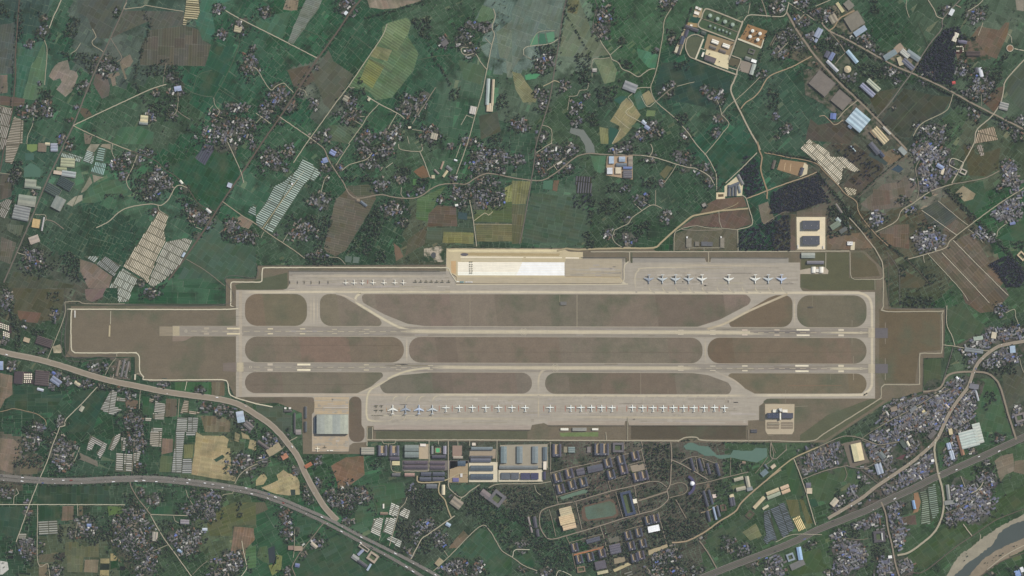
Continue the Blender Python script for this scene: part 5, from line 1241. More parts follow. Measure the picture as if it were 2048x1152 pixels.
# ------------------------------------------------------------------ buildings
FR = {'c2': (740,870,5.535), 'c4': (1040,880,6.817), 'c5': (1100,1000,6.827), 'c6': (1320,900,6.817), 'c7': (1700,760,5.876), 'f5': (1330,0,7.2),
      'f6': (1570,400,6.4), 'f7': (540,780,8.227), 'f8': (1480,770,8.86), 'n3': (0,200,4.27), 'r1': (1380,330,6.4), 'px': (0,0,1.0)}
for _r in range(4):
 for _c in range(4):
  FR['t%d%d' % (_r,_c)] = (512 * _c,288 * _r,4.0)
REPEATS = []
WALL = (168,160,146)


def fr(f,x,y):
 o = FR[f]
 return (o[0] + x / o[2],o[1] + y / o[2])


def rect(px,py,L,D,ang):
 t = -math.radians(ang); ca,sa = math.cos(t),math.sin(t)
 return [(px + u * ca - v * sa,py + u * sa + v * ca) for u,v in ((-L / 2,-D / 2),(L / 2,-D / 2),(L / 2,D / 2),(-L / 2,D / 2))]


def shell(walls,roofs,kind,L,D,h,cw,cr,ang=0,x=0,y=0,z0=0.0):
 """one block in the thing's own frame: its walls and its roof go to separate meshes"""
 cwc = col(cw); crc = col(cr)
 t = math.radians(ang); ca,sa = math.cos(t),math.sin(t)
 q = lambda u,v,z: (x + u * ca - v * sa,y + u * sa + v * ca,z)
 a,b = L / 2,D / 2
 if kind == 'flat':
  walls.box(x,y,L,D,ang,z0,z0 + h,cwc,cwc)
  roofs.box(x,y,L + .4,D + .4,ang,z0 + h + .003,z0 + h + .35,crc,crc)
  e = 0.5
  k = tuple(min(.9,v * 1.18) for v in crc[:3]) + (0.0,)
  for u,v,l,d in ((0,b - e / 2,L,e),(0,-b + e / 2,L,e),(a - e / 2,0,e,D - 2 * e),(-a + e / 2,0,e,D - 2 * e)):
   roofs.box(*q(u,v,0)[:2],l,d,ang,z0 + h + .355,z0 + h + 1.0,k,k)
 else:
  n = 1
  if kind.startswith('saw'):
   n = int(kind[3:])
  w = D / n
  rise = min(w * 0.22,3.5) if n == 1 else min(w * 0.18,2.5)
  for i in range(n):
   v0 = -b + w * (i + .5)
   g = MB(); g.gable(*q(0,v0,0)[:2],L,w,ang,z0,z0 + h,z0 + h + rise,cwc,crc,0.25 if n == 1 else 0.02)
   nf = len(g.f)
   for mb,fs in ((walls,range(0,nf - 2)),(roofs,range(nf - 2,nf))):
    for j in fs:
     pts = [g.v[k] for k in g.f[j]]
     uv = None
     c = g.c[j]
     if mb is roofs:
      uv = [(0,s) for s in (0,L / 6.5,L / 6.5,0)]
      c = (c[0] * (1 + random.uniform(-.05,.05)),c[1],c[2],0.05)
     mb.face(pts,c,uv)


def building(f,name,desc,cx,cy,L,D,ang,h,c,kind='gable',cat=None,extra=None,cw=WALL,group=None):
 g_ = sum(c) / 3; c = tuple(g_ + (v - g_) * .78 for v in c)
 px,py = fr(f,cx,cy)
 s = FR[f][2]
 Lm,Dm = L / s * S,D / s * S
 wx,wy = W(px,py)
 root = thing(name,desc,cat or name.replace('_', ' '),(wx,wy,1.1),math.radians(ang),group)
 wm,rm = MB(),MB()
 if kind == 'U':           # three wings round a court open at one end
  k = min(Lm,Dm) * 0.27
  for (u,v,l,d,a) in ((-Dm / 2 + k / 2,0,Lm,k,90),(Dm / 2 - k / 2,0,Lm,k,90),(0,-Lm / 2 + k / 2,Dm - 2 * k - 0.3,k,0)):
   shell(wm,rm, 'gable',l,d,h,cw,c,a,u,v)
  m = MB(); m.box(0,k * .4,Dm - 2 * k - 1,Lm - k - 2,0,0.3,0.5,col((172,156,132)),col((172,156,132)))
  m.build("courtyard",M_ROAD,root)
  m = MB(); m.box(0,-Lm / 2 + k / 2,4,3,0,h + .5,h + 3.2,col((196,190,178)),col((206,200,188)))
  m.build("stair_hut",M_ROOF,root)
  L2,D2 = D,L
  outline = rect(px,py,D2 / s,L2 / s,ang)
 elif kind == 'ring':      # four wings round a court
  k = min(Lm,Dm) * 0.22
  for (u,v,l,d,a) in ((0,Dm / 2 - k / 2,Lm,k,0),(0,-Dm / 2 + k / 2,Lm,k,0),(Lm / 2 - k / 2,0,Dm - 2 * k - .3,k,90),(-Lm / 2 + k / 2,0,Dm - 2 * k - .3,k,90)):
   shell(wm,rm, 'flat',l,d,h,cw,c,a,u,v)
  m = MB(); m.box(0,0,Lm - 2 * k - 1,Dm - 2 * k - 1,0,0.3,0.5,col((90,104,84)),col((90,104,84)))
  m.build("courtyard",M_TURF,root)
  outline = rect(px,py,L / s,D / s,ang)
 elif kind == 'arch':
  wm.box(0,0,Lm,Dm,0,0,.6,col(cw),col(cw)); rm.arch(0,0,Lm,Dm,0,.6,h,col(c),10)
  outline = rect(px,py,L / s,D / s,ang)
 else:
  shell(wm,rm,kind,Lm,Dm,h,cw,c)
  outline = rect(px,py,L / s,D / s,ang)
 if extra:
  extra(root,Lm,Dm,h)
 wm.build("wall",M_ROOF,root); rm.build("roof",M_ROOF,root)
 mark_poly(outline,4)
 REPEATS.append((root,px,py,desc))
 return root


def vents(n,c=(206,200,190)):
 def go(root,L,D,h):
  for i in range(n):
   m = MB(); x = -L / 2 + L * (i + .5) / n + random.uniform(-2,2)
   m.box(x,random.uniform(-D * .2,D * .2),2.2,2.2,0,h,h + 4.2,col(c),col(c)); m.build("roof_vent",M_ROOF,root)
 return go


def skylights(n,c=(214,218,214),across=True):
 def go(root,L,D,h):
  rise = min(D * 0.22,3.5)
  for i in range(n):
   x = -L / 2 + L * (i + .5) / n
   for sgn in (-1,1):
    m = MB()
    y0,y1 = sgn * D * .10,sgn * D * .40
    z = lambda y: h + rise * (1 - abs(y) / (D / 2)) + .12
    p = [(x - .8,y0,z(y0)),(x + .8,y0,z(y0)),(x + .8,y1,z(y1)),(x - .8,y1,z(y1))]
    m.face(p if sgn > 0 else p[::-1],col(c)); m.build("skylight",M_ROOF,root)
 return go


B = building
# --- airbase, north and centre
def big_hangar(root,L,D,h):
 m = MB(); m.box(-L / 2 - 6,-4,12,D * .82,0,0,9,col((120,126,132)),col((92,104,116))); m.build("annex",M_ROOF,root)
 for i in range(4):
  m = MB(); m.box(-L / 2 + L * (i + .5) / 4,D / 2 + .5,L / 4 - 1.5,.8,0,0,h - 4,col((150,152,148)),col((150,152,148))); m.build("door",M_ROOF,root)
hang = thing("aircraft_hangar", "huge grey-green aircraft hangar with four ribbed roof bays, left apron", "hangar",(*W(665.5,848),1.3))
wm,rm = MB(),MB()
Lh,Dh = 63 * S,38.5 * S
wm.box(0,0,Lh,Dh,0,0,20,col((150,150,144)),col((150,150,144)))
for i,k in enumerate(((158,163,156),(172,176,163),(160,166,160),(176,180,166))):
 x0,x1 = -Lh / 2 + Lh * i / 4,-Lh / 2 + Lh * (i + 1) / 4
 xm = (x0 + x1) / 2
 for (a,za,b,zb,f) in ((x0,20.1,xm,21.6,1.0),(xm,21.6,x1,20.1,1.0)):
  rm.face([(a,-Dh / 2,za),(b,-Dh / 2,zb),(b,Dh / 2,zb),(a,Dh / 2,za)],col(k,.03),[(0,0),(0,4),(0,4),(0,0)])
wm.build("wall",M_ROOF,hang); rm.build("roof",M_ROOF,hang); big_hangar(hang,Lh,Dh,20)
mark_poly(rect(665,848,66,40,0),4)
for cy,d in ((450, "upper dark grey flat-roofed hangar on the pale square pad"),(480.6, "lower dark grey flat-roofed hangar on the pale square pad")):
 B('px', 'storage_hangar',d,1621.6,cy,34,17.5,0,15,(88,95,106), 'flat', 'hangar',vents(3))
B('t13', 'guard_house', "small white guard house at left gate of the hangar pad",239,820,8,28,0,4,(226,222,210), 'flat')
B('t13', 'guard_house', "small white guard house at right gate of the hangar pad",441,825,8,20,0,4,(226,222,210), 'flat')
B('t13', 'equipment_shed', "pale grey-green flat shed beside apron's upper right corner",320,891,108,42,0,7,(158,166,156), 'gable')
B('t13', 'fire_station', "long blue-grey shed above the white twin hangar",378,948,136,26,0,7,(124,126,134), 'gable')
B('t13', 'alert_hangar', "left white arched alert hangar of the pair, right apron",363,1006,48,36,90,8,(238,233,218), 'arch', 'hangar')
B('t13', 'alert_hangar', "right white arched alert hangar of the pair, right apron",425,1006,48,36,90,8,(236,231,216), 'arch', 'hangar')
B('t13', 'link_block', "low white block linking the two white alert hangars",394,1012,22,24,0,5,(230,225,212), 'flat')
B('t13', 'pump_house', "white pump house inside a sandy earth bund",655,795,44,28,0,5,(226,226,222), 'flat',None,vents(2))
B('t13', 'workshop', "green-grey striped workshop in dark trees right of hangar pad",538,650,84,44,33,7,(122,140,122), 'saw2')
B('t13', 'workshop', "pale teal roofed workshop in dark trees right of hangar pad",562,610,44,30,-45,6,(160,176,172), 'gable')
B('t13', 'store_shed', "grey store shed in dark trees right of hangar pad",600,690,60,34,33,6,(104,110,110), 'gable')
B('t13', 'store_shed', "long grey store beside the tree belt",565,515,90,16,-55,5,(132,128,122), 'gable')
# terminal
def tower(root,L,D,h):
 m = MB(); m.ring([(0.0,33),(5.2,33),(5.2,31),(4.0,30.5),(4.0,28),(3.4,27),(3.4,h)][::-1],(0,0),12,col((226,224,216))); m.build("lookout",M_ROOF,root)
B('f8', 'tower_block', "square white control tower block of the terminal",708,438,56,56,0,24,(214,212,206), 'flat', 'control tower',tower)
B('f8', 'terminal_wing', "left white wing of the terminal beside the control tower",622,458,86,52,0,9,(240,234,214), 'flat', 'terminal')
B('f8', 'terminal_wing', "right white wing of the terminal beside the control tower",794,458,92,52,0,9,(240,233,214), 'flat', 'terminal')
B('f8', 'terminal_hall', "left dark blue-roofed hall of the terminal",583,540,206,92,0,12,(74,84,106), 'flat', 'terminal',skylights(3,(110,120,140)))
B('f8', 'terminal_hall', "right dark blue-roofed hall of the terminal",836,540,200,92,0,12,(86,92,108), 'flat', 'terminal')
B('f8', 'covered_walk', "white covered walk running down between the terminal halls",708,552,116,26,90,14,(238,232,214), 'gable')
B('f8', 'plant_room', "dark plant room left of the terminal car park",245,815,110,60,0,4,(88,92,100), 'saw2')
# hangar-side barracks
for y,L in ((365,190),(600,170)):
 B('f7', 'barracks', "narrow slate barracks row left of the big hangar",590,y,L,40,90,8,(92,100,106), 'gable')
B('f7', 'barracks', "long dark barracks behind the row left of the big hangar",408,540,330,28,90,7,(92,92,98), 'gable')
B('f7', 'mess_hall', "grey mess hall with white hut left of the big hangar",470,690,90,80,0,7,(150,142,140), 'gable')
B('f7', 'boiler_house', "pale pair of boiler roofs left of the big hangar, first of two",255,298,34,30,0,6,(226,222,212), 'flat')
B('f7', 'boiler_house', "pale boiler roof left of the big hangar, second of two",330,298,36,30,0,6,(222,218,208), 'flat')
B('f7', 'motor_shed', "long dark motor shed below the two boiler roofs",300,345,130,34,0,5,(96,98,100), 'gable')
B('f7', 'paint_shop', "pale grey-green shed below right of the south apron",1610,1000,212,118,0,9,(160,158,144), 'saw3')
# --- south compound
for a in ((142,170,112,98),(272,170,112,106)):
 B('c2', 'barracks', "U-shaped slate barracks block above the warehouse compound",*a,0,11,(104,106,122), 'U')
B('c2', 'canteen', "dark slate canteen below the two U-shaped blocks",275,258,105,40,0,7,(96,96,110), 'gable')
B('c2', 'greenhouse', "yellowish garden greenhouse below the slate canteen",288,312,84,46,0,4,(214,200,150), 'saw3')
B('c2', 'plant_shed', "low grey plant shed at the lane's bend",290,438,90,34,0,5,(108,112,116), 'gable')
B('c2', 'workshop_hall', "upper of two wide grey-green workshop halls",463,142,155,66,0,10,(128,142,138), 'gable', 'workshop',skylights(5,(140,152,150)))
B('c2', 'workshop_hall', "lower of two wide grey-green workshop halls",463,215,155,62,0,10,(126,140,138), 'gable', 'workshop',skylights(5,(140,152,150)))
B('c2', 'gate_office', "small pinkish-white office roof beside the paved yard",588,110,64,28,0,5,(238,226,212), 'flat')
for x,y,w in ((442,303,122),(573,303,130),(442,353,122),(573,353,130),(750,307,165),(750,357,165)):
 B('c2', 'store_shed', "purple-grey gabled store shed in the compound's left rows",x,y,w,38,0,7,(100,94,106), 'gable',None,vents(2,(150,146,150)))
for x,y,w in ((622,430,112),(762,430,132),(615,486,128),(760,486,130)):
 B('c2', 'supply_shed', "blue-slate supply shed beside the sandy yard",x,y,w,40,0,7,(92,98,114), 'gable')
B('c2', 'garage', "blue-grey garage below the sandy yard",684,565,118,48,0,6,(108,116,124), 'gable')
B('c2', 'long_hall', "pale yellow upright hall beside the sandy track",813,605,110,36,90,7,(216,206,170), 'gable')
B('c2', 'pump_house', "pink-roofed pump house at the sandy yard's left",440,438,110,36,0,5,(170,140,130), 'gable')
B('c2', 'stand', "grey grandstand left of the green court",690,165,90,24,90,6,(140,142,140), 'gable')
B('c2', 'stand', "slate grandstand below the green court",765,238,150,32,0,7,(92,94,108), 'gable')
B('c2', 'stand', "blue-white club house right of the green court",828,165,90,36,90,6,(150,152,168), 'gable')
for x,y,w,d,k in ((1240,148,235,34,(118,134,140)),(1235,240,245,26,(98,98,104)),(1228,277,225,40,(104,110,126)),(1240,364,250,56,(92,106,116)),(1240,458,250,58,(86,100,114))):
 B('c2', 'warehouse', "long slate-blue warehouse left of the teal barns",x,y,w,d,0,9,k, 'gable',None,skylights(5,(112,122,130)))
for x in (1482,1657,1828):
 B('c2', 'barn', "upright teal-grey warehouse barn in the compound",x,216,184,64,90,9,(124,140,144), 'gable', 'warehouse',skylights(4,(140,152,156)))
B('c2', 'barn', "narrow slate barn right of the three teal barns",1938,205,150,46,90,8,(104,118,128), 'gable', 'warehouse')
B('c2', 'transit_shed', "very long grey transit shed below the teal barns",1645,356,430,38,0,8,(122,130,132), 'gable', 'warehouse')
for x,y,w,k in ((1503,450,100,(100,110,118)),(1606,450,86,(98,106,116)),(1722,453,104,(78,84,114)),(1824,453,84,(74,80,112))):
 B('c2', 'depot', "dark depot hall on the pale lower right pad",x,y,w,70,0,9,k, 'flat', 'warehouse')
B('c2', 'office_block', "cream upright office block at the compound's right edge",1936,336,90,34,90,9,(236,222,200), 'flat')
B('c2', 'office_block', "navy upright office roof at the compound's right edge",1930,446,88,30,90,8,(76,80,108), 'gable')
B('c2', 'tile_works', "weathered grey-tan barn below the compound",958,750,130,95,-37,8,(146,138,124), 'saw2')
B('c2', 'courtyard_house', "square courtyard complex with green garden court",1408,700,150,150,-37,10,(112,112,118), 'ring')
B('c2', 'sports_hall', "grey hall left of the courtyard complex",1285,660,130,70,-37,7,(128,122,124), 'gable')
B('c2', 'generator_house', "dark blue generator house on brown yard",1015,312,88,54,0,6,(84,104,122), 'gable')
B('c2', 'site_hut', "purple-blue site huts row beside sandy track",950,495,68,44,0,4,(110,108,160), 'saw3')
B('c2', 'site_hut', "white site hut in the sandy yard",1012,445,40,24,90,4,(214,210,204), 'flat')
B('c2', 'gate_office', "small white office above the long barns",1150,100,40,30,0,5,(224,210,190), 'flat')
B('c2', 'store_shed', "pale store roof below the brown parade yard",975,247,104,26,0,5,(176,166,148), 'gable')
# tile 31/32 row above base road
B('t22', 'maintenance_office', "white office left in the crescent above the warehouse compound",420,1129,62,18,0,6,(238,232,214), 'flat')
B('t22', 'maintenance_office', "grey flat office in the crescent above the warehouse compound",540,1130,112,26,0,7,(150,150,142), 'flat')
B('t22', 'maintenance_office', "white small office right in the crescent above the compound",665,1129,50,16,0,6,(238,232,214), 'flat')
# --- fuel depot
TANKS = [(648,228,28,12),(755,275,27,12),(863,315,28,12),(972,358,28,12),(650,375,17,9),(718,402,17,9),(780,430,16,9),(835,440,15,9),(885,462,15,9),(935,485,15,9)]
def tank(px,py,r,h,k,desc,grp,name="storage_tank"):
 root = thing(name,desc, "storage tank",(*W(px,py),1.1),0,grp)
 m = MB(); m.ring([(r,0),(r,h)],(0,0),28,col(tuple(v * .92 for v in k))); m.build("shell",M_ROOF,root)
 m = MB(); m.ring([(r + .12,h),(r * .98,h + .25),(r * .6,h + r * .10),(0,h + r * .16)],(0,0),28,col(k)); m.build("dome",M_ROOF,root)
 m = MB()
 for i in range(14):
  t = i * .11; m.box((r + .6) * math.cos(t + 1),(r + .6) * math.sin(t + 1),1.2,1.0,math.degrees(t + 1),h * i / 14,h * i / 14 + .25,col((120,122,118)))
 m.build("stair",M_ROOF,root)
 m = MB(); m.ring([(r * .22,h + r * .14),(r * .22,h + r * .26),(0,h + r * .3)],(0,0),10,col((206,208,200))); m.build("hatch",M_ROOF,root)
 mark_poly(ellipse(px,py,r / S + .6,r / S + .6,0,14,0),4)
 REPEATS.append((root,px,py,desc))
for i,(x,y,r,h) in enumerate(TANKS):
 p = fr('f5',x,y)
 tank(*p,r / 7.2 * S,h,(150,168,154) if i < 4 else (132,150,142), "large pale green domed fuel tank in the upper grass row" if i < 4 else "small pale green fuel tank in the lower grass row",
         "large fuel tanks" if i < 4 else "small fuel tanks")
for x,y in ((1258,448),(1365,488),(1222,530),(1333,575)):
 p = fr('f5',x,y)
 tank(*p,24 / 7.2 * S,13,(228,230,222), "white fuel tank on the bare brown bund", "white tanks on the brown bund")
for pts,k,nm in (([(540,130),(600,125),(1105,325),(1045,470),(990,585),(495,400),(480,350),(520,270)],(78,98,80), "depot_grass"),
                   ([(1190,345),(1475,445),(1390,680),(1075,555),(1130,470)],(150,122,94), "depot_bund"),([(620,490),(1000,610),(930,800),(560,700)],(150,134,110), "depot_yard"),
                   ([(600,700),(920,800),(910,1000),(730,935),(560,860)],(214,202,168), "depot_pad"),([(745,860),(915,890),(905,1000),(725,935)],(240,232,206), "depot_pad"),
                   ([(1040,590),(1380,690),(1300,860),(980,800)],(84,96,82), "depot_grass"),([(930,820),(1090,860),(1060,980),(915,930)],(98,96,84), "depot_grass"),
                   ([(1100,870),(1260,910),(1210,1060),(1060,1020)],(146,138,128), "depot_pad"),([(330,530),(530,520),(540,570),(440,850),(330,790),(295,680)],(92,100,86), "depot_grass"),
                   ([(440,90),(560,130),(510,260),(400,240)],(168,152,124), "depot_yard"),([(385,235),(500,260),(470,340),(360,300)],(52,84,76), "depot_pool"),
                   ([(310,320),(480,340),(480,400),(300,360)],(160,140,108), "depot_yard"),([(280,370),(340,440),(220,790),(130,770)],(168,158,136), "depot_yard")):
 sheet(nm,rough([fr('f5',*p) for p in pts],4,.3),1.22 + random.uniform(0,.2),k,M_TURF if 'grass' in nm else (M_WATER if 'pool' in nm else M_ROAD),bit=0)
for i,(w,k,pts) in enumerate(((6.5, 'p',[(580,128),(620,130),(850,215),(1110,322)]),(6.5, 'p',[(580,128),(545,190),(525,260),(480,340),(485,385),(520,410),(760,500),(1000,590)]),(8, 'p',[(1120,300),(1110,340),(1050,500),(1000,640),(950,780),(915,860)]),
                   (3, 't',[(525,265),(760,350),(1050,465)]),(9, 'b',[(1050,560),(1220,625),(1385,690)]),(5, 'b',[(1385,690),(1420,570)]),(5, 'p',[(960,800),(1090,850),(1090,880),(1040,1010)]),(7, 'p',[(430,850),(700,955),(1040,1080)]),
                   (5, 'p',[(320,550),(300,620),(295,690),(320,760),(360,820),(440,855)]),(5, 'p',[(320,550),(380,510),(460,500),(560,540)]),(8, 'b',[(555,560),(500,700),(440,850)]),(3, 'b',[(505,695),(580,720)]),(7, 'p',[(1040,1010),(1030,1075)]),
                   (5, 'p',[(915,970),(1040,1010)]))):
 p = spline([fr('f5',*q) for q in pts],3)
 mark_line(p,w / S,1)
 m = MB(); m.ribbon(p,w,4.0 + i * .02,col(RC[k]),col(np.array(RC[k]) * .92)); m.build("depot_road",M_ROAD,kind="structure")
B('f5', 'filling_hall', "upper-left white ribbed hall with flat roof in the fuel depot",720,605,105,54,-20,8,(238,232,216), 'saw2')
B('f5', 'filling_hall', "right white ribbed hall with flat roof in the fuel depot",878,662,105,54,-20,8,(236,230,214), 'saw2')
B('f5', 'drum_store', "grey-brown drum store below left white hall of fuel depot",690,685,95,42,-20,5,(126,118,112), 'gable')
B('f5', 'drum_store', "grey-brown drum store below right white hall of fuel depot",828,740,100,42,-20,5,(122,114,110), 'gable')
B('f5', 'pump_hall', "dark purple-grey pump hall beside the depot's pale pad",650,850,165,70,-20,8,(108,102,106), 'flat')
B('f5', 'depot_office', "small white office at the depot pad's left end",545,785,70,26,70,5,(240,232,212), 'flat')
B('f5', 'barracks', "long slate barracks along the depot's upper left",385,410,200,46,-20,8,(94,96,106), 'gable')
B('f5', 'barracks', "navy barracks row at the depot's left edge, upper",310,480,110,46,72,8,(86,90,108), 'gable')
B('f5', 'barracks', "navy barracks row at the depot's left edge, middle",250,580,120,56,72,8,(80,92,112), 'saw2')
B('f5', 'barracks', "dark green-grey barracks row at the depot's left edge, lower",212,720,130,36,72,7,(88,96,96), 'gable')
B('f5', 'guard_house', "cream guard house at the depot's lower left corner",165,715,90,40,72,5,(206,196,168), 'flat')
B('f5', 'fire_house', "dark green-grey roof at the depot's inner lane",555,475,70,50,-20,6,(92,104,100), 'gable')
B('f5', 'white_hut', "left white hut at the depot's top left corner",458,112,40,34,-20,5,(230,226,212), 'flat')
B('f5', 'white_hut', "right white hut at the depot's top left corner",502,132,40,34,-20,5,(224,220,208), 'flat')
B('f5', 'white_hut', "larger white hut below the pair at depot's top left",455,188,74,40,-20,5,(240,232,214), 'flat')
B('f5', 'white_hut', "small white hut beside the sandy depot yard",378,365,36,22,-20,4,(246,236,214), 'flat')
B('f5', 'truck_shed', "bright white truck shed at the depot's right edge",1278,880,78,44,-20,7,(250,248,242), 'flat')
B('f5', 'truck_shed', "pale grey-green upright shed at the depot's right edge",1263,1000,160,56,72,7,(172,182,172), 'gable')
B('f5', 'grey_shed', "green-grey shed left of the bright white depot shed",1190,845,80,50,-20,6,(126,134,128), 'gable')
B('f5', 'pool_house', "low grey frame building above the depot's right shed",1245,740,90,70,-20,5,(112,112,108), 'ring')
# --- north-east works and industry
B('t12', 'works_hall', "light blue-roofed works hall, top left of blue compound",795,128,40,58,0,8,(166,188,208), 'flat', 'factory')
B('t12', 'works_hall', "light blue hall at the top middle of the blue compound",880,122,50,40,0,8,(156,176,196), 'gable', 'factory')
B('t12', 'works_hall', "grey-blue long hall inside the blue compound",875,168,84,28,0,7,(108,122,136), 'gable', 'factory')
B('t12', 'works_hall', "bright blue strip-roofed hall in the blue compound",925,192,72,20,0,8,(110,128,180), 'gable', 'factory')
B('t12', 'works_hall', "white hall at lower left of the blue compound",782,215,44,50,0,7,(206,210,214), 'flat', 'factory')
B('t12', 'works_hall', "cream hall in the middle of the blue compound",850,212,46,50,0,7,(214,200,170), 'flat', 'factory')
B('t12', 'works_hall', "dark ribbed hall at lower right of the blue compound",925,242,70,60,0,8,(112,112,120), 'saw4', 'factory')
B('t12', 'works_hall', "pale ribbed hall at upper right of the blue compound",948,140,36,80,0,7,(150,140,126), 'saw2', 'factory')
sheet("works_yard",[fr('t12',*p) for p in ((760,100),(965,92),(965,285),(750,250))],1.3,(170,150,128),M_ROAD,bit=1)
for x in (1735,1762,1789):
 B('t12', 'armoury_shed', "slate upright shed of the three in the pale yard",x,372,88,21,88,7,(96,104,114), 'arch', 'shed')
B('t12', 'armoury_shed', "long blue-grey shed at the pale yard's top",1775,328,90,22,22,7,(102,112,124), 'gable', 'shed')
B('t12', 'armoury_shed', "tall grey slatted shed along the pale yard's right edge",1828,285,90,20,-62,6,(136,138,138), 'gable', 'shed')
B('t12', 'armoury_shed', "narrow teal-grey shed right of the three slate sheds",1818,360,60,16,-75,6,(128,140,146), 'gable', 'shed')
sheet("slate_shed_yard",[fr('t12',*p) for p in ((1800,255),(1850,300),(1840,415),(1700,420),(1700,340))],1.3,(206,196,166),M_ROAD,bit=1)
sheet("pale_yard",[fr('t12',*p) for p in ((1634,388),(1702,388),(1704,438),(1634,442))],1.31,(214,198,166),M_ROAD,bit=1)
sheet("pale_yard",[fr('t12',*p) for p in ((1648,402),(1692,400),(1692,422),(1650,424))],1.36,(104,94,78),M_TURF)
for x,y,w,d,k in ((1415,790,44,70,(132,128,116)),(1480,798,34,34,(126,122,112)),(1540,798,52,34,(104,108,114)),(1585,800,40,32,(104,106,112)),(1682,790,32,80,(140,134,120))):
 B('t12', 'revetment', "low earth-grey shelter in the row above the taxi road",x,y,w,d,0,4,k, 'flat', 'shelter')
B('t12', 'white_hut', "tiny white hut at the left of the shelter row",1400,746,10,14,0,4,(250,248,240), 'flat')
B('t12', 'white_hut', "tiny white hut at the right of the shelter row",1672,746,10,14,0,4,(250,248,240), 'flat')
sheet("compound_court",[fr('t13',*p) for p in ((100,122),(310,150),(262,262),(72,205))],1.3,(150,128,104),M_ROAD,bit=1)
sheet("compound_court",[fr('t13',*p) for p in ((290,150),(320,170),(312,240),(255,265))],1.32,(204,194,166),M_ROAD,bit=1)
for p in (((138,150),(130,210)),((184,158),(176,220))):
 m = MB(); m.ribbon([fr('t13',*q) for q in p],1.6,1.34,col((222,196,160))); m.build("court_line",M_MARK,kind="structure")
B('t13', 'drill_hall', "slate drill hall at the sandy compound's right end",268,218,60,26,72,6,(92,96,108), 'gable')
B('t13', 'drill_hall', "low grey hall left of the sandy compound",45,165,70,22,75,5,(110,104,98), 'gable')
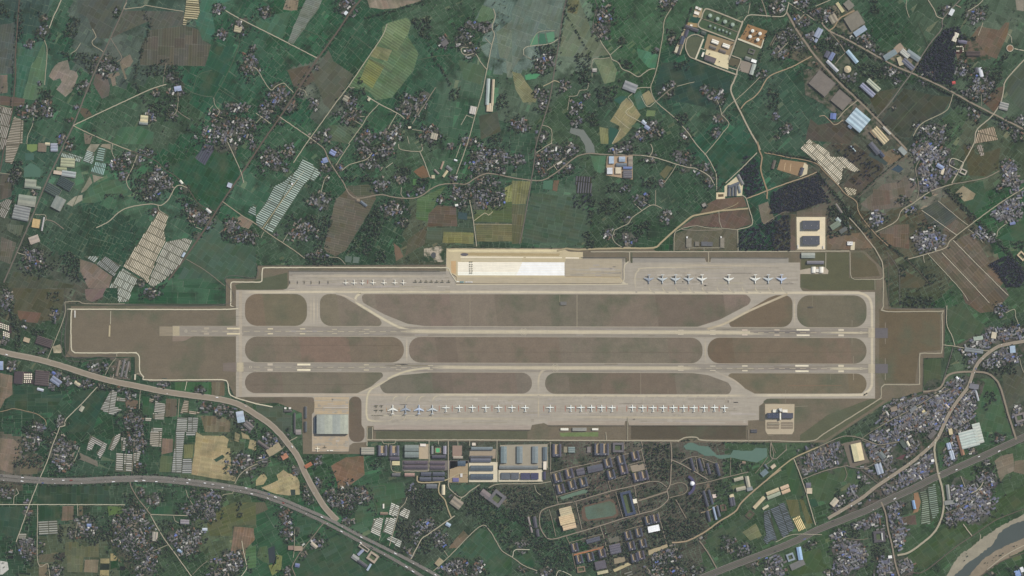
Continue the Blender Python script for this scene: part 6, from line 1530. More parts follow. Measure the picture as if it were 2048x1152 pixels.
PB = [('t03', 'factory_hall', "blue-grey hall beside the main street, upper left works",402,265,78,46,62,8,(150,164,188), 'saw2'),('t03', 'factory_hall', "small blue-grey hall below the upper left works",383,325,30,22,62,6,(146,160,186), 'gable'),
 ('t03', 'factory_hall', "lavender-blue hall right of the long white shed",508,452,66,34,62,8,(122,136,178), 'saw2'),('t03', 'factory_hall', "slate-blue hall left of the lavender-blue hall",472,435,52,34,62,7,(98,102,120), 'gable'),
 ('t03', 'factory_hall', "long white-grey shed along the avenue",513,530,122,26,-45,8,(178,184,190), 'gable'),('t03', 'factory_hall', "long light blue shed above the round hall",672,455,125,32,-50,8,(158,186,206), 'gable'),
 ('t03', 'round_hall', "round cream exhibition hall with ribbed dome",635,556,10,10,0,6,(200,180,150), 'flat'),
 ('t03', 'works_block', "broad grey flat-roofed works with white litter, below avenue",432,668,170,140,-40,9,(122,116,110), 'flat'),('t03', 'works_block', "broad grey works with blue tarpaulin, below avenue",584,800,130,115,-40,8,(122,116,110), 'flat'),
 ('t03', 'factory_hall', "left lavender ribbed hall of the parallel pair",795,722,138,40,-42,8,(140,146,172), 'saw2'),('t03', 'factory_hall', "right pale green hall of the parallel pair",842,683,128,38,-42,8,(172,182,160), 'saw2'),
 ('t03', 'giant_factory', "giant pale blue factory with ribbed square roof",717,963,150,138,-40,12,(166,192,206), 'saw4'),('t03', 'factory_hall', "bright blue square hall left of the giant factory",520,930,48,46,85,7,(100,124,186), 'gable'),
 ('t03', 'factory_hall', "small pale blue shed at the giant factory's corner",655,1012,34,26,-40,6,(150,168,196), 'gable'),
 ('t03', 'works_block', "wide grey flat factory right of the upper junction",690,168,130,120,32,8,(128,124,112), 'flat'),('t03', 'factory_hall', "pale blue hall along the grey factory's lower edge",735,250,108,44,34,8,(150,170,190), 'saw2'),
 ('t03', 'factory_hall', "cream hall left inside the upper junction works",520,150,70,60,-60,8,(150,142,124), 'saw2'),('t03', 'factory_hall', "row of small yellow sheds at the top",575,60,90,26,-55,4,(196,188,140), 'saw4'),('t03', 'factory_hall', "grey yard hall above the grey factory",645,40,70,60,-50,7,(128,126,116), 'flat'),
 ('t03', 'junction_shed', "left grey-blue wing of the junction factory",975,440,110,46,32,8,(128,144,150), 'gable'),('t03', 'junction_shed', "right grey-blue wing of the junction factory",1160,445,120,44,-35,8,(128,144,150), 'gable'),
 ('t03', 'junction_shed', "tan-roofed top block of the junction factory",1045,385,70,50,40,8,(160,142,122), 'flat'),('t03', 'junction_shed', "white-grey middle hall of the junction factory",1095,430,80,44,-40,9,(186,186,176), 'saw3'),
 ('t03', 'junction_shed', "slate lower hall of the junction factory",1120,515,110,40,-42,8,(108,114,130), 'saw2'),('t03', 'junction_shed', "cream block in the junction factory court",1055,490,70,36,-70,7,(188,176,144), 'flat'),
 ('t03', 'office_block', "white office roof beside the lane at the top",1467,98,54,32,62,7,(214,220,222), 'flat'),('t03', 'pottery_hall', "white hall in the wood's bare corner",1497,298,74,36,68,6,(220,212,190), 'saw2'),
 ('t03', 'pottery_hall', "blue-grey long hall above trays of white vats",1555,335,70,26,-8,6,(118,116,138), 'gable'),('t03', 'pottery_hall', "dark brown long hall beside the digging site",1640,430,110,40,0,7,(84,78,80), 'saw2'),
 ('t03', 'red_hall', "small bright red-roofed hall in the trees",1484,663,26,24,8,6,(214,84,84), 'gable'),('t03', 'bus_shed', "white curved-roof shed right of the wood",1700,578,76,34,-75,7,(210,214,220), 'arch'),('t03', 'bus_shed', "slate shed left of the white curved shed",1668,562,44,26,-75,6,(96,100,112), 'gable'),
 ('t03', 'mansion_block', "cream curving main hall below the giant factory",895,1085,150,60,-48,10,(196,178,140), 'saw3'),('t03', 'mansion_block', "narrow pale hall beside the avenue below factory",948,1045,84,18,-45,7,(180,176,164), 'gable'),('t03', 'mansion_block', "tan lower hall of the curving complex",845,1070,70,30,-48,8,(148,126,100), 'flat'),
 ('t03', 'greenhouse_shed', "pale grey slatted shed at the right road",1885,850,70,60,-15,5,(150,152,148), 'saw3'),
 ('t13', 'school_block', "slate school block left of the sandy play yard",850,35,110,40,-50,10,(96,102,116), 'gable'),('t13', 'school_block', "teal-white school block at play yard's right",1075,55,70,40,-45,9,(150,160,158), 'flat'),('t13', 'school_block', "navy school block along the play yard's lower edge",905,80,60,26,-50,9,(74,86,110), 'gable'),
 ('t13', 'town_hall', "blue-roofed hall in the town beside the school",1375,180,60,30,-30,8,(140,158,196), 'gable'),('t13', 'town_hall', "cream ribbed hall in the town beside the school",1395,220,50,22,75,7,(222,210,180), 'saw3'),('t13', 'town_hall', "white-framed house block right of the sports square",1560,222,54,40,-25,7,(190,180,164), 'ring'),
 ('t13', 'canal_shed', "blue-roofed shed beside the tree-lined canal",1697,672,34,14,-50,5,(120,140,190), 'gable'),('t13', 'villa', "cream walled villa at the right edge",2030,895,70,50,-45,7,(206,184,146), 'ring'),('t13', 'villa', "blue-roofed villa in green field at right",1955,636,44,20,12,6,(120,136,186), 'gable'),
 ('t13', 'canal_shed', "white narrow greenhouse in the scrub",680,38,60,12,-48,4,(170,190,196), 'arch'),
 # west
 ('n3', 'nursery_hall', "yellow-green nursery hall with trapezoid roof at left road",580,535,120,76,-4,6,(166,170,136), 'saw3'),('n3', 'nursery_hall', "low green-yellow hall below the trapezoid nursery roof",528,590,86,30,-3,5,(150,160,122), 'gable'),('n3', 'nursery_hall', "pale grey-blue hall right of the left road",590,632,120,50,-8,6,(160,168,168), 'saw2'),
 ('n3', 'shade_house', "dark green-blue shade house with ribs right of the left road",560,715,130,85,-30,5,(64,82,86), 'saw6'),('n3', 'shade_house', "dark lower shade house right of the left road",455,770,130,80,-30,5,(74,92,90), 'saw5'),
 ('n3', 'grey_barn', "large grey barn right of the left road",500,882,110,92,62,8,(136,144,138), 'saw2'),('n3', 'nursery_hall', "grey-green hall below the round pond",262,715,96,76,-5,6,(150,156,138), 'saw2'),('n3', 'nursery_hall', "lower grey-green strip hall below the round pond",285,745,130,24,-8,6,(140,150,134), 'gable'),
 ('n3', 'grey_barn', "large grey-green barn left of the left road",232,860,150,92,-8,8,(146,152,138), 'saw2'),('n3', 'grey_barn', "patched grey-white barn below the grey-green barn",185,965,140,120,-12,7,(136,140,140), 'saw5'),
 ('n3', 'pink_hall', "pinkish flat hall above the dark shade house",495,620,70,30,-8,6,(206,186,164), 'flat'),('n3', 'cottage_hall', "cream roofed shed right of the algae pond",408,376,40,24,-5,5,(204,196,160), 'gable'),('n3', 'cottage_hall', "brown flat hall right of the algae pond",362,405,70,74,-4,5,(128,116,102), 'flat'),('n3', 'cottage_hall', "blue-grey shed cluster hall beside the left road",465,405,60,70,0,6,(150,160,176), 'saw3'),
 ('t10', 'sand_works', "sandy yellow works hall beside the left road",290,635,70,60,80,5,(200,170,116), 'flat'),('t10', 'sand_works', "narrow white shed right of the sandy works",345,640,110,12,80,5,(176,178,176), 'gable'),('t10', 'sand_works', "broken grey yard hall below the sandy works",275,765,80,60,20,5,(176,164,150), 'saw2'),
 ('t10', 'roadside_house', "pale blue house beside the twin road",1838,330,36,36,-20,7,(176,186,204), 'flat'),('t10', 'roadside_house', "white roadside shed at village end",1670,535,50,22,-40,6,(204,206,200), 'gable'),('t10', 'roadside_house', "white-blue roadside house below the village",1470,885,40,18,60,6,(176,196,216), 'gable'),('t10', 'roadside_house', "cream roadside shed at lane corner",1452,305,34,18,-50,6,(226,222,204), 'gable'),
 ('t00', 'farm_hall', "cream farm hall at the lane below twin villages",1155,955,60,62,-5,7,(204,192,150), 'saw2'),('t00', 'farm_hall', "grey farm hall below the cream farm hall",1150,985,70,24,-5,6,(150,156,152), 'gable'),('t00', 'farm_hall', "blue-roofed hall in the hamlet at lane end",1425,710,56,40,10,7,(160,174,208), 'gable'),('t00', 'farm_hall', "cream roofed sheds beside the straight lane",1905,235,60,50,-12,6,(176,168,136), 'saw3'),
 ('t01', 'long_shed', "very long pale blue shed by the upper lane",1855,735,210,26,87,7,(166,182,178), 'gable'),('t01', 'long_shed', "very long tan shed right of the pale blue one",1895,740,210,20,87,7,(190,176,146), 'gable'),('t01', 'long_shed', "cream end hall of the long sheds",1870,860,66,50,87,7,(206,188,158), 'saw3'),('t01', 'long_shed', "striped white and brown barn beside the upper lane",1735,882,62,50,78,6,(196,190,180), 'saw3'),
 ('t01', 'farm_hall', "slate barn with dark roof in the upper village",1510,345,54,40,35,7,(110,108,110), 'gable'),('t01', 'farm_hall', "pale roofed hall beside the pale lane",720,790,44,46,-30,6,(150,146,128), 'saw2'),('t01', 'farm_hall', "white-blue hall at the road's top end",720,105,30,24,50,7,(214,222,226), 'flat'),('t01', 'farm_hall', "cream hall at the lower lane junction",905,795,26,20,55,6,(206,196,164), 'gable'),('t01', 'farm_hall', "white and grey twin barns at the lower lane",1425,1090,50,54,75,6,(176,168,146), 'saw3'),
 ('t01', 'farm_hall', "small bright house at the lane fork",1230,1020,22,16,10,6,(236,222,190), 'gable'),
 ('t02', 'grain_store', "pale blue-grey store yard left of the straw strips",945,695,110,70,-22,7,(140,144,148), 'saw2'),('t02', 'farm_hall', "blue-white roofed barn above the straw strips",1055,980,40,28,-40,6,(176,192,206), 'gable'),('t02', 'farm_hall', "pale house in the paddies' green corner",660,562,34,28,0,6,(176,172,164), 'gable'),('t02', 'farm_hall', "blue-roofed farm shed below the straw strips",1080,1020,44,30,-35,6,(140,156,188), 'gable'),
 ('t11', 'tile_works', "upper red-brown brick shed of the brick works",1490,170,66,14,70,5,(176,150,128), 'gable'),('t11', 'tile_works', "left slanting shed of the brick works",1445,222,50,14,-45,5,(150,138,130), 'gable'),('t11', 'tile_works', "cream wide shed of the brick works",1515,238,60,18,55,5,(206,192,150), 'gable'),('t11', 'tile_works', "grey shed at right of the brick works",1545,195,54,26,-40,5,(120,124,126), 'gable'),('t11', 'tile_works', "cream block left below the brick works",1418,262,26,26,0,5,(196,186,150), 'flat'),
 ('t11', 'field_house', "long blue-grey shed at the road bend above brown field",862,478,62,20,-38,5,(112,122,136), 'gable'),('t11', 'field_house', "small brown house at the road bend above brown field",818,452,26,20,-10,5,(150,134,116), 'gable'),('t11', 'farm_hall', "blue-roofed barns at the lane crossing",615,70,50,40,-30,6,(130,146,196), 'saw2'),('t11', 'farm_hall', "blue-grey roof above the village crossing",555,130,40,40,20,6,(130,146,188), 'gable'),('t11', 'farm_hall', "white barn beside the pale lane",1598,130,26,12,-20,5,(236,240,240), 'gable'),('t11', 'farm_hall', "bright white house in the wooded village",1605,490,24,16,10,6,(240,238,228), 'gable'),('t11', 'pump_house', "white pump house among grey-green polytunnels",290,320,14,12,-25,4,(246,244,238), 'flat'),
 ('t12', 'farm_hall', "white hall in the wooded village below reservoir",380,152,44,14,30,6,(206,200,184), 'gable'),('t12', 'farm_hall', "long white building in the village below reservoir",352,40,34,14,80,6,(220,218,208), 'gable'),('t12', 'pump_house', "white gate house at the left track bend",1535,488,30,24,30,4,(150,146,138), 'flat'),
 # south-west
 ('t20', 'vat_shed', "ribbed dark shed right of the left road vats",355,430,130,66,-18,6,(86,80,84), 'saw5'),('t20', 'vat_shed', "ribbed dark shed beside white vats below highway",338,720,110,120,-5,6,(92,84,88), 'saw7'),('t20', 'vat_shed', "dark flat shed left of white vats below highway",150,715,70,100,-5,6,(82,76,84), 'flat'),('t20', 'vat_shed', "pale blue-white shed at vats yard's lower corner",325,812,52,20,-15,5,(196,200,212), 'gable'),
 ('t20', 'vat_shed', "cream hall left of the ribbed dark shed",215,415,50,34,-18,6,(186,166,136), 'flat'),('t20', 'vat_shed', "pale blue hall at the left edge below highway",8,620,40,70,0,7,(140,160,196), 'gable'),('t20', 'roadside_hall', "blue-grey halls row below the highway",450,745,90,50,-35,6,(128,140,166), 'saw2'),('t20', 'roadside_hall', "blue roof beside the highway's village",432,680,30,22,-30,6,(90,110,180), 'gable'),
 ('t20', 'roadside_hall', "cream shed below the highway trees",620,765,50,28,-35,6,(196,182,150), 'gable'),('t20', 'roadside_hall', "large pale blue hall right of garden plots",1925,1030,60,90,10,8,(170,188,206), 'saw2'),('t20', 'field_house', "white house in garden plots below highway",655,965,44,30,60,5,(176,172,150), 'gable'),('t20', 'roadside_hall', "tan roofed yard hall beside the highway",1990,1100,80,50,-40,6,(120,116,116), 'saw2'),
 ('t20', 'yard_row', "left long parking shelter in the fenced car yard",945,640,130,18,78,4,(130,120,108), 'gable'),('t20', 'yard_row', "middle long parking shelter in the fenced car yard",985,640,140,16,78,4,(118,118,120), 'gable'),('t20', 'yard_row', "right long parking shelter in the fenced car yard",1018,650,130,16,78,4,(124,120,118), 'gable'),
 ('t20', 'white_hut', "slim white store at the perimeter road's top left corner",601,208,56,9,90,4,(206,204,196), 'flat'),('t20', 'white_hut', "small white store beside the perimeter road's bend",1082,712,44,12,88,4,(206,196,170), 'flat'),
 ('t30', 'roadside_hall', "grey-white hall in the right lane hamlet",1480,718,70,36,-3,7,(146,142,150), 'saw2'),('t30', 'roadside_hall', "white-blue shed by the brown meadow",1640,778,40,22,0,5,(196,204,216), 'gable'),('t30', 'village_hall', "blue hall in the village below white field",715,745,36,24,0,6,(130,150,196), 'gable'),('t30', 'village_hall', "white yard hall beside the slanting lane",1240,835,74,44,85,5,(168,160,146), 'saw2'),('t30', 'village_hall', "blue roofed hall at lane's lower village",1440,950,40,22,-25,6,(150,170,200), 'gable'),
 ('t31', 'brick_hall', "tan ribbed hall left of the highway bend",145,140,120,60,33,7,(166,152,120), 'saw3'),('t31', 'brick_hall', "slate ribbed hall above the tan hall",60,105,110,24,-35,6,(104,100,102), 'gable'),('t31', 'brick_hall', "red-brown roof right of the tan hall",230,195,50,40,30,6,(196,130,100), 'saw2'),('t31', 'brick_hall', "red-brown roof beside the highway's right side",420,265,60,30,30,5,(180,110,82), 'gable'),
 ('t31', 'motel_block', "upper pale wing of the walled inn below motorway",865,925,90,30,-35,8,(176,166,150), 'ring'),('t31', 'motel_block', "cream courtyard wing of the walled inn",935,1000,80,70,-35,8,(176,160,140), 'ring'),('t31', 'motel_block', "grey left shed of the walled inn",795,1005,60,36,-35,6,(150,156,152), 'gable'),('t31', 'motel_block', "pale blue wing of the walled inn",840,960,66,22,45,6,(150,160,190), 'gable'),('t31', 'motel_block', "blue-white long shed at inn's right edge",905,1080,60,16,60,5,(176,190,210), 'gable'),('t31', 'motel_block', "dark slate row at the inn's lower wall",850,1050,90,26,-35,6,(92,94,104), 'gable'),
 ('t31', 'field_house', "white barn by the white polytunnels",1020,592,36,12,90,5,(236,230,214), 'gable'),('t31', 'field_house', "brown and white yard shed by white polytunnels",1025,650,60,20,0,5,(150,128,110), 'gable'),('t31', 'field_house', "blue-white shed by the lane below compound",1538,740,40,28,-30,6,(166,186,206), 'gable'),('t31', 'field_house', "tan farm barn at the lower lane fork",1465,1040,60,44,50,6,(166,152,120), 'gable'),('t31', 'field_house', "blue-roofed shed by the lower left lane",332,1065,36,30,-10,6,(110,124,170), 'gable'),('t31', 'field_house', "tan flat barn left of the lower left lane",340,930,66,36,0,6,(166,146,124), 'flat'),('t31', 'field_house', "pinkish small barn left of lower left lane",280,925,44,32,0,6,(150,126,112), 'flat'),('t31', 'farm_hall', "cream hall within the farmstead below motorway",465,905,60,28,-40,6,(180,172,152), 'gable'),
 # campus and town
 ('c4', 'court_block', "grey square block with ribbed court above the campus lane",1340,100,150,130,0,8,(110,108,114), 'ring'),('c4', 'teaching_hall', "long slate teaching hall with white roof lights",1025,385,210,90,12,10,(94,98,112), 'gable'),('c4', 'teaching_hall', "slate hall left of the long teaching hall",825,430,110,90,12,9,(100,100,114), 'saw2'),
 ('c4', 'gymnasium', "upper ribbed cream roof of the gymnasium",625,970,170,110,14,14,(196,180,144), 'saw4'),('c4', 'gymnasium', "lower ribbed cream roof of the gymnasium",640,1080,205,125,14,16,(214,188,144), 'saw5'),('c5', 'gymnasium', "offset cream lower annex of the gymnasium",265,362,185,70,14,11,(214,188,148), 'saw2'),
 ('c4', 'headquarters', "large navy-roofed headquarters with inner courts",1470,860,330,150,104,14,(72,86,112), 'ring'),('c4', 'entrance_pavilion', "bright cream square pavilion at headquarters' front",1560,832,64,58,12,9,(244,236,210), 'flat'),('c4', 'glasshouse', "pale green glasshouse in the campus's left lawn",705,133,92,80,0,6,(126,144,142), 'saw3'),('c4', 'glasshouse', "tan flat store left of the campus glasshouse",620,130,50,80,0,4,(146,140,118), 'flat'),('c4', 'glasshouse', "pale pink flat store on the campus lawn",940,130,50,78,0,4,(130,124,122), 'flat'),
 ('c5', 'swimming_hall', "brilliant white roofed swimming hall",1415,388,158,84,12,9,(255,255,252), 'flat'),('c5', 'canteen', "grey-purple canteen with stepped roof",890,665,150,130,12,9,(104,104,118), 'saw4'),('c5', 'canteen', "dark grey flat hall below the red-paved walk",690,885,150,110,12,9,(100,98,110), 'flat'),('c5', 'canteen', "cream ruin-like block at campus bottom",720,985,150,40,12,6,(196,188,150), 'flat'),('c5', 'canteen', "brown court block at campus bottom left",425,945,110,80,8,6,(140,120,100), 'ring'),('c5', 'canteen', "slate pair of roofs above the red-paved walk",590,545,190,60,15,7,(92,98,114), 'saw2'),  # swimming hall: the glare is put into its white roof colour
 ('t32', 'track_stand', "slim slate stand left of the campus loop",185,720,90,26,100,7,(90,92,104), 'gable'),('t32', 'track_stand', "slim white-ended hall at campus's left edge",145,740,130,14,104,6,(150,142,140), 'gable'),('t32', 'track_stand', "slim slate stand below the left cross path",205,805,60,24,100,7,(90,92,104), 'gable'),
 ('c6', 'dormitory', "first long slate dormitory row below the lake",440,195,180,34,105,9,(82,86,104), 'gable'),('c6', 'dormitory', "second long slate dormitory row below the lake",550,200,180,36,107,9,(80,86,106), 'gable'),('c6', 'dormitory', "third long slate dormitory row below the lake",660,252,150,34,105,9,(86,90,106), 'gable'),('c6', 'dormitory', "fourth long slate dormitory row below the lake",785,262,180,36,105,9,(78,86,106), 'gable'),
 ('c6', 'dormitory', "left slate row under the cross plaza",620,660,220,34,106,9,(84,90,106), 'gable'),('c6', 'dormitory', "right slate row under the cross plaza",690,640,200,30,106,9,(84,92,110), 'gable'),('c6', 'dormitory', "left pale blue row below the curved path",745,860,180,26,104,9,(150,170,196), 'gable'),('c6', 'dormitory', "slate row left of the pale blue row",660,900,150,34,104,8,(88,94,110), 'gable'),('c6', 'dormitory', "slate row right of the pale blue row",795,830,150,28,104,8,(100,108,126), 'gable'),
 ('c6', 'beige_block', "upper beige block of the three near dirt road",1070,392,128,46,15,8,(178,174,150), 'gable'),('c6', 'beige_block', "upright beige block of the three near dirt road",1195,430,150,50,102,8,(178,174,152), 'gable'),('c6', 'beige_block', "lower beige block of the three near dirt road",1102,525,130,50,13,8,(176,172,148), 'gable'),('c6', 'beige_block', "grey-blue flat block below the upright beige block",1222,528,80,50,15,7,(138,146,148), 'flat'),
 ('c6', 'cream_house', "cream house with broken roof beside the dirt road",978,630,60,56,14,7,(216,200,160), 'flat'),('c6', 'cream_house', "white-pink house at the curved path's top",740,625,50,50,10,7,(220,200,186), 'flat'),('c6', 'cream_house', "slate L-block right of the cream house",985,700,120,70,100,8,(90,94,108), 'saw2'),('c6', 'cream_house', "white-rimmed brown court by the dirt road",862,785,90,80,100,5,(110,94,84), 'ring'),('c6', 'cream_house', "tan-white gate lodge right of the lake",1543,222,70,44,38,7,(206,186,158), 'flat'),('c6', 'cream_house', "slate shed left of the tan gate lodge",1448,225,80,24,-52,6,(104,116,124), 'gable'),('c6', 'cream_house', "teal-grey flat hall above the dirt road",1420,310,100,70,40,6,(110,132,140), 'flat'),('c6', 'lake_pavilion', "small tan pavilion at the lake shore",1142,172,46,36,-8,5,(146,126,110), 'gable'),
 ('c6', 'piggery', "upper tan barn of the farm below the dirt road",1535,565,182,46,22,6,(206,186,148), 'gable'),('c6', 'piggery', "pale green barn under the upper tan barn",1552,620,192,48,22,6,(166,174,148), 'gable'),('c6', 'piggery', "pink-tan upper right barn of the farm",1698,505,118,48,22,6,(216,184,152), 'gable'),('c6', 'piggery', "pink-tan lower right barn of the farm",1715,562,118,46,22,6,(212,182,146), 'gable'),('c6', 'piggery', "long slanting tan barn of the farm",1350,715,208,46,47,6,(206,188,148), 'gable'),('c6', 'piggery', "small slanting cream barn of the farm",1438,780,92,32,33,5,(206,196,160), 'gable'),('c6', 'piggery', "dark ruined yard barn beside the green",1225,880,110,90,50,3,(92,88,78), 'ring'),
 ('t33', 'pale_warehouse', "pale yellow warehouse with long plain roof in a walled yard",714,160,142,82,102,10,(222,206,158), 'gable'),
 ('c7', 'market_hall', "huge pale ribbed market roof, left part",1395,690,215,200,15,10,(186,198,190), 'saw6'),('c7', 'market_hall', "huge pale ribbed market roof, right part",1500,625,92,240,15,10,(190,198,186), 'saw7'),('c7', 'market_row', "long brown-red roofed row beside the market",1295,765,240,42,106,6,(156,116,94), 'gable'),
 ('c7', 'blue_shed', "upper pale blue upright shed left of the market",1160,775,80,50,105,7,(166,184,214), 'saw2'),('c7', 'blue_shed', "lower pale blue-white upright shed left of the market",1195,880,110,52,105,7,(176,190,206), 'saw2'),('c7', 'blue_shed', "cream house above the pale blue sheds",1180,605,70,44,100,7,(214,196,152), 'flat'),('c7', 'blue_shed', "blue and cream hall in the town's lower left",340,1040,130,78,107,8,(156,172,190), 'saw2'),('c7', 'teal_hall', "teal-grey yard hall in the lower town",372,885,90,60,-50,6,(112,122,124), 'gable'),('c7', 'teal_hall', "white upright hall beside the round court",680,748,64,26,118,7,(226,218,190), 'gable'),('c7', 'teal_hall', "dark teal court hall beside the round court",625,750,100,50,-55,6,(86,102,98), 'flat'),('c7', 'teal_hall', "slate U hall at the town's upper road",1455,75,110,60,-10,7,(122,124,134), 'flat'),('c7', 'teal_hall', "slim white-blue wing below slate hall",1490,180,130,22,105,7,(176,186,190), 'gable'),('c7', 'teal_hall', "grey court house at right slip road",1995,440,120,100,15,8,(130,124,124), 'ring'),('c7', 'teal_hall', "pale ribbed hall in the town centre",740,340,90,40,35,7,(128,132,136), 'saw2'),('c7', 'teal_hall', "pale pink hall beside the town's main street",1140,305,60,22,-45,7,(206,190,178), 'gable'),('c7', 'teal_hall', "yellow small hall on the town lane",862,368,36,28,30,6,(226,206,150), 'gable'),('c7', 'teal_hall', "pale yard slab house at town's top left",515,340,80,50,15,5,(150,136,120), 'flat'),('c7', 'teal_hall', "slate triangle yard hall beside town street",965,640,110,50,45,6,(110,108,108), 'flat'),
 ('t33', 'road_shed', "white-tan triangular shed right of the green",530,560,66,44,50,6,(196,184,160), 'gable'),('t33', 'road_shed', "blue upright shed beside orange-brown plot",1166,580,70,22,102,6,(130,168,214), 'gable'),('t33', 'road_shed', "long light blue shed below the trunk road",252,970,104,36,100,7,(150,186,226), 'gable'),('t33', 'road_shed', "grey narrow shed right of the curved slip road",1440,480,120,26,97,6,(142,148,142), 'gable'),('t33', 'road_shed', "grey foot building at the slip road's curve",1450,562,80,34,8,6,(142,146,142), 'flat'),('t33', 'road_shed', "white block beside the slip road",1315,228,24,20,10,7,(240,238,230), 'flat'),('t33', 'road_shed', "tall white slab house beside lower avenue",912,835,60,12,95,7,(216,216,208), 'gable'),('t33', 'road_shed', "slate frame house beside lower avenue",890,835,90,90,5,7,(92,92,100), 'ring'),('t33', 'road_shed', "white house at avenue's lower village",975,998,30,22,5,7,(244,242,236), 'flat'),('t33', 'road_shed', "grey flat works below the light blue shed",235,1060,120,50,25,6,(116,118,118), 'flat'),('t33', 'road_shed', "blue-white hall left of the light blue shed",180,1000,60,60,20,6,(140,156,168), 'ring'),('t33', 'road_shed', "blue shed at the bottom right corner",1995,1130,44,50,20,6,(130,160,214), 'gable'),('t33', 'road_shed', "white shed at the bottom right corner",2030,1100,26,40,20,6,(226,230,234), 'gable'),('t33', 'road_shed', "cream yard block beside left service road",330,470,44,44,0,6,(206,190,160), 'flat'),('t33', 'road_shed', "slate roofs above the cream yard block",322,425,40,40,0,6,(110,112,124), 'gable'),
 ('t23', 'roadside_hall', "slatted pale grey-green hall beside the right town road",1680,402,76,32,8,6,(166,180,164), 'saw3'),('t23', 'roadside_hall', "ribbed grey long roof along the track",1645,500,150,34,-8,6,(128,136,140), 'saw2'),('t23', 'roadside_hall', "cream tall house beside right town road",1805,378,40,50,-10,8,(206,194,166), 'flat'),('t23', 'roadside_hall', "pale blue hall below the right town road",1955,490,44,56,5,7,(160,184,206), 'flat'),('t23', 'white_hut', "white trailer-like house below the flyover",1513,720,26,16,-50,4,(248,248,246), 'gable'),('t23', 'roadside_hall', "pale slab roof at flyover's town side",1205,958,60,14,30,5,(176,166,146), 'flat'),('t22', 'navaid_hut', "grey navigation hut on its gravel square in infield",412,122,50,26,0,4,(120,120,118), 'flat'),('t23', 'navaid_hut', "low dark navigation array in the right infield",340,153,40,8,0,3,(96,98,94), 'flat')]
for a in PB:
 if a[1] == 'round_hall':
  continue
 f,nm,d,cx,cy,L,D,an,h,k,ty = a
 cat = {'hall': 'hall', 'shed': 'shed', 'block': 'building', 'house': 'house', 'barn': 'barn'}.get(nm.split('_')[-1],nm.replace('_', ' '))
 B(f,nm,d,cx,cy,L,D,an,h,k,ty,cat)
for x,y in ((510,512),(672,455),(552,665),(712,612),(862,572),(1200,312),(1378,272),(1572,215),(1242,470),(1412,400),(1592,502),(1692,482)):
 B('c4', 'barracks', "U-shaped slate barracks " + where(*fr('c4',x,y)),x,y,128,108,13,12,(82 + random.randint(-4,6),88,106), 'U')
B('c4', 'barracks', "U-shaped slate barracks with brown court, far left of upper row",502,138,170,120,0,12,(88,92,110), 'U')
for x in (1062,1160):
 B('c4', 'barracks', "U-shaped slate barracks with red court in upper row",x,125,160,98,0,12,(88,94,110), 'U')
for x,y in ((338,645),(400,805),(552,775),(712,725),(1340,275),(1440,252),(1065,482),(1212,442),(1112,622),(1268,590),(1150,785),(1242,752)):
 B('c5', 'barracks', "U-shaped slate barracks " + where(*fr('c5',x,y)),x,y,118,96,13,12,(80 + random.randint(-4,6),86,104), 'U')
# round hall
px,py = fr('t03',635,556)
rt = thing("round_hall", "round cream exhibition hall with ribbed dome beside the avenue", "hall",(*W(px,py),1.1))
m = MB(); m.ring([(17,0),(17,8)],(0,0),24,col((190,180,160))); m.build("wall",M_ROOF,rt)
m = MB(); m.ring([(18,8),(11,11.5),(0,13.5)],(0,0),24,col((198,184,156))); m.build("roof",M_ROOF,rt)
m = MB(); m.ring([(4,12.6),(4,15),(0,16)],(0,0),12,col((220,208,180))); m.build("lantern",M_ROOF,rt)
mark_poly(ellipse(px,py,8,8,0,16,0),4)
# round tank east, crescent building and its dome
px,py = fr('t03',1935,386)
rt = thing("settling_tank", "round brown settling tank with pale rim at far right", "tank",(*W(px,py),1.1))
m = MB(); m.ring([(17.5,0),(17.5,3)],(0,0),30,col((186,176,160))); m.ring([(17.5,3),(14.5,3.02)],(0,0),30,col((196,186,168))); m.build("rim",M_ROOF,rt)
m = MB(); m.ring([(14.5,2.2),(0,2.2)],(0,0),30,col((140,112,92))); m.build("sludge",M_WATER,rt)
mark_poly(ellipse(px,py,8,8,0,16,0),4)
cr = thing("crescent_hall", "crescent-shaped navy-roofed hall curving round the bright dome", "hall",(*W(1376,970),1.1))
wm,rm = MB(),MB()
for i in range(12):
 def pt(r,t): return (-18 + r * math.cos(t),r * math.sin(t))
 t0,t1 = -1.15 + 2.3 * i / 12,-1.15 + 2.3 * (i + 1) / 12
 w4 = [pt(42,t0),pt(54,t0),pt(54,t1),pt(42,t1)]
 wm.prism(w4,0,13,col((150,148,146)),col((90,90,110))); rm.prism([pt(41.5,t0),pt(54.5,t0),pt(54.5,t1),pt(41.5,t1)],13.01,13.6,col((84,84,112)),col((84,84,112)))
wm.build("wall",M_ROOF,cr); rm.build("roof",M_ROOF,cr)
dm = thing("glare_dome", "dome with white glare painted on, between crescent hall and plaza", "dome",(*W(1384.5,966.5),1.1))
m = MB(); m.ring([(12,0),(12,10)],(0,0),20,col((214,206,190))); m.build("drum",M_ROOF,dm)
m = MB(); m.ring([(12.4,10),(10.5,14),(6.5,17),(0,18.3)],(0,0),20,col((255,255,250))); m.build("cap",M_PAINT,dm)  # white glare is painted into the cap's colour
mark_poly(ellipse(1380,968,20,22,0,14,0),4)
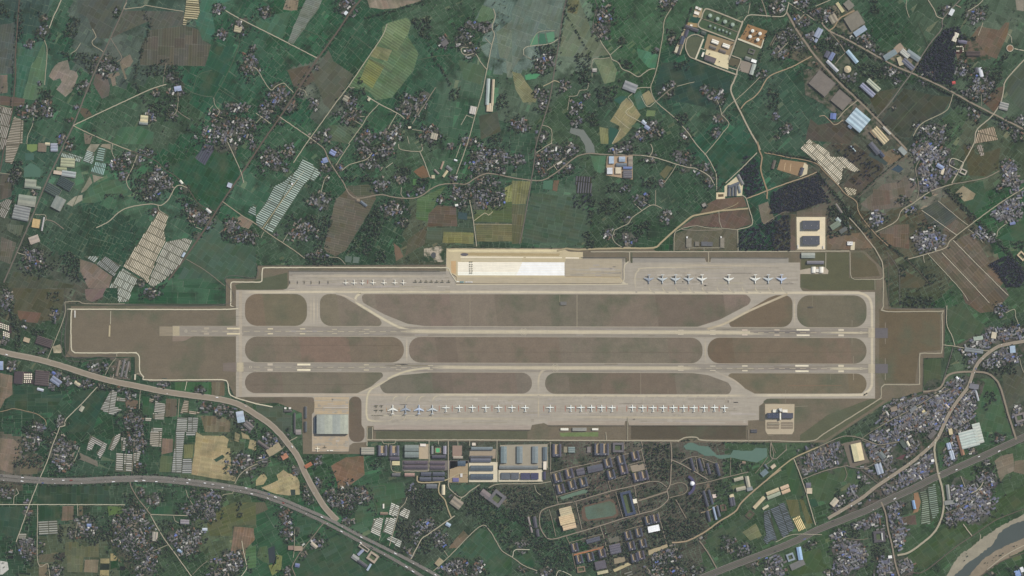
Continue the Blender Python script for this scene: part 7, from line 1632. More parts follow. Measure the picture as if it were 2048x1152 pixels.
# sports field, courts, green court
for nm,f,pts,k,mat in (("running_track", 'c4',[(865,900),(1240,800),(1310,840),(1345,1020),(1300,1060),(900,1110),(850,1080),(835,950)],(106,94,86),M_ROAD),
                           ("sports_pitch", 'c4',[(880,915),(1225,830),(1290,870),(1315,1000),(1270,1035),(930,1085),(900,1050)],(96,114,104),M_TURF),
                           ("ball_court", 'c4',[(545,775),(905,665),(925,710),(570,815)],(106,128,114),M_ROAD),("ball_court", 'c2',[(720,140),(785,140),(785,198),(720,198)],(146,132,112),M_ROAD),
                           ("ball_court", 'c2',[(730,146),(772,146),(772,192),(730,192)],(96,176,128),M_MARK),("parade_ground", 'c4',[(1500,350),(1690,320),(1710,400),(1530,440)],(152,142,128),M_ROAD),
                           ("parade_ground", 'c5',[(790,520),(930,480),(950,560),(810,590)],(112,112,104),M_ROAD),("parade_ground", 'c5',[(870,800),(1010,765),(1030,840),(880,875)],(152,142,122),M_ROAD),
                           ("car_park", 'c5',[(1340,690),(1600,600),(1610,640),(1350,755)],(172,160,132),M_ROAD),("car_park", 'c5',[(860,950),(1060,855),(1110,880),(880,985)],(184,172,138),M_ROAD),("red_walk", 'c5',[(320,735),(730,630),(735,655),(325,760)],(176,126,98),M_ROAD),
                           ("lawn", 't32',[(380,5),(690,0),(690,36),(390,36)],(112,128,92),M_TURF),("town_court", 't33',[(990,120),(1060,100),(1110,160),(1080,215),(1010,215)],(100,78,84),M_ROAD),("walled_yard", 't33',[(600,90),(740,60),(810,240),(660,290)],(118,112,104),M_ROAD),
                           ("terrace_plots", 'px',[(1593,905),(1680,880),(1695,925),(1605,955)],(98,98,96),M_YARD)):
 sheet(nm,rough([fr(f,*p) for p in pts],4,.3),1.26 + random.uniform(0,.15) + (.16 if nm in ("sports_pitch",) or k == (96,176,128) else 0),k,mat,bit=0 if nm == 'terrace_plots' else 1)
# town ground
for f,pts,k in (('t23',[(960,960),(1300,850),(1450,780),(1560,740),(1640,690),(1740,760),(1680,900),(1640,1000),(1700,1150),(900,1290),(820,1240),(960,1100)],(96,92,90)),
                  ('t33',[(220,210),(590,90),(640,260),(270,380)],(98,94,90)),('t33',[(760,60),(1300,-60),(1380,0),(1150,240),(900,420),(760,300),(800,150)],(100,95,90)),('t33',[(900,420),(1330,140),(1350,330),(1100,470),(800,600),(560,680),(500,650)],(98,93,90)),
                  ('t23',[(1500,460),(1640,390),(2100,300),(2100,560),(1800,620),(1700,680),(1600,600)],(98,94,90)),('t33',[(500,900),(760,860),(780,1000),(700,1150),(540,1150)],(96,92,94)),('t33',[(860,980),(1180,1000),(1160,1152),(840,1152)],(96,92,92)),('t33',[(1440,460),(1780,330),(1840,400),(1740,620),(1560,740),(1420,680)],(96,90,98)),
                  ('t03',[(280,560),(440,540),(720,800),(860,960),(1010,1110),(880,1150),(700,1070),(580,960),(440,830),(300,760)],(112,108,100)),('t03',[(920,440),(1050,345),(1235,470),(1150,585)],(140,131,114)),('t03',[(480,40),(680,60),(780,200),(700,300),(560,240),(480,180)],(118,114,102)),('t03',[(440,400),(620,420),(720,600),(600,640)],(98,102,92)),('t03',[(1490,300),(1640,300),(1780,470),(1520,520)],(112,100,92)),
                  ('t13',[(1150,0),(1460,40),(1500,220),(1400,340),(1210,420),(1170,200)],(98,94,96)),('t03',[(180,150),(520,520),(430,570),(60,420)],(100,98,88)),('t30',[(900,740),(1240,740),(1240,1120),(1060,1140),(900,960)],(90,90,82))):
 sheet("town_ground",rough([fr(f,*p) for p in pts],6,1.2),1.18 + random.uniform(0,.05),k,M_YARD)
# ------------------------------------------------------------------ walls and fences
def wallline(name,label,pts,h,w,k,z0=0.6):
 m = MB()
 P = [W(*p) for p in pts]
 for a,b in zip(P[:-1],P[1:]):
  L = math.hypot(b[0] - a[0],b[1] - a[1])
  m.box((a[0] + b[0]) / 2,(a[1] + b[1]) / 2,L + w * .98,w,math.degrees(math.atan2(b[1] - a[1],b[0] - a[0])),z0,z0 + h + random.uniform(0,.02),col(k))
 return tag(m.build(name,M_ROOF),label, "wall")
wallline("blast_wall", "grey blast wall above the upper left apron",[(578,541.5),(880,541.5)],6,1.2,(140,138,132))
wallline("blast_wall", "grey blast wall above the white pad's right side",[(1163,514.5),(1253,514.8)],6,1.2,(140,138,132))
wallline("blast_wall", "grey blast wall above the left of the large jets",[(1264,514.5),(1411,514.8)],6,1.2,(140,138,132))
wallline("blast_wall", "grey blast wall above the right of the large jets",[(1422,515),(1576,515.4)],6,1.2,(140,138,132))
wallline("blast_wall", "grey blast wall below the left of lower apron",[(748,859.6),(1061,859.8)],6,1.2,(150,146,138))
wallline("blast_wall", "grey blast wall below the middle of lower apron",[(1097,850.7),(1249,850.8)],6,1.2,(150,146,138))
wallline("blast_wall", "grey blast wall below the right of lower apron",[(1258,850.7),(1496,850.8)],6,1.2,(150,146,138))
wallline("perimeter_wall", "long grey wall round the airfield's left end",[(516,531),(513,557),(452,557),(452,608),(131,608),(131,714),(233,714)],3.2,.5,(120,118,110))
wallline("perimeter_wall", "long grey wall along upper left apron boundary",[(516,531),(892,529)],3.2,.5,(120,118,110))
wallline("perimeter_wall", "stepped grey wall round the airfield's right end",[(1778,616),(1891,617),(1888,715),(1847,716),(1846,782),(1776,802),(1660,880)],3.2,.5,(120,118,110))
wallline("perimeter_wall", "grey wall below the airfield's left lower road",[(270,714),(270,746),(300,763),(455,763),(470,797),(556,806)],3.2,.5,(120,118,110))
# ------------------------------------------------------------------ aircraft
def wing(mb,rx0,rx1,ry,rz,tx0,tx1,ty,tz,th,c):
 """tapered slab from the root chord (rx0 front, rx1 rear) to the tip chord"""
 r = [(rx0,ry,rz),(rx0 * .35 + rx1 * .65,ry,rz + th),(rx1,ry,rz),(rx0 * .35 + rx1 * .65,ry,rz - th * .5)]
 t = [(tx0,ty,tz),(tx0 * .35 + tx1 * .65,ty,tz + th * .4),(tx1,ty,tz),(tx0 * .35 + tx1 * .65,ty,tz - th * .2)]
 flip = ty < ry
 for i in range(4):
  j = (i + 1) % 4
  f = [r[i],r[j],t[j],t[i]]
  mb.face(f[::-1] if not flip else f,c)
 mb.face(t if not flip else t[::-1],c)
 mb.face(r[::-1] if not flip else r,c)


def part(root,name,fn,mat=None):
 m = MB(); fn(m); return m.build(name,mat or M_PAINT,root)


def gear(root,spots,h):
 for x,y in spots:
  def g(m,x=x,y=y):
   m.box(x,y,.35,.35,0,.6,h,col((110,110,112)))
   for s in (-.5,.5):
    m.tube([(x - .55,y + s,.6,.01,.01),(x - .4,y + s,.6,.2,.5),(x + .4,y + s,.6,.2,.5),(x + .55,y + s,.6,.01,.01)],col((50,50,52)),8)
  part(root, "landing_gear",g)


def jet(k,label,loc,rz):
 r = thing("jet_airlifter",label, "jet plane",loc,rz, "large jets")
 c = col(k); d = col(tuple(v * .8 for v in k))
 part(r, "fuselage",lambda m: m.tube([(24,0,4.0,.1,.1),(23,0,4.0,1.1,1.1),(20.5,0,4.4,2.1,2.1),(17,0,4.7,2.6,2.6),(-8,0,4.7,2.6,2.6),(-16,0,5.6,1.8,1.7),(-22,0,6.4,.8,.8),(-23.6,0,6.7,.15,.2)],c,14))
 for s in (1,-1):
  part(r, "wing",lambda m: wing(m,8.5,-3.5,s * 1.5,7.2,-5.5,-8.5,s * 25.4,6.0,.9,c))
  for y,x in ((8.2,5.6),(14.2,2.3)):
   part(r, "engine",lambda m: m.tube([(x + 2.6,s * y,5.2,.9,.9),(x + 1.6,s * y,5.2,1.25,1.25),(x - 1.5,s * y,5.2,1.15,1.15),(x - 3.4,s * y,5.3,.55,.55)],d,10))
  part(r, "tailplane",lambda m: wing(m,-18.5,-23.2,0,14.3,-22.4,-24.6,s * 8.6,14.1,.4,c))
 def fin(m):
  p = [(-12.5,6.8),(-20.5,6.8),(-23.2,14.3),(-18.7,14.3)]
  m.face([(x,.35,z) for x,z in p],c); m.face([(x,-.35,z) for x,z in p][::-1],c)
  for i in range(4):
   a,b = p[i],p[(i + 1) % 4]
   m.face([(a[0],.35,a[1]),(a[0],-.35,a[1]),(b[0],-.35,b[1]),(b[0],.35,b[1])],c)
 part(r, "tail_fin",fin)
 gear(r,((17,0),(1,3),(-2.5,3),(1,-3),(-2.5,-3)),3.4)
 part(r, "cockpit_glass",lambda m: m.box(21.2,0,1.2,2.4,0,5.75,6.25,col((60,66,76))))
 return r


def prop(k,label,loc,rz,span=38.0,length=34.0,four=True,sweep=0.0,name="turboprop",group="white turboprops"):
 r = thing(name,label, "propeller plane",loc,rz,group)
 c = col(k); d = col(tuple(v * .86 for v in k)); u = length / 34.0; w = span / 38.0
 part(r, "fuselage",lambda m: m.tube([(17 * u,0,3.4,.1,.1),(16 * u,0,3.4,.9 * u,.9 * u),(13.5 * u,0,3.7,1.8 * u,1.8 * u),(10 * u,0,3.9,2.1 * u,2.1 * u),(-5 * u,0,3.9,2.1 * u,2.1 * u),(-12 * u,0,4.6,1.2 * u,1.2 * u),(-17 * u,0,5.3,.3,.4)],c,12))
 for s in (1,-1):
  part(r, "wing",lambda m: wing(m,5.4 * u,.0,s * .8,5.7 * u + .3,4.0 * u - sweep,1.6 * u - sweep,s * 19 * w,6.2 * u,.55,c))
  for y in ((4.9,9.6) if four else (4.6,)):
   yy = y * w * s
   e = part(r, "engine",lambda m: m.tube([(8.2 * u,yy,5.5 * u,.45,.45),(7.2 * u,yy,5.5 * u,.75 * u,.75 * u),(3.5 * u,yy,5.5 * u,.75 * u,.75 * u),(.5 * u,yy,5.6 * u,.25,.25)],d,8))
   part(e, "propeller",lambda m: (m.box(8.3 * u,yy,.12,.28,0,5.5 * u - 1.9,5.5 * u + 1.9,col((70,70,74))),m.box(8.45 * u,yy,.12,3.8,0,5.5 * u - .14,5.5 * u + .14,col((70,70,74)))))
  part(r, "tailplane",lambda m: wing(m,-13 * u,-16.6 * u,0,5.3 * u,-14.6 * u,-16.4 * u,s * 6.1 * w,5.5 * u,.3,c))
 def fin(m):
  p = [(-9.5 * u,5.4),(-16.5 * u,5.4),(-17.3 * u,11.2 * u),(-14.6 * u,11.2 * u)]
  m.face([(x,.22,z) for x,z in p],c); m.face([(x,-.22,z) for x,z in p][::-1],c)
  for i in range(4):
   a,b = p[i],p[(i + 1) % 4]
   m.face([(a[0],.22,a[1]),(a[0],-.22,a[1]),(b[0],-.22,b[1]),(b[0],.22,b[1])],c)
 part(r, "tail_fin",fin)
 gear(r,((12 * u,0),(1.5 * u,1.8),(1.5 * u,-1.8)),2.8)
 return r


def biplane(k,label,loc,rz):
 r = thing("biplane",label, "biplane",loc,rz, "small dark biplanes")
 c = col(k); d = col(tuple(v * .75 for v in k))
 part(r, "fuselage",lambda m: m.tube([(4.2,0,2.2,.3,.3),(3.6,0,2.2,.95,.95),(1,0,2.3,1.05,1.1),(-4,0,1.7,.6,.7),(-8.2,0,1.4,.15,.3)],d,10))
 part(r, "upper_wing",lambda m: (wing(m,2.6,-.6,0,3.9,2.3,-.4,9.6,4.2,.25,c),wing(m,2.6,-.6,0,3.9,2.3,-.4,-9.6,4.2,.25,c)))
 part(r, "lower_wing",lambda m: (wing(m,1.8,-.7,0,1.5,1.5,-.6,7.4,1.8,.22,c),wing(m,1.8,-.7,0,1.5,1.5,-.6,-7.4,1.8,.22,c)))
 part(r, "tailplane",lambda m: (wing(m,-6.2,-8.4,0,1.9,-6.8,-8.3,3.4,2.0,.15,c),wing(m,-6.2,-8.4,0,1.9,-6.8,-8.3,-3.4,2.0,.15,c)))
 part(r, "tail_fin",lambda m: m.box(-7.6,0,1.6,.16,0,1.6,4.0,c))
 part(r, "propeller",lambda m: (m.box(4.4,0,.12,3.4,0,2.1,2.35,col((60,60,62))),m.box(4.3,0,.3,.3,0,2.05,2.4,col((60,60,62)))))
 gear(r,((1.8,1.3),(1.8,-1.3)),1.8)
 return r


def heli(k,label,loc,rz):
 r = thing("helicopter",label, "helicopter",loc,rz, "slim dark helicopters")
 c = col(k)
 part(r, "body",lambda m: m.tube([(7.2,0,1.9,.2,.2),(6.2,0,2.0,.9,.9),(3.5,0,2.2,1.25,1.3),(-1.5,0,2.3,1.25,1.3),(-4.5,0,2.7,.6,.7),(-10.5,0,3.1,.25,.3)],c,10))
 part(r, "tail_fin",lambda m: m.box(-10.4,0,1.6,.3,0,3,5.2,c))
 part(r, "tail_rotor",lambda m: m.box(-10.6,.5,.25,.12,0,2.9,5.9,col((60,60,62))))
 rot = part(r, "rotor_hub",lambda m: m.ring([(.5,3.6),(.5,4.2),(0,4.35)],(1.5,0),8,col((70,70,72))))
 for a in (172,180,188,4,-4):
  t = math.radians(a)
  part(rot, "rotor_blade",lambda m: m.box(1.5 + 4.6 * math.cos(t),4.6 * math.sin(t),8.6,.35,a,4.0,4.1,col((80,80,80))))
 gear(r,((4.6,0),(-.8,1.4),(-.8,-1.4)),1.5)
 return r


PZ = 1.36
UP,DOWN = math.pi / 2,-math.pi / 2
def at(x,y,z=PZ): return (*W(x,y),z)
NTH = ["first", "second", "third", "fourth", "fifth", "sixth", "seventh", "eighth", "ninth", "tenth"]
jets = {}
JK = {'slate': (160,168,178), 'grey': (196,203,205), 'pale': (232,233,225), 'blue': (192,204,222)}
for i,(x,k) in enumerate(zip(PLANES_TR,('slate', 'grey', 'grey', 'grey', 'pale', 'pale', 'pale', 'grey', 'blue'))):
 lb = "%s grey large jet on upper right apron, %s from left of nine" % ({'slate': 'slate', 'grey': 'mid', 'pale': 'pale', 'blue': 'bluish'}[k],NTH[i])
 if k not in jets:
  jets[k] = jet(JK[k],lb,at(x,558.5),DOWN)
 else:
  o = copy_tree(jets[k],at(x,558.5),DOWN); o["label"] = lb
for i,(x,k) in enumerate(zip((785.6,811.5,838,865),('pale', 'slate', 'blue', 'grey'))):
 o = copy_tree(jets[k],at(x,818.5),UP)
 o["label"] = "large jet on lower apron beside small biplanes, %s from left of four" % NTH[i]
whites = None
for grp,xs in (("left row of seven",(892,918.5,945,971.5,997.5,1024,1050.5)),("lone",(1100,)),("middle row of five",(1141.5,1162,1182.8,1203.3,1224)),("right row of ten",(1264.5,1285.3,1306,1326.5,1347,1367.3,1387.8,1408.3,1429,1449))):
 for i,x in enumerate(xs):
  lb = "white four-engined turboprop on lower apron, %s in %s" % (NTH[i],grp) if grp != "lone" else "lone white four-engined turboprop between the rows on lower apron"
  y = 816.3 + random.uniform(-.4,.4)
  if whites is None:
   whites = prop((242,246,240),lb,at(x,y),UP)
  else:
   o = copy_tree(whites,at(x,y),UP + random.uniform(-.03,.03)); o["label"] = lb
twin = None
for i,x in enumerate((691.8,708.4,725.4,746.5,768.2,789.9,807)):
 lb = "small white twin-engined plane on upper left apron, %s from left" % NTH[i]
 if twin is None:
  twin = prop((248,244,230),lb,at(x,565.0),DOWN,29,26,False,name="twin_turboprop",group="small white twin-engined planes")
 else:
  o = copy_tree(twin,at(x,565.0 + random.uniform(-.3,.3)),DOWN); o["label"] = lb
bp = None
for i,(x,y,d) in enumerate([(831,563.4,DOWN),(841.8,563.5,DOWN),(852.4,563.4,DOWN),(862.7,563.4,DOWN),(873.9,563.6,DOWN),(884.6,563.6,DOWN),(897.5,563.6,DOWN),(752.3,811.6,UP),(763,811.6,UP),(752.3,820.6,UP),(763,820.6,UP)]):
 lb = ("small dark biplane on upper left apron, %s from left" % NTH[i]) if i < 7 else "small dark biplane beside large jets, %s of the square of four" % ("upper left", "upper right", "lower left", "lower right")[i - 7]
 if bp is None:
  bp = biplane((104,104,90),lb,at(x,y),d)
 else:
  o = copy_tree(bp,at(x,y),d); o["label"] = lb
hp = None
for i,x in enumerate((579.8,595,608.8,622.5,639.3,656.5)):
 lb = "slim dark helicopter at the upper left apron's end, %s from left" % NTH[i]
 if hp is None:
  hp = heli((92,90,80),lb,at(x,564.8),DOWN)
 else:
  o = copy_tree(hp,at(x,564.8),DOWN); o["label"] = lb
prop((246,238,214), "single white cross-shaped plane on the apron below the big hangar",at(635,898),UP,24,27,False,name="light_plane",group="small white twin-engined planes")
biplane((120,116,104), "small dark plane right of the white cross-shaped plane, south apron",at(649.5,894.5),DOWN)

# ------------------------------------------------------------------ vehicles
def truck(mb,x,y,L,D,ang,k,kc,h=3.2):
 t = math.radians(ang); ca,sa = math.cos(t),math.sin(t)
 q = lambda u: (x + u * ca,y + u * sa)
 mb.box(*q(-L * .13),L * .72,D,ang,.9,h,col(k))
 mb.box(*q(L * .38),L * .22,D * .95,ang,.7,h * .82,col(kc))
 mb.box(*q(0),L * .98,D * .7,ang,.5,.9,col((60,60,62)))
 for u in (-L * .32,L * .33):
  for s in (-1,1):
   cx,cy = q(u); cx -= s * D * .44 * sa; cy += s * D * .44 * ca
   mb.box(cx,cy,1.0,.3,ang,0,1.0,col((40,40,42)))


def car(mb,x,y,ang,k):
 t = math.radians(ang); ca,sa = math.cos(t),math.sin(t)
 mb.box(x,y,4.6,1.9,ang,.35,1.05,col(k))
 mb.box(x - .2 * ca,y - .2 * sa,2.5,1.6,ang,1.06,1.6,col((90,96,104)),col(k))
 for u in (-1.4,1.4):
  for s in (-1,1):
   mb.box(x + u * ca - s * .85 * sa,y + u * sa + s * .85 * ca,.7,.25,ang,0,.7,col((40,40,42)))


VEH = []
def vehicle(px,py,z,ang,desc,kind,k,L=9.0,D=2.6,grp=None,kc=None):
 x,y = W(px,py)
 m = MB()
 if kind == 'car':
  car(m,0,0,0,k)
 else:
  truck(m,0,0,L,D,0,k,kc or k)
 o = m.build(kind,M_PAINT)
 o.location = (x,y,z); o.rotation_euler = (0,0,math.radians(ang))
 tag(o,desc,kind,grp); VEH.append((o,px,py,desc))


def along(line,step,off,grp,desc,zs,jit=14,p_truck=.55,big=(10,15)):
 zs = line[3] + .03; line = line[0]; cum = 0; nxt = random.uniform(0,step)
 for a,b in zip(line[:-1],line[1:]):
  d = math.hypot(b[0] - a[0],b[1] - a[1]) * S
  while nxt < cum + d:
   f = (nxt - cum) / d
   x = a[0] + (b[0] - a[0]) * f; y = a[1] + (b[1] - a[1]) * f
   if -5 < x < 2053 and -5 < y < 1157:
    ang = math.degrees(math.atan2(-(b[1] - a[1]),b[0] - a[0])); n = np.array((-(b[1] - a[1]),b[0] - a[0])) / (d / S)
    o = random.choice(off) / S
    k = random.choice([(250,250,248)] * 5 + [(214,214,210),(196,190,180),(70,72,78),(150,60,50),(90,110,160)])
    nm = 'white' if min(k) > 205 else ('grey' if k == (196,190,180) else ('dark' if k == (70,72,78) else ('red' if k[0] == 150 else 'blue')))
    t = random.random() < p_truck
    vehicle(x + n[0] * o,y + n[1] * o,zs,ang + (180 if o < 0 else 0), "%s %s %s" % (nm, 'lorry' if t else 'car',desc), 'lorry' if t else 'car',k,random.uniform(*big),3.5,grp)
   nxt += random.uniform(.4,1.6) * step
  cum += d
LN = MB()
for w_,offs in ((15,(-6.6,-2.2,2.2,6.6)),(34,(-15.5,-3.2,3.2,15.5)),(28,(-12,12))):
 for ln in [r for r in ROADLINES if r[1] == w_ and (w_ != 15 or r[2] == 'k')]:
  for o_ in offs:
   pl = ln[0]; q = []
   for i in range(len(pl)):
    a,b = pl[max(0,i - 1)],pl[min(len(pl) - 1,i + 1)]; d = math.hypot(b[0] - a[0],b[1] - a[1]) + 1e-6
    q.append((pl[i][0] - (b[1] - a[1]) / d * o_ / S,pl[i][1] + (b[0] - a[0]) / d * o_ / S))
   LN.ribbon(q,.8 if w_ != 34 or abs(o_) > 4 else 2.2,ln[3] + .02,col((176,174,166) if w_ != 34 or abs(o_) > 4 else (86,96,84)))
LN.build("lane_markings",M_MARK,kind="structure")
MW = [r for r in ROADLINES if r[1] == 15 and r[2] == 'k']
along(MW[0],85,(-3.5,0.5,4), "vehicles on the motorway", "on motorway's upper carriageway",2.75)
along(MW[1],85,(-4,0.5,3.5), "vehicles on the motorway", "on motorway's lower carriageway",2.75)
TR = [r for r in ROADLINES if r[1] == 34][0]
along(TR,150,(-11,-7,7,11), "vehicles on the trunk road", "on the wide trunk road at lower right",2.85)
TB = [r for r in ROADLINES if r[1] == 15 and r[2] == 't'][0]
along(TB,45,(-4,4,-5.5,5.5), "vehicles on the town street", "on the busy town street at right",2.85,p_truck=.3,big=(7,10))
HW = [r for r in ROADLINES if r[1] == 28][0]
along(HW,200,(-7,7), "vehicles on the tan highway", "on the wide tan highway at left",2.7,p_truck=.4)
for i,x in enumerate((932.3,936.3,940,943.9)):
 vehicle(x,564,1.9,0, "white van parked along the drain, north apron, %s of four" % NTH[i], 'van',(255,255,252),6.5,4, "white vans beside the drain")
vehicle(916,563.2,1.9,0, "long white tanker parked at the drain's corner, north apron", 'lorry',(252,250,240),13,4)
for i,x in enumerate((922,926)):
 vehicle(x,563.8,1.9,90, "%s teal container lorry beside the white tanker, north apron" % ("left", "right")[i], 'lorry',(130,164,166),8,7)
for r_,y in enumerate((523.8,529,533,537.5,541.8,546)):
 for s,x in ((0,940),(1,943.9)):
  vehicle(x + random.uniform(-.3,.3),y,1.9,random.choice((0,180)), "dark truck on white pad, %s column, %s from top" % (("left", "right")[s],NTH[r_]), 'truck',(108,104,84),5.6,4.2, "dark trucks parked on the white pad")
for i,x in enumerate((656,661.5,664.5)):
 vehicle(x,901,1.7,0, "white fuel bowser on south apron, %s of three" % NTH[i], 'bowser',(250,246,232),8,3.5, "white bowsers on the south apron")
# red-painted strips with fire carts between the parked planes
k = 0
for x in [878.5,904.5,930.5,957,984,1010.5,1037,1087.5,1110.5,1130.5,1151.3,1172,1192.6,1213.2,1234,1253.5,1274,1295,1315.5,1336.5,1356.8,1377.2,1397,1417.8,1438.2] + [724 + 11.5]:
 y0,y1 = (811,823) if x > 800 else (560,568)
 k += 1
 m = MB(); m.poly([(x - .55,y0),(x + .55,y0),(x + .55,y1),(x - .55,y1)],1.74,col((172,118,104))); m.build("red_strip",M_MARK,kind="structure")
 m = MB(); m.box(0,0,3.2,1.6,90,.4,1.3,col((168,70,58))); m.box(0,2.0,1.2,.2,90,.5,.7,col((90,90,90)))
 for sx in (-1,1): m.box(sx * .9,.6,.25,.8,0,0,.8,col((50,50,50)))
 o = m.build("fire_cart",M_PAINT); o.location = at(x,random.uniform(y0 + 2,y1 - 3)); VEH.append((o,x,815, "red fire cart on a red strip between parked planes"))
 tag(o, "", "fire cart", "red fire carts between the planes")
for x in (774,799,825,851):
 m = MB(); m.ribbon([(x - .8,815),(x - .8,824)],2.2,1.74,col((186,150,116))); m.build("red_strip",M_MARK,kind="structure")
 m = MB(); m.box(0,0,3.4,2.2,90,.4,1.6,col((150,120,84))); m.box(0,0,4.6,.3,90,.2,.5,col((90,84,70)))
 o = m.build("ground_cart",M_PAINT); o.location = at(x - .8,819); VEH.append((o,x,819, "brown ground cart between the large jets, lower apron"))
 tag(o, "", "cart", "brown carts between the large jets")
# round vats in trays, parked cars in the fenced yard
VATS = []
for (f,x0,y0,nx,ny,dx,dy,sk,r) in (('t20',200,690,4,3,17,17,0,7),('t20',8,285,5,3,15,15,5,5.5),('t20',30,350,4,3,14,14,5,5.5),('t20',196,742,4,2,16,12,0,5),('t03',1512,372,4,1,13,12,0,4.5),('t03',1560,385,1,3,13,13,0,4.5),('t03',1512,408,2,1,13,12,0,5)):
 for i in range(nx):
  for j in range(ny):
   px,py = fr(f,x0 + dx * i,y0 + dy * j + sk * i)
   m = MB(); rr = r / 4 * S
   m.ring([(rr,0),(rr,1.6),(rr * .8,1.62),(0,1.2)],(0,0),12,col((236,226,206)))
   o = m.build("vat",M_ROOF); o.location = (*W(px,py),1.5)
   tag(o, "", "vat", "round white vats in trays"); VEH.append((o,px,py, "round white vat in tray " + where(px,py)))
for f,pts,k in (('t20',[(175,670),(275,670),(270,770),(170,765)],(78,70,78)),('t20',[(0,270),(90,300),(95,400),(0,370)],(80,72,78)),('t03',[(1500,355),(1575,355),(1575,430),(1500,430)],(82,64,70)),('t20',[(880,560),(1045,560),(1050,735),(880,720)],(112,106,100))):
 sheet("tray_yard",rough([fr(f,*p) for p in pts],4,.4),1.4,k,M_YARD,bit=1)
for _ in range(40):
 px,py = fr('t20',random.uniform(900,1040),random.uniform(580,720))
 if not busy(px,py,4):
  k = random.choice([(220,218,214),(150,120,100),(90,94,110),(190,190,190),(110,60,56)])
  vehicle(px,py,1.5,random.choice((78,168)), "parked car in the fenced car yard", 'car',k,grp="cars in the fenced yard")
label_repeats(VEH)
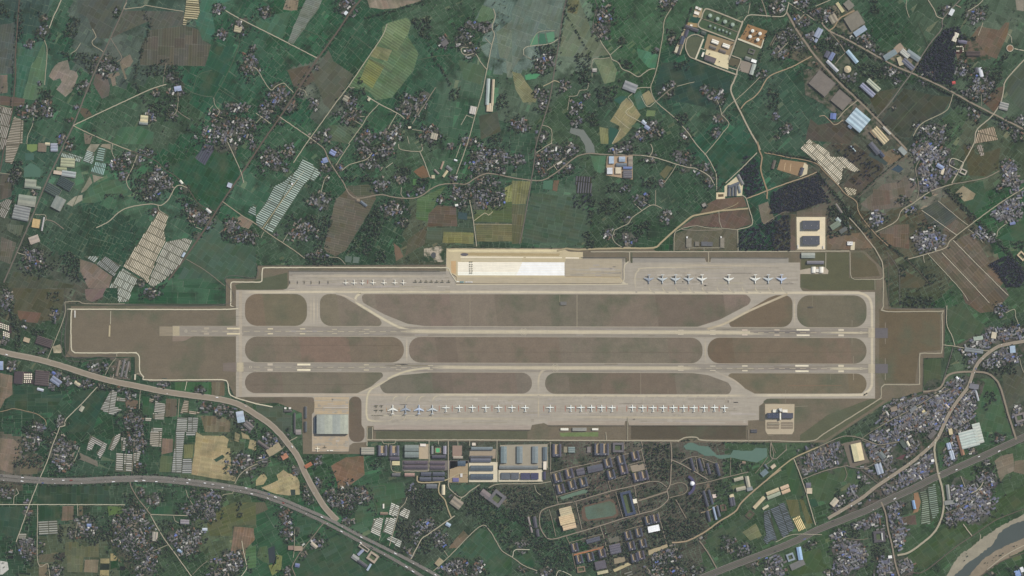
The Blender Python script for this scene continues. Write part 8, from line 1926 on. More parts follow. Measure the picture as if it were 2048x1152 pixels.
# ------------------------------------------------------------------ polytunnels
# tile, tunnel direction, spacing px, longest run px, colour, words, outline
GH = [
 (0,0,-5,4.4,60,(192,182,150),"cream polytunnel",[(1490,0),(1590,0),(1600,100),(1580,150),(1465,160),(1480,90)]),(0,0,-5,4,20,(186,176,148),"cream polytunnel",[(1465,164),(1500,160),(1490,200),(1460,205)]),
 (0,0,74,2.5,24,(158,154,146),"grey-white polytunnel",[(0,850),(95,872),(50,1152),(0,1220)]),(0,0,-4,2.4,30,(172,164,150),"buff polytunnel",[(112,932),(190,965),(180,1152),(160,1152),(100,1310),(42,1300),(48,1150)]),
 (1,0,62,3,26,(156,154,148),"grey-white polytunnel",[(0,470),(60,437),(100,452),(40,598),(0,580)]),(1,0,72,2.6,14,(172,186,178),"teal-white tunnel",[(500,55),(660,105),(640,148),(490,100)]),
 (1,0,-22,3.2,24,(176,190,184),"teal-white tunnel",[(695,52),(758,72),(745,158),(662,140)]),(1,0,-10,4.4,26,(150,176,166),"teal-white tunnel",[(790,27),(858,40),(828,150),(762,130)]),(1,0,74,2.6,14,(156,186,180),"teal-white tunnel",[(762,142),(852,157),(820,258),(722,235)]),
 (1,0,63,2.6,15.5,(204,194,174),"pale buff polytunnel",[(1280,532),(1348,572),(1312,700),(1328,778),(1268,880),(1180,1115),(1150,1078),(985,980),(1180,680)]),(1,0,63,2.6,15.5,(188,186,174),"pale grey polytunnel",[(1335,782),(1480,752),(1540,772),(1440,960),(1330,1078),(1222,1148),(1185,1118),(1275,885)]),
 (1,0,63,2.7,15.5,(186,190,180),"silver polytunnel",[(980,992),(1108,1072),(1090,1120),(1060,1152),(1030,1260),(945,1268),(940,1152),(872,1152)]),(1,0,50,2.6,15,(150,154,152),"dull grey polytunnel",[(772,960),(840,897),(968,970),(910,1058)]),(1,0,48,4,14,(176,186,180),"teal-white tunnel",[(672,897),(798,897),(760,952)]),
 (1,1,-26,4.3,34,(170,186,176),"grey-green polytunnel",[(370,125),(438,152),(520,230),(460,300),(425,285),(380,330),(130,712),(62,678),(210,452),(330,300),(290,240),(330,205)]),(1,1,-26,4.3,34,(162,178,170),"grey-green polytunnel",[(290,238),(325,300),(205,448),(45,672),(0,640),(0,582),(80,470),(145,340),(228,298)]),
 (1,0,-26,4,26,(150,166,160),"grey-green polytunnel",[(2000,512),(2048,490),(2048,580),(1985,545)]),(1,2,84,5,24,(96,98,106),"dark shade tunnel",[(510,255),(635,262),(640,395),(515,395)]),
 (1,3,47,2.3,14,(228,218,198),"white polytunnel",[(290,0),(400,0),(488,62),(500,102),(608,102),(740,210),(690,225),(600,190),(590,270),(560,330),(430,182),(262,40)]),(1,3,42,3.4,12,(216,204,180),"white polytunnel",[(602,342),(708,362),(700,410),(640,412)]),(0,3,44,2.6,12,(226,216,196),"white polytunnel",[(300,1152),(330,1112),(388,1150)]),
 (0,3,76,3,24,(190,172,150),"buff polytunnel",[(1682,1042),(1808,1012),(1838,1120),(1652,1150)]),(1,3,76,3,30,(176,166,156),"buff polytunnel",[(1662,12),(1708,2),(1738,90),(1702,98)]),
 (2,0,-8,3,30,(176,176,170),"silver polytunnel",[(890,812),(940,832),(920,950),(982,972),(900,1018),(802,972)]),(2,0,-6,3,20,(176,174,166),"silver polytunnel",[(940,862),(1010,892),(998,915),(930,902)]),(2,0,-6,3.2,26,(180,178,170),"silver polytunnel",[(1242,902),(1325,932),(1320,1000),(1232,990)]),(2,0,-2,3.2,26,(180,176,166),"silver polytunnel",[(1222,1002),(1318,1002),(1313,1050),(1222,1046)]),
 (2,0,-2,3,16,(196,190,178),"silver polytunnel",[(1162,1037),(1214,1042),(1208,1068),(1162,1064)]),(2,0,-6,3.4,20,(172,162,146),"silver polytunnel",[(1472,902),(1510,902),(1510,1000),(1442,1000)]),(2,0,-8,3,24,(176,164,148),"silver polytunnel",[(1512,982),(1598,992),(1594,1010),(1512,1005)]),(2,0,-2,3.6,46,(172,174,168),"silver polytunnel",[(1420,1037),(1500,1037),(1495,1152),(1407,1152)]),(2,0,-2,3.6,46,(168,170,166),"silver polytunnel",[(1505,1037),(1588,1037),(1578,1152),(1500,1152)]),
 (2,0,-2,3.2,24,(176,176,168),"silver polytunnel",[(1212,1117),(1300,1122),(1298,1152),(1207,1152)]),(2,0,-12,3,12,(170,160,146),"silver polytunnel",[(1196,882),(1238,890),(1230,920),(1192,914)]),
 (3,0,-28,3.6,26,(180,178,172),"silver polytunnel",[(722,24),(858,97),(840,150),(800,215),(770,165),(812,120),(760,92),(735,145),(690,148)]),(3,0,-22,3.4,20,(182,178,170),"silver polytunnel",[(905,40),(968,5),(958,60),(908,148),(862,138)]),(3,0,-5,3.4,14,(184,180,172),"silver polytunnel",[(968,42),(1013,47),(1000,148),(972,146)]),(3,0,-3,4.4,20,(182,180,172),"silver polytunnel",[(930,167),(988,172),(985,318),(920,315)]),(3,0,-3,4.4,20,(182,180,172),"silver polytunnel",[(994,172),(1060,182),(1055,318),(990,318)]),(3,0,-3,4.2,16,(178,176,168),"silver polytunnel",[(1070,165),(1130,152),(1110,228),(1072,262)]),
 (3,0,-3,3.8,26,(174,168,156),"silver polytunnel",[(1202,0),(1298,0),(1290,118),(1197,108)]),(3,0,0,3.7,44,(172,174,170),"silver polytunnel",[(1407,0),(1480,0),(1458,212),(1452,328),(1372,325)]),(3,0,0,3.7,44,(168,170,166),"silver polytunnel",[(1488,0),(1568,0),(1563,24),(1488,26)]),(3,0,0,3.7,44,(168,170,168),"silver polytunnel",[(1462,214),(1538,222),(1534,328),(1456,328)]),(3,0,0,3.6,18,(166,164,154),"silver polytunnel",[(152,812),(214,812),(209,850),(147,850)]),(3,0,3,4.6,42,(152,154,146),"grey polytunnel",[(306,717),(458,706),(464,810),(312,824)]),
 (3,1,-25,3.5,26,(206,206,196),"white polytunnel",[(1082,562),(1148,597),(1128,680),(1060,660)]),(3,1,-25,3.5,26,(206,206,196),"white polytunnel",[(1042,682),(1124,690),(1086,828),(1012,800)]),(3,1,-25,3.5,26,(206,204,194),"white polytunnel",[(1145,652),(1186,607),(1234,632),(1215,693),(1150,668)]),(3,1,-25,3.5,28,(202,202,192),"white polytunnel",[(942,692),(1022,682),(990,838),(917,798)]),(3,1,-25,3.5,28,(198,200,192),"white polytunnel",[(1082,832),(1168,872),(1150,928),(1042,850)]),
 (3,3,12,4,24,(136,150,134),"green-grey tunnel",[(1212,482),(1272,450),(1300,735),(1222,738),(1232,560)]),(3,3,12,4,24,(130,146,134),"green-grey tunnel",[(1278,447),(1338,412),(1368,640),(1306,730)]),
 (3,2,20,3,26,(106,116,126),"blue-grey tunnel",[(2012,645),(2060,620),(2120,860),(2050,880),(2020,760)]),(3,3,20,3,26,(108,118,128),"blue-grey tunnel",[(18,618),(128,562),(215,770),(120,850)]),(3,3,20,3,22,(104,116,124),"blue-grey tunnel",[(-40,860),(10,780),(45,850),(-10,900)]),(3,3,-64,3.1,32,(238,218,166),"cream-yellow tunnel",[(197,692),(250,667),(303,770),(247,797)]),(3,2,18,5,26,(120,120,114),"grey tunnel",[(885,1132),(958,1106),(972,1150),(880,1150)]),
 (0,3,60,4,30,(120,118,108),"brown-grey tunnel",[(60,280),(70,310),(20,380),(0,370)]),
]
TUN = []
GHB = MB()
for r,c,ang,pitch,seg,k,words,pts in GH:
 poly = T(r,c,pts)
 mark_poly(poly,16)
 xs = [p[0] for p in poly]; ys = [p[1] for p in poly]
 gk = np.array(k) * .40 + np.array((26,30,22))
 m = MB(); m.poly(poly,1.13 + random.uniform(0,.02),col(gk)); m.build("tunnel_plot",M_CROP,kind="structure")
 t = -math.radians(ang); d = np.array((math.cos(t),math.sin(t))); n = np.array((-d[1],d[0]))
 P = [np.array(p) for p in poly]
 un = [float(np.dot(p,d)) for p in P]; vn = [float(np.dot(p,n)) for p in P]
 pitch = max(pitch,3.3); v = min(vn) + pitch * .5
 while v < max(vn):
  cr = []
  for i in range(len(P)):
   v0,v1 = vn[i - 1],vn[i]
   if (v0 > v) != (v1 > v):
    cr.append(un[i - 1] + (un[i] - un[i - 1]) * (v - v0) / (v1 - v0))
  cr.sort()
  for a,b in zip(cr[0::2],cr[1::2]):
   a += .5; b -= .5
   # cross lanes lie on one common grid
   u = a
   while u < b - 2:
    e = (math.floor(u / seg) + 1) * seg
    u1 = min(e - .8,b)
    if u1 - u > 2.5:
     q = d * ((u + u1) / 2) + n * v
     if not busy(q[0],q[1],4):
      TUN.append((u1 - u,float(q[0]),float(q[1]),ang,pitch,k,words))
    u = e + .8
  v += pitch
TUN.sort(reverse=True)
tl = []
for i,(L,x,y,ang,pitch,k,words) in enumerate(TUN):
 wx,wy = W(x,y)
 kk = np.array(k) * random.uniform(.9,1.06)
 if random.random() < .05: kk = kk * .8
 D = pitch * S * .62
 if i < 300:
  m = MB(); m.arch(0,0,L * S,D,0,0,min(3.2,D * .5),col(kk),6)
  o = m.build("polytunnel",M_FILM); o.location = (wx,wy,1.14); o.rotation_euler = (0,0,math.radians(ang))
  tag(o, "", "polytunnel", "polytunnels in farm blocks"); tl.append((o,x,y,words + " " + where(x,y)))
 else:
  GHB.arch(wx,wy,L * S,D,ang,1.14,min(3.2,D * .5),col(kk),4)
label_repeats(tl)
GHB.build("polytunnels",M_FILM,kind="stuff",label="remaining rows of pale polytunnels in the farm blocks",category="polytunnels")

# ------------------------------------------------------------------ villages
VIL = {(0,0): [(345,255,50,50),(240,345,40,30),(350,150,40,40),(370,860,60,80),(240,890,100,50),(860,520,80,70),(780,510,40,60),(735,570,25,30),(680,690,50,45),(940,110,30,45),(1380,620,60,50),(1420,730,80,50),(1380,900,40,50),(1930,200,70,60),(1750,75,40,35),(1780,270,50,40),(2000,530,60,90),(2020,400,30,40),(1740,910,60,50),(1900,860,100,40),(1800,1060,200,100),(1960,1000,90,60),(620,850,25,20),(555,960,30,15),(500,1100,50,40),(1240,740,30,25),(320,670,20,15),(1200,930,40,40)],
 (0,1): [(75,100,50,50),(730,60,70,70),(200,770,120,80),(80,870,60,50),(270,850,60,50),(360,730,40,40),(470,830,30,50),(1500,340,50,50),(1650,320,80,60),(1710,400,70,50),(1730,200,60,40),(1840,220,60,50),(730,810,60,60),(770,930,90,70),(1240,860,100,100),(1340,780,50,50),(1100,1060,80,70),(1400,1080,80,70),(470,1110,60,40),(570,1080,30,60),(880,1100,70,70),(60,950,60,30),(170,960,50,30),(650,910,40,20),(1700,1130,60,40),(490,530,30,20),(1640,250,30,30),(20,560,20,20)],
 (0,2): [(735,130,60,90),(730,250,50,60),(680,220,40,40),(1250,30,70,40),(290,480,80,60),(230,540,60,50),(240,750,60,60),(260,860,40,60),(880,330,30,30),(1540,720,40,40),(1640,770,60,60),(1670,950,50,40),(1280,690,30,40),(1230,740,60,40),(510,870,50,60),(60,1000,80,50),(520,980,40,40),(240,1090,40,60),(1130,1030,80,60),(1030,1090,50,40),(1400,1080,40,50),(1630,1070,40,40),(2000,600,40,40),(1850,10,50,20),(600,770,30,30),(420,680,40,40),(1155,400,25,20),(1270,320,30,30)],
 (0,3): [(330,330,60,60),(520,300,60,30),(120,300,60,60),(700,330,70,50),(860,440,60,22),(1080,560,60,22),(1250,640,60,25),(1400,690,60,20),(500,130,60,60),(640,620,60,30),(60,60,90,60),(250,30,80,40),(380,110,60,60),(250,160,60,60),(190,260,40,60),(250,370,50,60),(100,410,70,60),(790,360,80,70),(590,320,60,40),(1660,100,70,80),(1280,600,80,40),(1560,570,60,60),(1700,650,100,90),(1640,750,120,60),(990,570,60,50),(1210,1030,50,50),(1350,1070,120,70),(1650,900,40,60),(2000,1000,60,50),(60,930,30,40),(70,1090,20,20),(150,1020,40,50),(1420,80,40,40),(460,130,50,40),(390,500,40,30),(1560,510,40,40),(1010,860,15,15),(1040,640,30,30),(2000,1080,50,40),(1880,990,50,30)],
 (1,0): [(950,160,60,50),(1070,130,80,60),(1180,70,50,40),(990,255,50,35),(1260,290,90,120),(1190,390,70,70),(1330,300,60,60),(1580,570,90,70),(1650,620,60,50),(1580,740,30,30),(1240,540,30,40),(280,930,100,90),(250,870,60,40),(1860,650,60,60),(1950,740,100,50),(1490,370,40,30),(140,230,50,40),(110,290,40,30),(1130,1110,50,30),(1350,1030,40,40),(560,30,30,40),(270,380,30,20),(240,580,40,20),(2030,30,30,40)],
 (1,1): [(130,120,100,80),(260,60,60,50),(230,200,40,30),(560,170,60,60),(640,60,60,40),(660,190,50,40),(870,60,70,60),(1000,60,100,70),(930,170,80,40),(1000,330,60,50),(1150,275,50,40),(520,450,80,60),(1100,510,100,60),(370,690,110,80),(520,880,60,50),(440,900,30,30),(1580,275,40,30),(1820,140,110,120),(1950,100,80,80),(1800,300,120,60),(1650,390,90,70),(1800,430,100,90),(1930,440,60,60),(1310,370,50,30),(1640,490,40,30),(1480,445,40,30),(1950,220,50,30),(1180,630,40,40),(160,730,20,20),(560,280,30,20),(1220,390,20,20),(1550,20,40,20)],
 (1,2): [(250,100,70,70),(330,60,80,50),(400,130,80,60),(480,40,70,50),(260,200,60,60),(440,190,50,50),(850,40,80,40),(930,30,60,40),(1110,120,50,40),(1360,110,70,50),(1400,190,60,30),(1540,210,80,40),(1600,280,50,60),(1020,450,50,50),(1080,420,30,30),(1230,570,40,60),(920,600,40,40),(780,720,50,50),(930,750,70,60),(1540,490,30,20),(910,350,40,40),(1200,310,30,30),(40,130,40,60)],
 (1,3): [(1240,50,100,70),(1350,60,80,60),(1280,150,100,70),(1230,270,70,80),(1320,300,60,50),(1440,200,80,60),(1920,180,70,60),(1930,240,50,40),(1850,350,30,30),(1960,300,80,50),(1920,540,120,80),(1970,470,80,40),(870,590,60,60),(1090,460,50,30),(1150,530,50,30),(1300,760,120,90),(1240,830,60,40),(1260,390,50,40),(1700,720,60,50),(1780,760,50,40),(1990,390,50,40),(850,680,30,30),(630,650,30,30),(1020,60,30,20),(1620,20,30,20)],
 (2,0): [(60,100,50,80),(440,210,30,50),(760,640,90,50),(440,730,60,70),(700,760,60,40),(830,780,40,30),(960,800,50,30),(1040,850,40,40),(1300,770,60,40),(1600,820,50,40),(1060,1060,90,90),(1250,860,40,30),(1660,940,60,50),(1760,970,60,40),(1850,1000,60,40),(1980,1080,80,60),(300,1110,80,40),(490,1070,40,50),(90,620,50,40),(340,510,60,20),(540,740,50,40),(620,700,40,30),(180,290,50,30),(850,640,30,40),(30,430,30,30),(1210,40,70,40)],
 (2,3): [(1180,1020,270,150),(1500,920,170,150),(1350,940,220,120),(1800,380,90,60),(1700,440,80,50),(1900,370,70,50),(2000,360,50,60),(1870,500,120,40),(1650,590,50,70),(1780,600,120,40),(1900,560,120,40),(1540,800,120,80),(1450,880,140,80),(1300,930,150,80),(1150,950,150,70),(1080,1050,130,80),(1300,1060,150,80),(1430,1030,120,100),(1550,1000,100,80),(1200,1100,150,50),(1600,900,60,60),(1520,1100,90,60),(1860,170,50,50),(1600,500,60,40),(2000,1020,50,80),(1960,310,40,30)],
 (3,0): [(270,60,60,60),(220,140,70,50),(500,180,100,130),(450,80,60,60),(1080,60,100,90),(1120,100,50,50),(1950,270,110,90),(1230,540,60,40),(1130,480,40,30),(1670,560,110,100),(1530,630,90,50),(1680,650,80,60),(1080,640,90,60),(1080,780,170,120),(1030,880,130,90),(1150,950,130,80),(1160,1070,100,90),(960,740,60,60),(690,770,100,90),(1440,850,90,80),(1550,850,70,120),(1480,930,80,60),(220,930,110,80),(230,640,30,60),(60,490,60,50),(230,560,40,15),(600,820,50,40),(450,1110,50,50),(1840,1060,120,80),(1750,1130,80,40),(1900,1000,50,50),(1110,270,30,40)],
 (3,1): [(90,80,80,80),(180,100,50,60),(50,230,60,50),(220,190,40,50),(320,320,40,40),(420,480,50,80),(500,420,30,60),(600,520,60,70),(760,500,130,90),(700,560,90,60),(840,500,80,60),(740,720,50,30),(230,680,50,80),(270,800,50,80),(480,880,70,50),(1260,480,40,60),(1330,760,60,60),(1430,790,60,60),(1290,850,50,60),(1480,870,60,50),(1390,740,40,50),(1220,970,60,40),(1560,1090,100,50),(1650,1050,60,50),(1780,1080,50,50),(1700,1130,100,30),(380,960,30,40),(260,1120,50,40),(240,40,30,40),(480,230,50,40),(1590,510,40,30)],
 (3,2): [(80,900,60,60),(270,1120,60,40),(1220,990,120,60),(1180,1100,120,60),(1350,1110,130,50),(1730,900,60,60),(1860,950,70,50),(1900,1040,100,40),(1280,930,60,40),(1500,1140,100,30),(90,1090,30,30),(1480,850,60,30)],
 (3,3): [(980,120,210,100),(1120,340,230,60),(1620,560,200,120),(330,180,100,50),(430,150,120,60),(530,120,60,60),(430,240,130,50),(330,300,80,40),(850,60,80,60),(950,30,100,50),(1050,20,90,40),(860,170,50,60),(920,250,60,50),(780,330,60,60),(1050,420,60,40),(1180,310,80,60),(1250,240,60,60),(1120,380,80,40),(1300,200,50,50),(680,480,40,60),(560,580,50,50),(590,540,40,40),(700,560,50,30),(840,510,40,30),(960,460,60,40),(1450,210,50,90),(1490,120,40,100),(1740,360,80,50),(1800,380,40,40),(1530,460,90,50),(1620,500,120,60),(1700,460,80,60),(1640,600,130,70),(1500,670,80,50),(1620,680,80,40),(1460,720,40,40),(1000,620,60,80),(980,720,50,60),(1050,800,60,100),(1020,900,50,60),(760,740,60,40),(850,700,60,50),(700,760,50,30),(900,830,60,60),(620,920,100,60),(680,1000,110,90),(600,1080,80,60),(720,950,60,60),(950,1060,90,60),(1100,1070,70,60),(920,1130,80,30),(50,1040,80,50),(60,1120,100,40),(330,900,50,30),(570,830,60,40),(500,1130,60,30),(680,750,40,20),(1850,50,60,30),(1640,150,40,30),(1070,590,40,30),(1740,240,40,25),(1780,1130,40,20),(2000,1110,40,40)]}
HOUSES = []; TREES = []; yi = 0
TAKEN = np.zeros((1152 * 2,2048 * 2),bool)
for (r,c),lst in VIL.items():
 for (x,y,rx,ry) in lst:
  cx,cy = 512 * c + x / 4,288 * r + y / 4
  rx,ry = rx / 4,ry / 4
  town = (r,c) in ((2,3),(3,3),(1,3)) and rx * ry > 120
  yi += 1
  m = MB(); m.poly(rough(ellipse(cx,cy,rx * .95,ry * .95,random.uniform(0,3),16,.25),4,1.2),1.2 + (yi % 23) * .011,col(np.array((90,93,88)) + random.gauss(0,5)))
  m.build("village_ground",M_YARD,kind="structure")
  zk = int(np.argmin((ZX - cx) ** 2 + (ZY - cy) ** 2))
  a0 = ZONES[zk][3] + random.gauss(0,8)
  if (r,c) == (2,3): a0 = 35 if y > 700 else 20
  if (r,c) == (3,3) and y < 320 and x < 640: a0 = -72
  t = -math.radians(a0); d = np.array((math.cos(t),math.sin(t))); n = np.array((-d[1],d[0]))
  R = max(rx,ry) * 1.4
  v = -R
  while v < R:
   u = -R + random.uniform(0,2)
   while u < R:
    L = random.choice((8,9,10,11,12,14,16,20)) * (1.15 if town else 1.0); D = random.uniform(6.5,9)
    q = d * u + n * v + np.array((random.gauss(0,.6),random.gauss(0,.5)))
    e = math.hypot(q[0] / rx,q[1] / ry)
    px,py = cx + q[0],cy + q[1]
    if not town: e += (float(vnoise(px,py,8)) - .42) * 1.0
    step = L / S + random.uniform(.4,1.6)
    if e < 1.05 + random.gauss(0,.1) and random.random() < (.97 if town else .72) * (1.1 - .35 * e) and 0 < px < 2048 and 0 < py < 1152:
     tx,ty = int(px * 2),int(py * 2); g = 1 if town else 2
     if not busy(px,py) and not busy(px + d[0] * L / S * .45,py + d[1] * L / S * .45,31) and not busy(px - d[0] * L / S * .45,py - d[1] * L / S * .45,31) and not TAKEN[max(0,ty - g):ty + g + 1,max(0,tx - g):tx + g + 1].any():
      TAKEN[max(0,ty - 2):ty + 3,max(0,tx - 2):tx + 3] = True
      HOUSES.append((L * D,px,py,L,D,a0 + random.gauss(0,4) + (90 if random.random() < .25 else 0),town))
    elif e < 1.55 and random.random() < (.15 if town else .75) and not busy(px,py):
     TREES.append((random.choice((1.8,2.4,3,3.6,4.6,5.4)),px,py,0))
    if e < 1 and not town and random.random() < .55 and not busy(px,py):
     TREES.append((random.uniform(2,4.2),px + random.uniform(-1.5,1.5),py + random.uniform(-1.5,1.5),0))
    u += step
   v += (8.5 if town else 9.5) / S
ROOFS = [((110,109,110), "grey",32),((92,93,97), "dark grey",24),((110,113,128), "blue-grey",14),((128,121,111), "tan",14),((190,188,182), "white",5),((112,93,83), "brown",8),((134,136,136), "pale grey",12),((108,124,180), "blue",1.2)]
RW = [q[2] for q in ROOFS]
HOUSES.sort(reverse=True)
HB = MB(); hl = []
for i,(ar,px,py,L,D,ang,town) in enumerate(HOUSES):
 k,nm,_ = random.choices(ROOFS,RW)[0]
 if town and nm in ("brown", "tan") and random.random() < .5: k,nm,_ = ROOFS[2]
 kk = np.array(k) * 1.04 + random.gauss(0,7)
 h = random.choice((3,3.5,4.5,6,6.5)) if town else random.choice((2.6,3,3.2,3.5,5.5))
 x,y = W(px,py)
 flat = random.random() < (.45 if town else .25)
 m = MB() if i < 300 else HB
 ox,oy,oz = (0,0,0) if i < 300 else (x,y,1.1)
 an = 0 if i < 300 else ang
 if flat:
  m.box(ox,oy,L,D,an,oz,oz + h,col((150,144,134)),col(kk))
  m.box(ox + random.uniform(-1,1),oy,3,2.5,an,oz + h,oz + h + 2.2,col((170,164,154)),col(kk * 1.1))
 else:
  m.gable(ox,oy,L,D,an,oz,oz + h,oz + h + D * .24,col((150,142,132)),col(kk),.5)
  if random.random() < .3 and i >= 300:
   t = math.radians(an); m.gable(ox - D * .8 * math.sin(t),oy + D * .8 * math.cos(t),L * .45,D * .55,an + 90,oz,oz + 2.6,oz + 3.6,col((146,138,128)),col(kk * .95),.3)
 if i < 300:
  o = m.build("house",M_ROOF); o.location = (x,y,1.1); o.rotation_euler = (0,0,math.radians(ang))
  tag(o, "", "house", "village and town houses"); hl.append((o,px,py, "%s-roofed %s house %s" % (nm, "flat" if flat else "gabled",where(px,py))))
label_repeats(hl)
HB.build("houses",M_ROOF,kind="stuff",label="remaining small grey roofed village and town houses",category="houses")
print("houses",len(HOUSES), "tunnels",len(TUN))

# ------------------------------------------------------------------ trees
def tree_area(r,c,pts,n_per_px,kind=0,lo=1.8,hi=5.2):
 poly = T(r,c,pts); xs = [p[0] for p in poly]; ys = [p[1] for p in poly]
 A = area(poly); n = int(A * n_per_px * (max(xs) - min(xs)) * (max(ys) - min(ys)) / A)
 gx = RNG.uniform(min(xs),max(xs),n); gy = RNG.uniform(min(ys),max(ys),n)
 ok = inside(gx,gy,poly)
 for x,y in zip(gx[ok],gy[ok]):
  if not busy(x,y,31 if kind != 2 else 13):
   TREES.append((random.uniform(lo,hi),float(x),float(y),kind))
def tree_line(r,c,pts,step,wob,kind=0,lo=2.2,hi=4.4):
 p = T(r,c,pts)
 for a,b in zip(p[:-1],p[1:]):
  n = int(math.hypot(b[0] - a[0],b[1] - a[1]) / step) + 1
  for _ in range(n):
   f = random.random(); x = a[0] + (b[0] - a[0]) * f + random.gauss(0,wob); y = a[1] + (b[1] - a[1]) * f + random.gauss(0,wob)
   if not busy(x,y,13): TREES.append((random.uniform(lo,hi),x,y,kind))
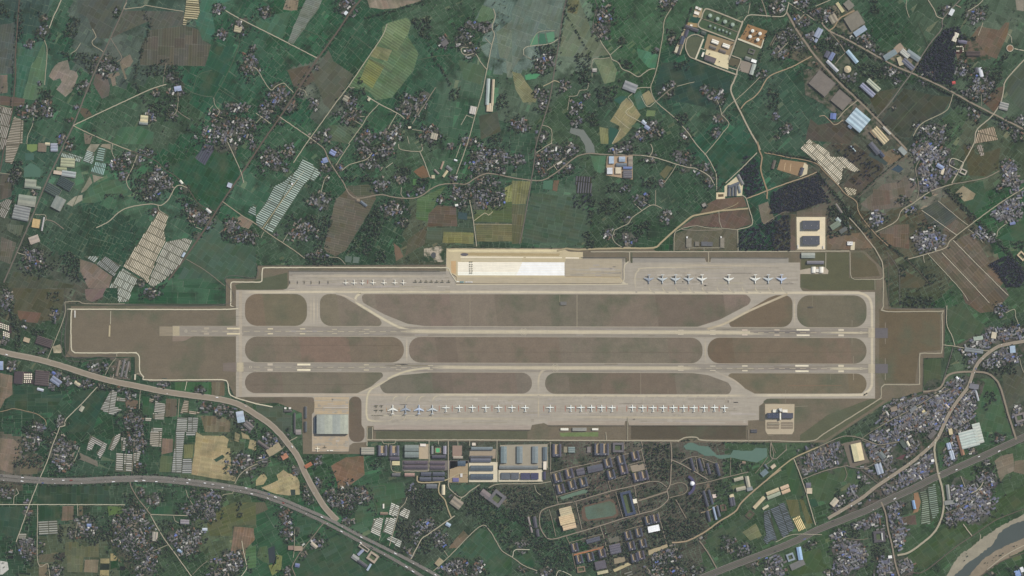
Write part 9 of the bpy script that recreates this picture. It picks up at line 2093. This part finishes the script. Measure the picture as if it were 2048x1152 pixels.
for r,c,pts in ((0,0,[(1110,580),(1330,460),(1480,560),(1450,640),(1350,600),(1130,600)]),(0,0,[(1190,830),(1380,790),(1400,880),(1340,960),(1200,900)]),(0,0,[(140,0),(185,20),(195,300),(140,330)]),(0,0,[(0,0),(100,60),(90,130),(0,150)]),(0,0,[(440,420),(760,420),(820,460),(700,560),(640,470),(560,480)]),(0,0,[(300,700),(420,720),(420,800),(330,790)]),(0,0,[(560,130),(650,150),(620,300),(500,300)]),
 (0,1,[(750,720),(870,700),(880,760),(800,790),(750,770)]),(0,1,[(1240,150),(1400,120),(1400,320),(1320,300)]),(0,1,[(820,610),(860,610),(860,670),(820,670)]),(0,1,[(1560,720),(1640,690),(1620,800),(1540,790)]),(0,1,[(1920,760),(2000,740),(2030,860),(1930,880)]),(0,1,[(1340,1000),(1400,1000),(1400,1050),(1340,1060)]),(0,1,[(1860,1080),(1960,1060),(1980,1140),(1860,1150)]),
 (0,2,[(180,370),(380,290),(390,380),(330,440),(200,430)]),(0,2,[(440,30),(530,30),(520,100),(450,95)]),(0,2,[(510,430),(640,410),(640,680),(560,690),(510,560)]),(0,2,[(1240,230),(1320,230),(1310,300),(1240,310)]),(0,2,[(1300,920),(1400,900),(1430,980),(1340,1010)]),(0,2,[(580,900),(680,890),(700,1000),(620,1020)]),(0,2,[(820,480),(960,480),(980,560),(880,540)]),(0,2,[(1290,480),(1420,480),(1420,560),(1300,560)]),(0,2,[(680,700),(860,680),(820,800),(700,860)]),
 (0,3,[(390,320),(480,320),(470,420),(400,420)]),(0,3,[(520,320),(610,420),(560,500),(490,400)]),(0,3,[(720,500),(960,540),(980,640),(760,610)]),(0,3,[(1500,750),(1620,800),(1560,880),(1500,850)]),(0,3,[(1560,270),(1680,290),(1640,330),(1560,320)]),(0,3,[(1780,540),(1870,540),(1880,620),(1820,700),(1760,640)]),(0,3,[(0,700),(90,720),(90,860),(0,860)]),(0,3,[(820,0),(880,0),(900,100),(830,100)]),(0,3,[(1900,430),(1960,420),(1840,540),(1800,500)]),
 (1,0,[(420,930),(560,850),(640,920),(640,1010),(690,1080),(600,1110),(500,1010)]),(1,0,[(1040,270),(1150,270),(1130,450),(1060,420)]),(1,0,[(110,130),(190,130),(160,330),(90,300)]),(1,0,[(1390,440),(1500,420),(1600,490),(1500,520)]),(1,0,[(840,400),(1000,400),(1000,430),(840,430)]),(1,0,[(1760,700),(1900,700),(1880,770),(1780,770)]),(1,0,[(1900,700),(2048,700),(2048,790),(1930,790)]),(1,0,[(240,940),(460,960),(400,1040),(220,1050)]),
 (1,1,[(960,480),(1030,600),(1020,680),(900,880),(730,870),(870,620)]),(1,1,[(690,260),(900,240),(930,290),(780,300),(700,300)]),(1,1,[(1130,180),(1250,180),(1250,250),(1130,250)]),(1,1,[(1290,270),(1390,280),(1380,350),(1290,340)]),(1,1,[(520,580),(600,560),(620,620),(560,760),(490,880),(480,700)]),(1,1,[(380,570),(480,570),(480,640),(400,630)]),(1,1,[(380,890),(520,870),(700,930),(600,965),(390,960)]),(1,1,[(960,850),(1050,850),(1050,950),(960,950)]),(1,1,[(1160,600),(1220,600),(1220,670),(1160,670)]),
 (1,2,[(680,480),(760,420),(900,470),(830,560),(700,560)]),(1,2,[(560,700),(640,690),(670,830),(590,830)]),(1,2,[(980,640),(1120,600),(1100,720),(1000,760)]),(1,2,[(1030,260),(1150,260),(1160,360),(1060,360)]),(1,2,[(760,310),(860,310),(840,380),(760,390)]),(1,2,[(1380,60),(1480,60),(1480,150),(1400,160)]),(1,2,[(630,420),(680,430),(640,640),(590,640)]),
 (1,3,[(460,500),(520,490),(650,560),(640,620),(560,560),(480,600)]),(1,3,[(440,700),(520,690),(680,720),(560,740),(450,760)]),(1,3,[(470,440),(560,500),(640,620),(720,660),(650,700),(580,640),(500,560)]),(1,3,[(1180,640),(1360,630),(1380,700),(1220,690)]),(1,3,[(1480,400),(1560,380),(1540,450),(1480,440)]),(1,3,[(1960,780),(2048,760),(2048,840),(1980,840)]),(1,3,[(920,570),(980,570),(980,630),(920,620)]),(1,3,[(1260,1040),(1340,1040),(1340,1120),(1260,1130)]),(1,3,[(1050,960),(1130,980),(1110,1060),(1050,1060)]),
 (2,0,[(240,320),(360,320),(350,390),(250,370)]),(2,0,[(380,30),(470,30),(480,110),(390,100)]),(2,0,[(1100,920),(1140,920),(1140,1150),(1100,1150)]),(2,0,[(180,1100),(260,1100),(260,1152),(180,1152)]),(2,0,[(780,760),(940,770),(930,820),(800,830)]),(2,0,[(1560,800),(1640,810),(1640,860),(1560,850)]),
 (2,3,[(1060,60),(1340,70),(1340,160),(1070,160)]),(2,3,[(1680,560),(1990,600),(1990,680),(1720,700)]),(2,3,[(1730,830),(1810,820),(1830,900),(1750,940)]),(2,3,[(1820,120),(1920,110),(1930,200),(1830,200)]),
 (3,0,[(110,200),(330,180),(350,290),(110,270)]),(3,0,[(350,20),(430,40),(400,130),(350,100)]),(3,0,[(1060,280),(1180,260),(1180,330),(1060,340)]),(3,0,[(470,730),(530,740),(510,880),(470,880)]),(3,0,[(680,800),(790,780),(800,880),(700,890)]),(3,0,[(980,490),(1110,490),(1090,590),(1000,590)]),(3,0,[(1890,550),(1940,550),(1940,680),(1890,680)]),(3,0,[(1520,430),(1560,430),(1600,510),(1550,520)]),(3,0,[(1240,880),(1340,860),(1340,900),(1250,930)]),(3,0,[(440,970),(520,960),(520,1030),(440,1020)]),(3,0,[(800,780),(900,790),(880,870),(800,860)]),(3,0,[(1300,700),(1420,720),(1400,780),(1310,760)]),
 (3,1,[(1250,560),(1420,480),(1440,520),(1290,650)]),(3,1,[(380,400),(440,400),(500,600),(440,590),(370,470)]),(3,1,[(640,600),(760,600),(780,680),(700,690)]),(3,1,[(920,610),(970,610),(970,680),(930,680)]),(3,1,[(1130,700),(1230,700),(1280,770),(1240,850),(1120,850)]),(3,1,[(580,260),(640,300),(640,430),(570,380)]),(3,1,[(1370,560),(1500,520),(1500,620),(1390,720)]),(3,1,[(920,250),(1000,200),(1010,260),(930,310)]),(3,1,[(1230,430),(1320,440),(1430,460),(1420,500),(1260,560)]),(3,1,[(1300,850),(1420,850),(1420,960),(1300,980)]),
 (3,2,[(1050,90),(1260,90),(1250,400),(1080,330)]),(3,2,[(1290,200),(1370,150),(1400,200),(1300,230)]),(3,2,[(830,910),(940,880),(940,1000),(830,1040)]),(3,3,[(830,910),(930,880),(945,1010),(835,1050)]),(3,3,[(600,780),(740,780),(740,850),(600,830)]),(3,3,[(1150,420),(1160,420),(1160,430),(1150,430)]),(3,3,[(1640,270),(1820,250),(1840,330),(1680,340)]),(3,3,[(730,360),(780,370),(780,470),(720,450)])):
 tree_area(r,c,pts,.085,0)
# plantations and woods
tree_area(1,3,[(25,385),(330,255),(415,330),(505,448),(240,528),(62,558),(22,555)],.24,1,2.6,4)
for pts in ([(0,600),(170,565),(180,850),(0,850)],[(250,280),(420,240),(470,330),(420,330),(330,250)]): tree_area(1,3,pts,.10,1)
tree_area(1,2,[(1850,100),(1955,95),(1990,250),(2025,340),(1885,425),(1822,250)],.12,1); tree_area(1,2,[(1820,700),(2048,610),(2048,850),(1815,850)],.09,1)
tree_area(0,3,[(1400,235),(1530,205),(1560,330),(1500,420),(1480,690),(1290,640),(1180,560)],.2,1); tree_area(1,3,[(1765,965),(1920,885),(2048,1005),(2048,1140),(1900,1140),(1850,1050)],.22,1)
tree_area(1,2,[(480,410),(640,400),(620,560),(500,500)],.03,1); tree_area(1,3,[(600,90),(740,210),(650,270),(740,330),(920,190),(840,130),(700,10),(500,5)],.03,1)
# campus under its trees
for pts in ([(310,90),(1040,80),(1040,140),(700,235),(320,320)],): tree_area(3,2,pts,.012,0)
for pts in ([(320,335),(1040,150),(1120,380),(1240,430),(1240,560),(1020,660),(720,745),(560,780),(380,585)],[(1280,230),(1430,310),(1570,380),(1400,420),(1270,420)],[(1260,520),(1400,470),(1560,430),(1600,600),(1520,640),(1400,700),(1250,880),(1180,640)],[(1400,700),(1540,650),(1560,790),(1300,880)],[(430,840),(720,750),(1030,670),(1170,640),(1230,890),(1060,980),(1050,1060),(780,1080),(520,1100)],[(1590,410),(1760,360),(1780,600),(1640,580)],[(1350,240),(1460,190),(1660,260),(1670,370),(1570,370)],[(1680,210),(1880,240),(2040,210),(1900,320),(1700,360)],[(230,640),(300,610),(350,840),(270,830),(225,760)]):
 tree_area(3,2,pts,.036,0)
for pts in ([(0,430),(180,430),(320,440),(370,580),(230,640),(140,640),(0,560)],[(0,560),(140,640),(210,700),(240,830),(430,860),(500,1090),(420,1152),(300,1152),(200,1000),(100,760),(0,700)],[(1150,690),(1400,700),(1540,800),(1240,880),(1190,860)]): tree_area(3,2,pts,.08,0)
for pts in ([(1750,440),(2048,430),(2048,1000),(1900,780),(1790,750),(1640,640)],[(1650,560),(1780,440),(1850,470),(1760,660)]): tree_area(3,1,pts,.055,0)
for r,c,pts,st,wb in ((0,0,[(1150,90),(1210,170),(1190,260),(1110,500),(1080,620),(1130,760),(1190,850)],1.6,2.4),(0,1,[(870,-60),(775,90),(655,270),(495,490),(355,710),(205,940),(65,1140),(-95,1382)],1.7,.8),(0,1,[(820,-60),(745,90),(625,270),(465,490),(325,710),(175,940),(35,1140),(-125,1382)],2,.8),(1,0,[(1930,260),(1780,480),(1660,660),(1490,890),(1380,1060),(1300,1150)],1.5,1.3),(0,1,[(1380,350),(1430,470),(1500,570),(1560,690)],1.5,1.6),(0,1,[(870,150),(1000,110),(1130,75),(1340,10)],2,1.5),
 (0,2,[(440,0),(420,100),(385,330),(345,440)],1.2,1),(0,2,[(430,110),(600,390)],3,.6),(0,3,[(480,230),(640,310),(830,415),(1000,510),(1150,575)],.6,.9),(0,3,[(640,335),(830,440),(1000,535),(1140,600)],.7,.8),(0,3,[(1190,600),(1300,670),(1480,760),(1640,850),(1800,930),(1950,1000),(2048,1050)],.5,1.3),(0,3,[(460,520),(580,640),(730,790),(880,940),(1060,1130)],.5,1.2),(0,3,[(430,540),(560,680),(700,810)],.7,1),(0,3,[(1420,180),(1300,370),(1170,570)],1.5,1),
 (1,3,[(380,220),(470,320),(600,480),(720,640),(830,740)],.8,2.2),(1,3,[(720,540),(800,650),(960,800),(1110,915),(1300,1110)],1.1,1.6),(1,3,[(710,420),(840,300),(980,185),(1090,90)],1.6,1),(1,3,[(1330,270),(1400,330),(1500,440),(1640,580),(1760,700),(1850,790),(2048,1000)],.55,2.4),(1,3,[(0,60),(150,90),(310,110),(400,150)],1.2,1),(2,3,[(1495,470),(1440,640),(1390,770)],2,.9),(2,0,[(90,100),(110,300),(140,480)],1,2.2),(2,0,[(170,480),(150,330),(120,200)],1.2,1.4),
 (2,0,[(780,780),(930,800),(1100,830),(1300,850)],1.8,1.5),(2,0,[(500,660),(640,710),(800,770)],2,1.3),(2,1,[(60,1110),(150,1180),(230,1300),(300,1450)],2.2,1.6),(3,1,[(230,60),(300,180),(360,300),(400,400)],2.2,1.4),(3,0,[(0,335),(420,360),(860,345),(1250,340),(1650,390),(2048,455)],3.2,.9),(3,0,[(0,400),(420,425),(860,412),(1250,410),(1650,455),(2048,525)],3.0,1),(3,1,[(0,520),(400,670),(800,880),(1200,1100)],3,1),(3,1,[(0,440),(400,600),(800,790),(1200,990),(1450,1130)],3,1),
 (3,2,[(1300,880),(1440,850),(1560,800),(1680,720)],1.4,2),(3,2,[(740,475),(530,545),(380,575)],2.2,1.2),(3,2,[(1300,70),(1500,60),(1700,80),(2040,90)],2.8,.8),(3,3,[(230,900),(430,790),(640,710),(900,590)],3,.9),(3,3,[(900,1010),(880,940),(840,920)],1,2),(0,0,[(130,100),(120,430),(95,860)],2,1.2),(1,0,[(10,240),(90,230),(120,400),(90,620)],1.6,1.4),(0,2,[(1440,60),(1400,180),(1330,330),(1290,420)],1.8,1.2),(0,2,[(2040,260),(1960,560),(1900,640)],1.8,1.5),(1,2,[(1640,250),(1640,380),(1700,310)],1.6,1.4)):
 tree_line(r,c,pts,st,wb)
# scattered trees and bushes along field banks
n = 30000
gx = RNG.uniform(0,2048,n); gy = RNG.uniform(0,1152,n)
w = vnoise(gx,gy,34) * .6 + vnoise(gx + 300,gy + 90,12) * .4
ok = (w > .60) & ~inside(gx,gy,AIRFIELD)
FP = [T(r,c,p) for r,c,k,d,p in FIELDS if area(T(r,c,p)) > 600]
for p in FP: ok &= ~inside(gx,gy,p)
for x,y in zip(gx[ok],gy[ok]):
 if not busy(x,y): TREES.append((random.uniform(1.6,3.8),float(x),float(y),0))
TREES = [(a,x,y,k) for a,x,y,k in TREES if -4 < x < 2052 and -4 < y < 1156]
TREES.sort(reverse=True)
PH = (1 + 5 ** .5) / 2
IV = np.array([(-1,PH,0),(1,PH,0),(-1,-PH,0),(1,-PH,0),(0,-1,PH),(0,1,PH),(0,-1,-PH),(0,1,-PH),(PH,0,-1),(PH,0,1),(-PH,0,-1),(-PH,0,1)]) / math.hypot(1,PH)
IF = np.array([(0,11,5),(0,5,1),(0,1,7),(0,7,10),(0,10,11),(1,5,9),(5,11,4),(11,10,2),(10,7,6),(7,1,8),(3,9,4),(3,4,2),(3,2,6),(3,6,8),(3,8,9),(4,9,5),(2,4,11),(6,2,10),(8,6,7),(9,8,1)])
TK = {0: [(62,79,73),(56,73,69),(68,86,73),(76,88,76),(68,74,74),(84,92,80)],1: [(58,64,78),(62,68,80),(56,66,74),(66,67,80)],2: [(54,72,60)]}
def mass(trees,name,label):
 N = len(trees)
 rad = np.array([t[0] for t in trees]); X = np.array([W(t[1],t[2]) for t in trees])
 rot = RNG.uniform(0,6.28,N)
 V = np.repeat(IV[None],N,0) * (1 + RNG.uniform(-.28,.28,(N,12,1)))
 ca,sa = np.cos(rot)[:,None],np.sin(rot)[:,None]
 V = np.stack((V[...,0] * ca - V[...,1] * sa,V[...,0] * sa + V[...,1] * ca,V[...,2] * RNG.uniform(.8,1.15,(N,1))),-1) * rad[:,None,None]
 hh = rad * RNG.uniform(1.1,1.7,N)
 V[...,0] += X[:,0,None]; V[...,1] += X[:,1,None]; V[...,2] += (hh + 1.0)[:,None]
 F = (IF[None] + (np.arange(N) * 12)[:,None,None]).reshape(-1,3)
 kc = np.array([col(np.array(random.choice(TK[t[3]])) + random.gauss(0,4))[:3] for t in trees])
 C = np.repeat(kc[:,None,:],20,1) * RNG.uniform(.7,1.3,(N,20,1))
 me = bpy.data.meshes.new(name)
 me.vertices.add(N * 12); me.vertices.foreach_set("co",V.astype(np.float32).ravel())
 me.loops.add(len(F) * 3); me.loops.foreach_set("vertex_index",F.astype(np.int32).ravel())
 me.polygons.add(len(F)); me.polygons.foreach_set("loop_start",np.arange(0,len(F) * 3,3,dtype=np.int32))
 me.update(calc_edges=True)
 ca_ = me.color_attributes.new("Col", 'FLOAT_COLOR', 'CORNER')
 cc = np.concatenate((np.repeat(C.reshape(-1,3),3,0),np.zeros((len(F) * 3,1))),1).astype(np.float32)
 ca_.data.foreach_set("color",cc.ravel())
 me.uv_layers.new(name="UVMap")
 me.materials.append(M_LEAF)
 o = bpy.data.objects.new(name,me); COLL.objects.link(o)
 o["kind"] = "stuff"; o["label"] = label; o["category"] = "trees"
mass(TREES[300:], "trees", "dark massed trees of the woods, villages and field banks")
protos = []
for q in range(6):
 tm,cm = MB(),MB()
 tm.ring([(.5,0),(.32,3.2),(.1,4.6)],(0,0),6,col((84,74,64)))
 for b in range(3):
  a = b * 2.1 + q
  tm.face([(0.1,0,2.4),(0,.2,2.4),(1.7 * math.cos(a),1.7 * math.sin(a),4.6)],col((84,74,64)))
 base_k = np.array(TK[0][q])
 for b in range(7):
  a = b * 2.4 + q; rr = 0 if b == 0 else random.uniform(1.3,2.3)
  c0 = np.array((rr * math.cos(a),rr * math.sin(a),4.6 + random.uniform(-.8,1.3)))
  s = random.uniform(1.3,2.1); kk = base_k + random.gauss(0,8)
  vv = IV * s * (1 + RNG.uniform(-.3,.3,(12,1))) + c0
  for f in IF:
   if random.random() < .9: cm.face([tuple(vv[j]) for j in f],col(kk + random.gauss(0,5)))
 protos.append((tm,cm))
pm = []
for tm,cm in protos:
 a = MB()
 for s in (tm,cm):
  o = len(a.v); a.v += s.v; a.f += [tuple(i + o for i in f) for f in s.f]; a.c += s.c; a.u += s.u
 pm.append(a)
first = []; trl = []
for i,(rad,px,py,kd) in enumerate(TREES[:300]):
 q = i % 6
 if i < 6:
  o = pm[q].build("tree",M_LEAF); first.append(o)
 else:
  o = first[q].copy(); COLL.objects.link(o)
 s = rad / 3.3
 o.location = (*W(px,py),1.0); o.scale = (s,s,s); o.rotation_euler = (0,0,random.uniform(0,6.28))
 tag(o, "", "tree", "larger single trees"); trl.append((o,px,py,("broad dark green tree " if kd == 0 else "tall dark plantation tree ") + where(px,py)))
label_repeats(trl)
label_repeats(REPEATS)
print("trees",len(TREES))

# ------------------------------------------------------------------ the air between
hz = MB()
hz.box(0,0,40000,40000,0,-1.8,12400,(1,1,1,0))
hm = bpy.data.materials.new("haze"); hm.use_nodes = True
hn = hm.node_tree.nodes; hn.clear()
ho = hn.new("ShaderNodeOutputMaterial"); hv = hn.new("ShaderNodeVolumePrincipled")
hv.inputs["Color"].default_value = (0.82,0.9,1.0,1)
hv.inputs["Density"].default_value = HAZE
hm.node_tree.links.new(hv.outputs[0],ho.inputs["Volume"])
hz.build("haze",hm,kind="stuff",label="thin pale haze over the whole scene",category="haze")
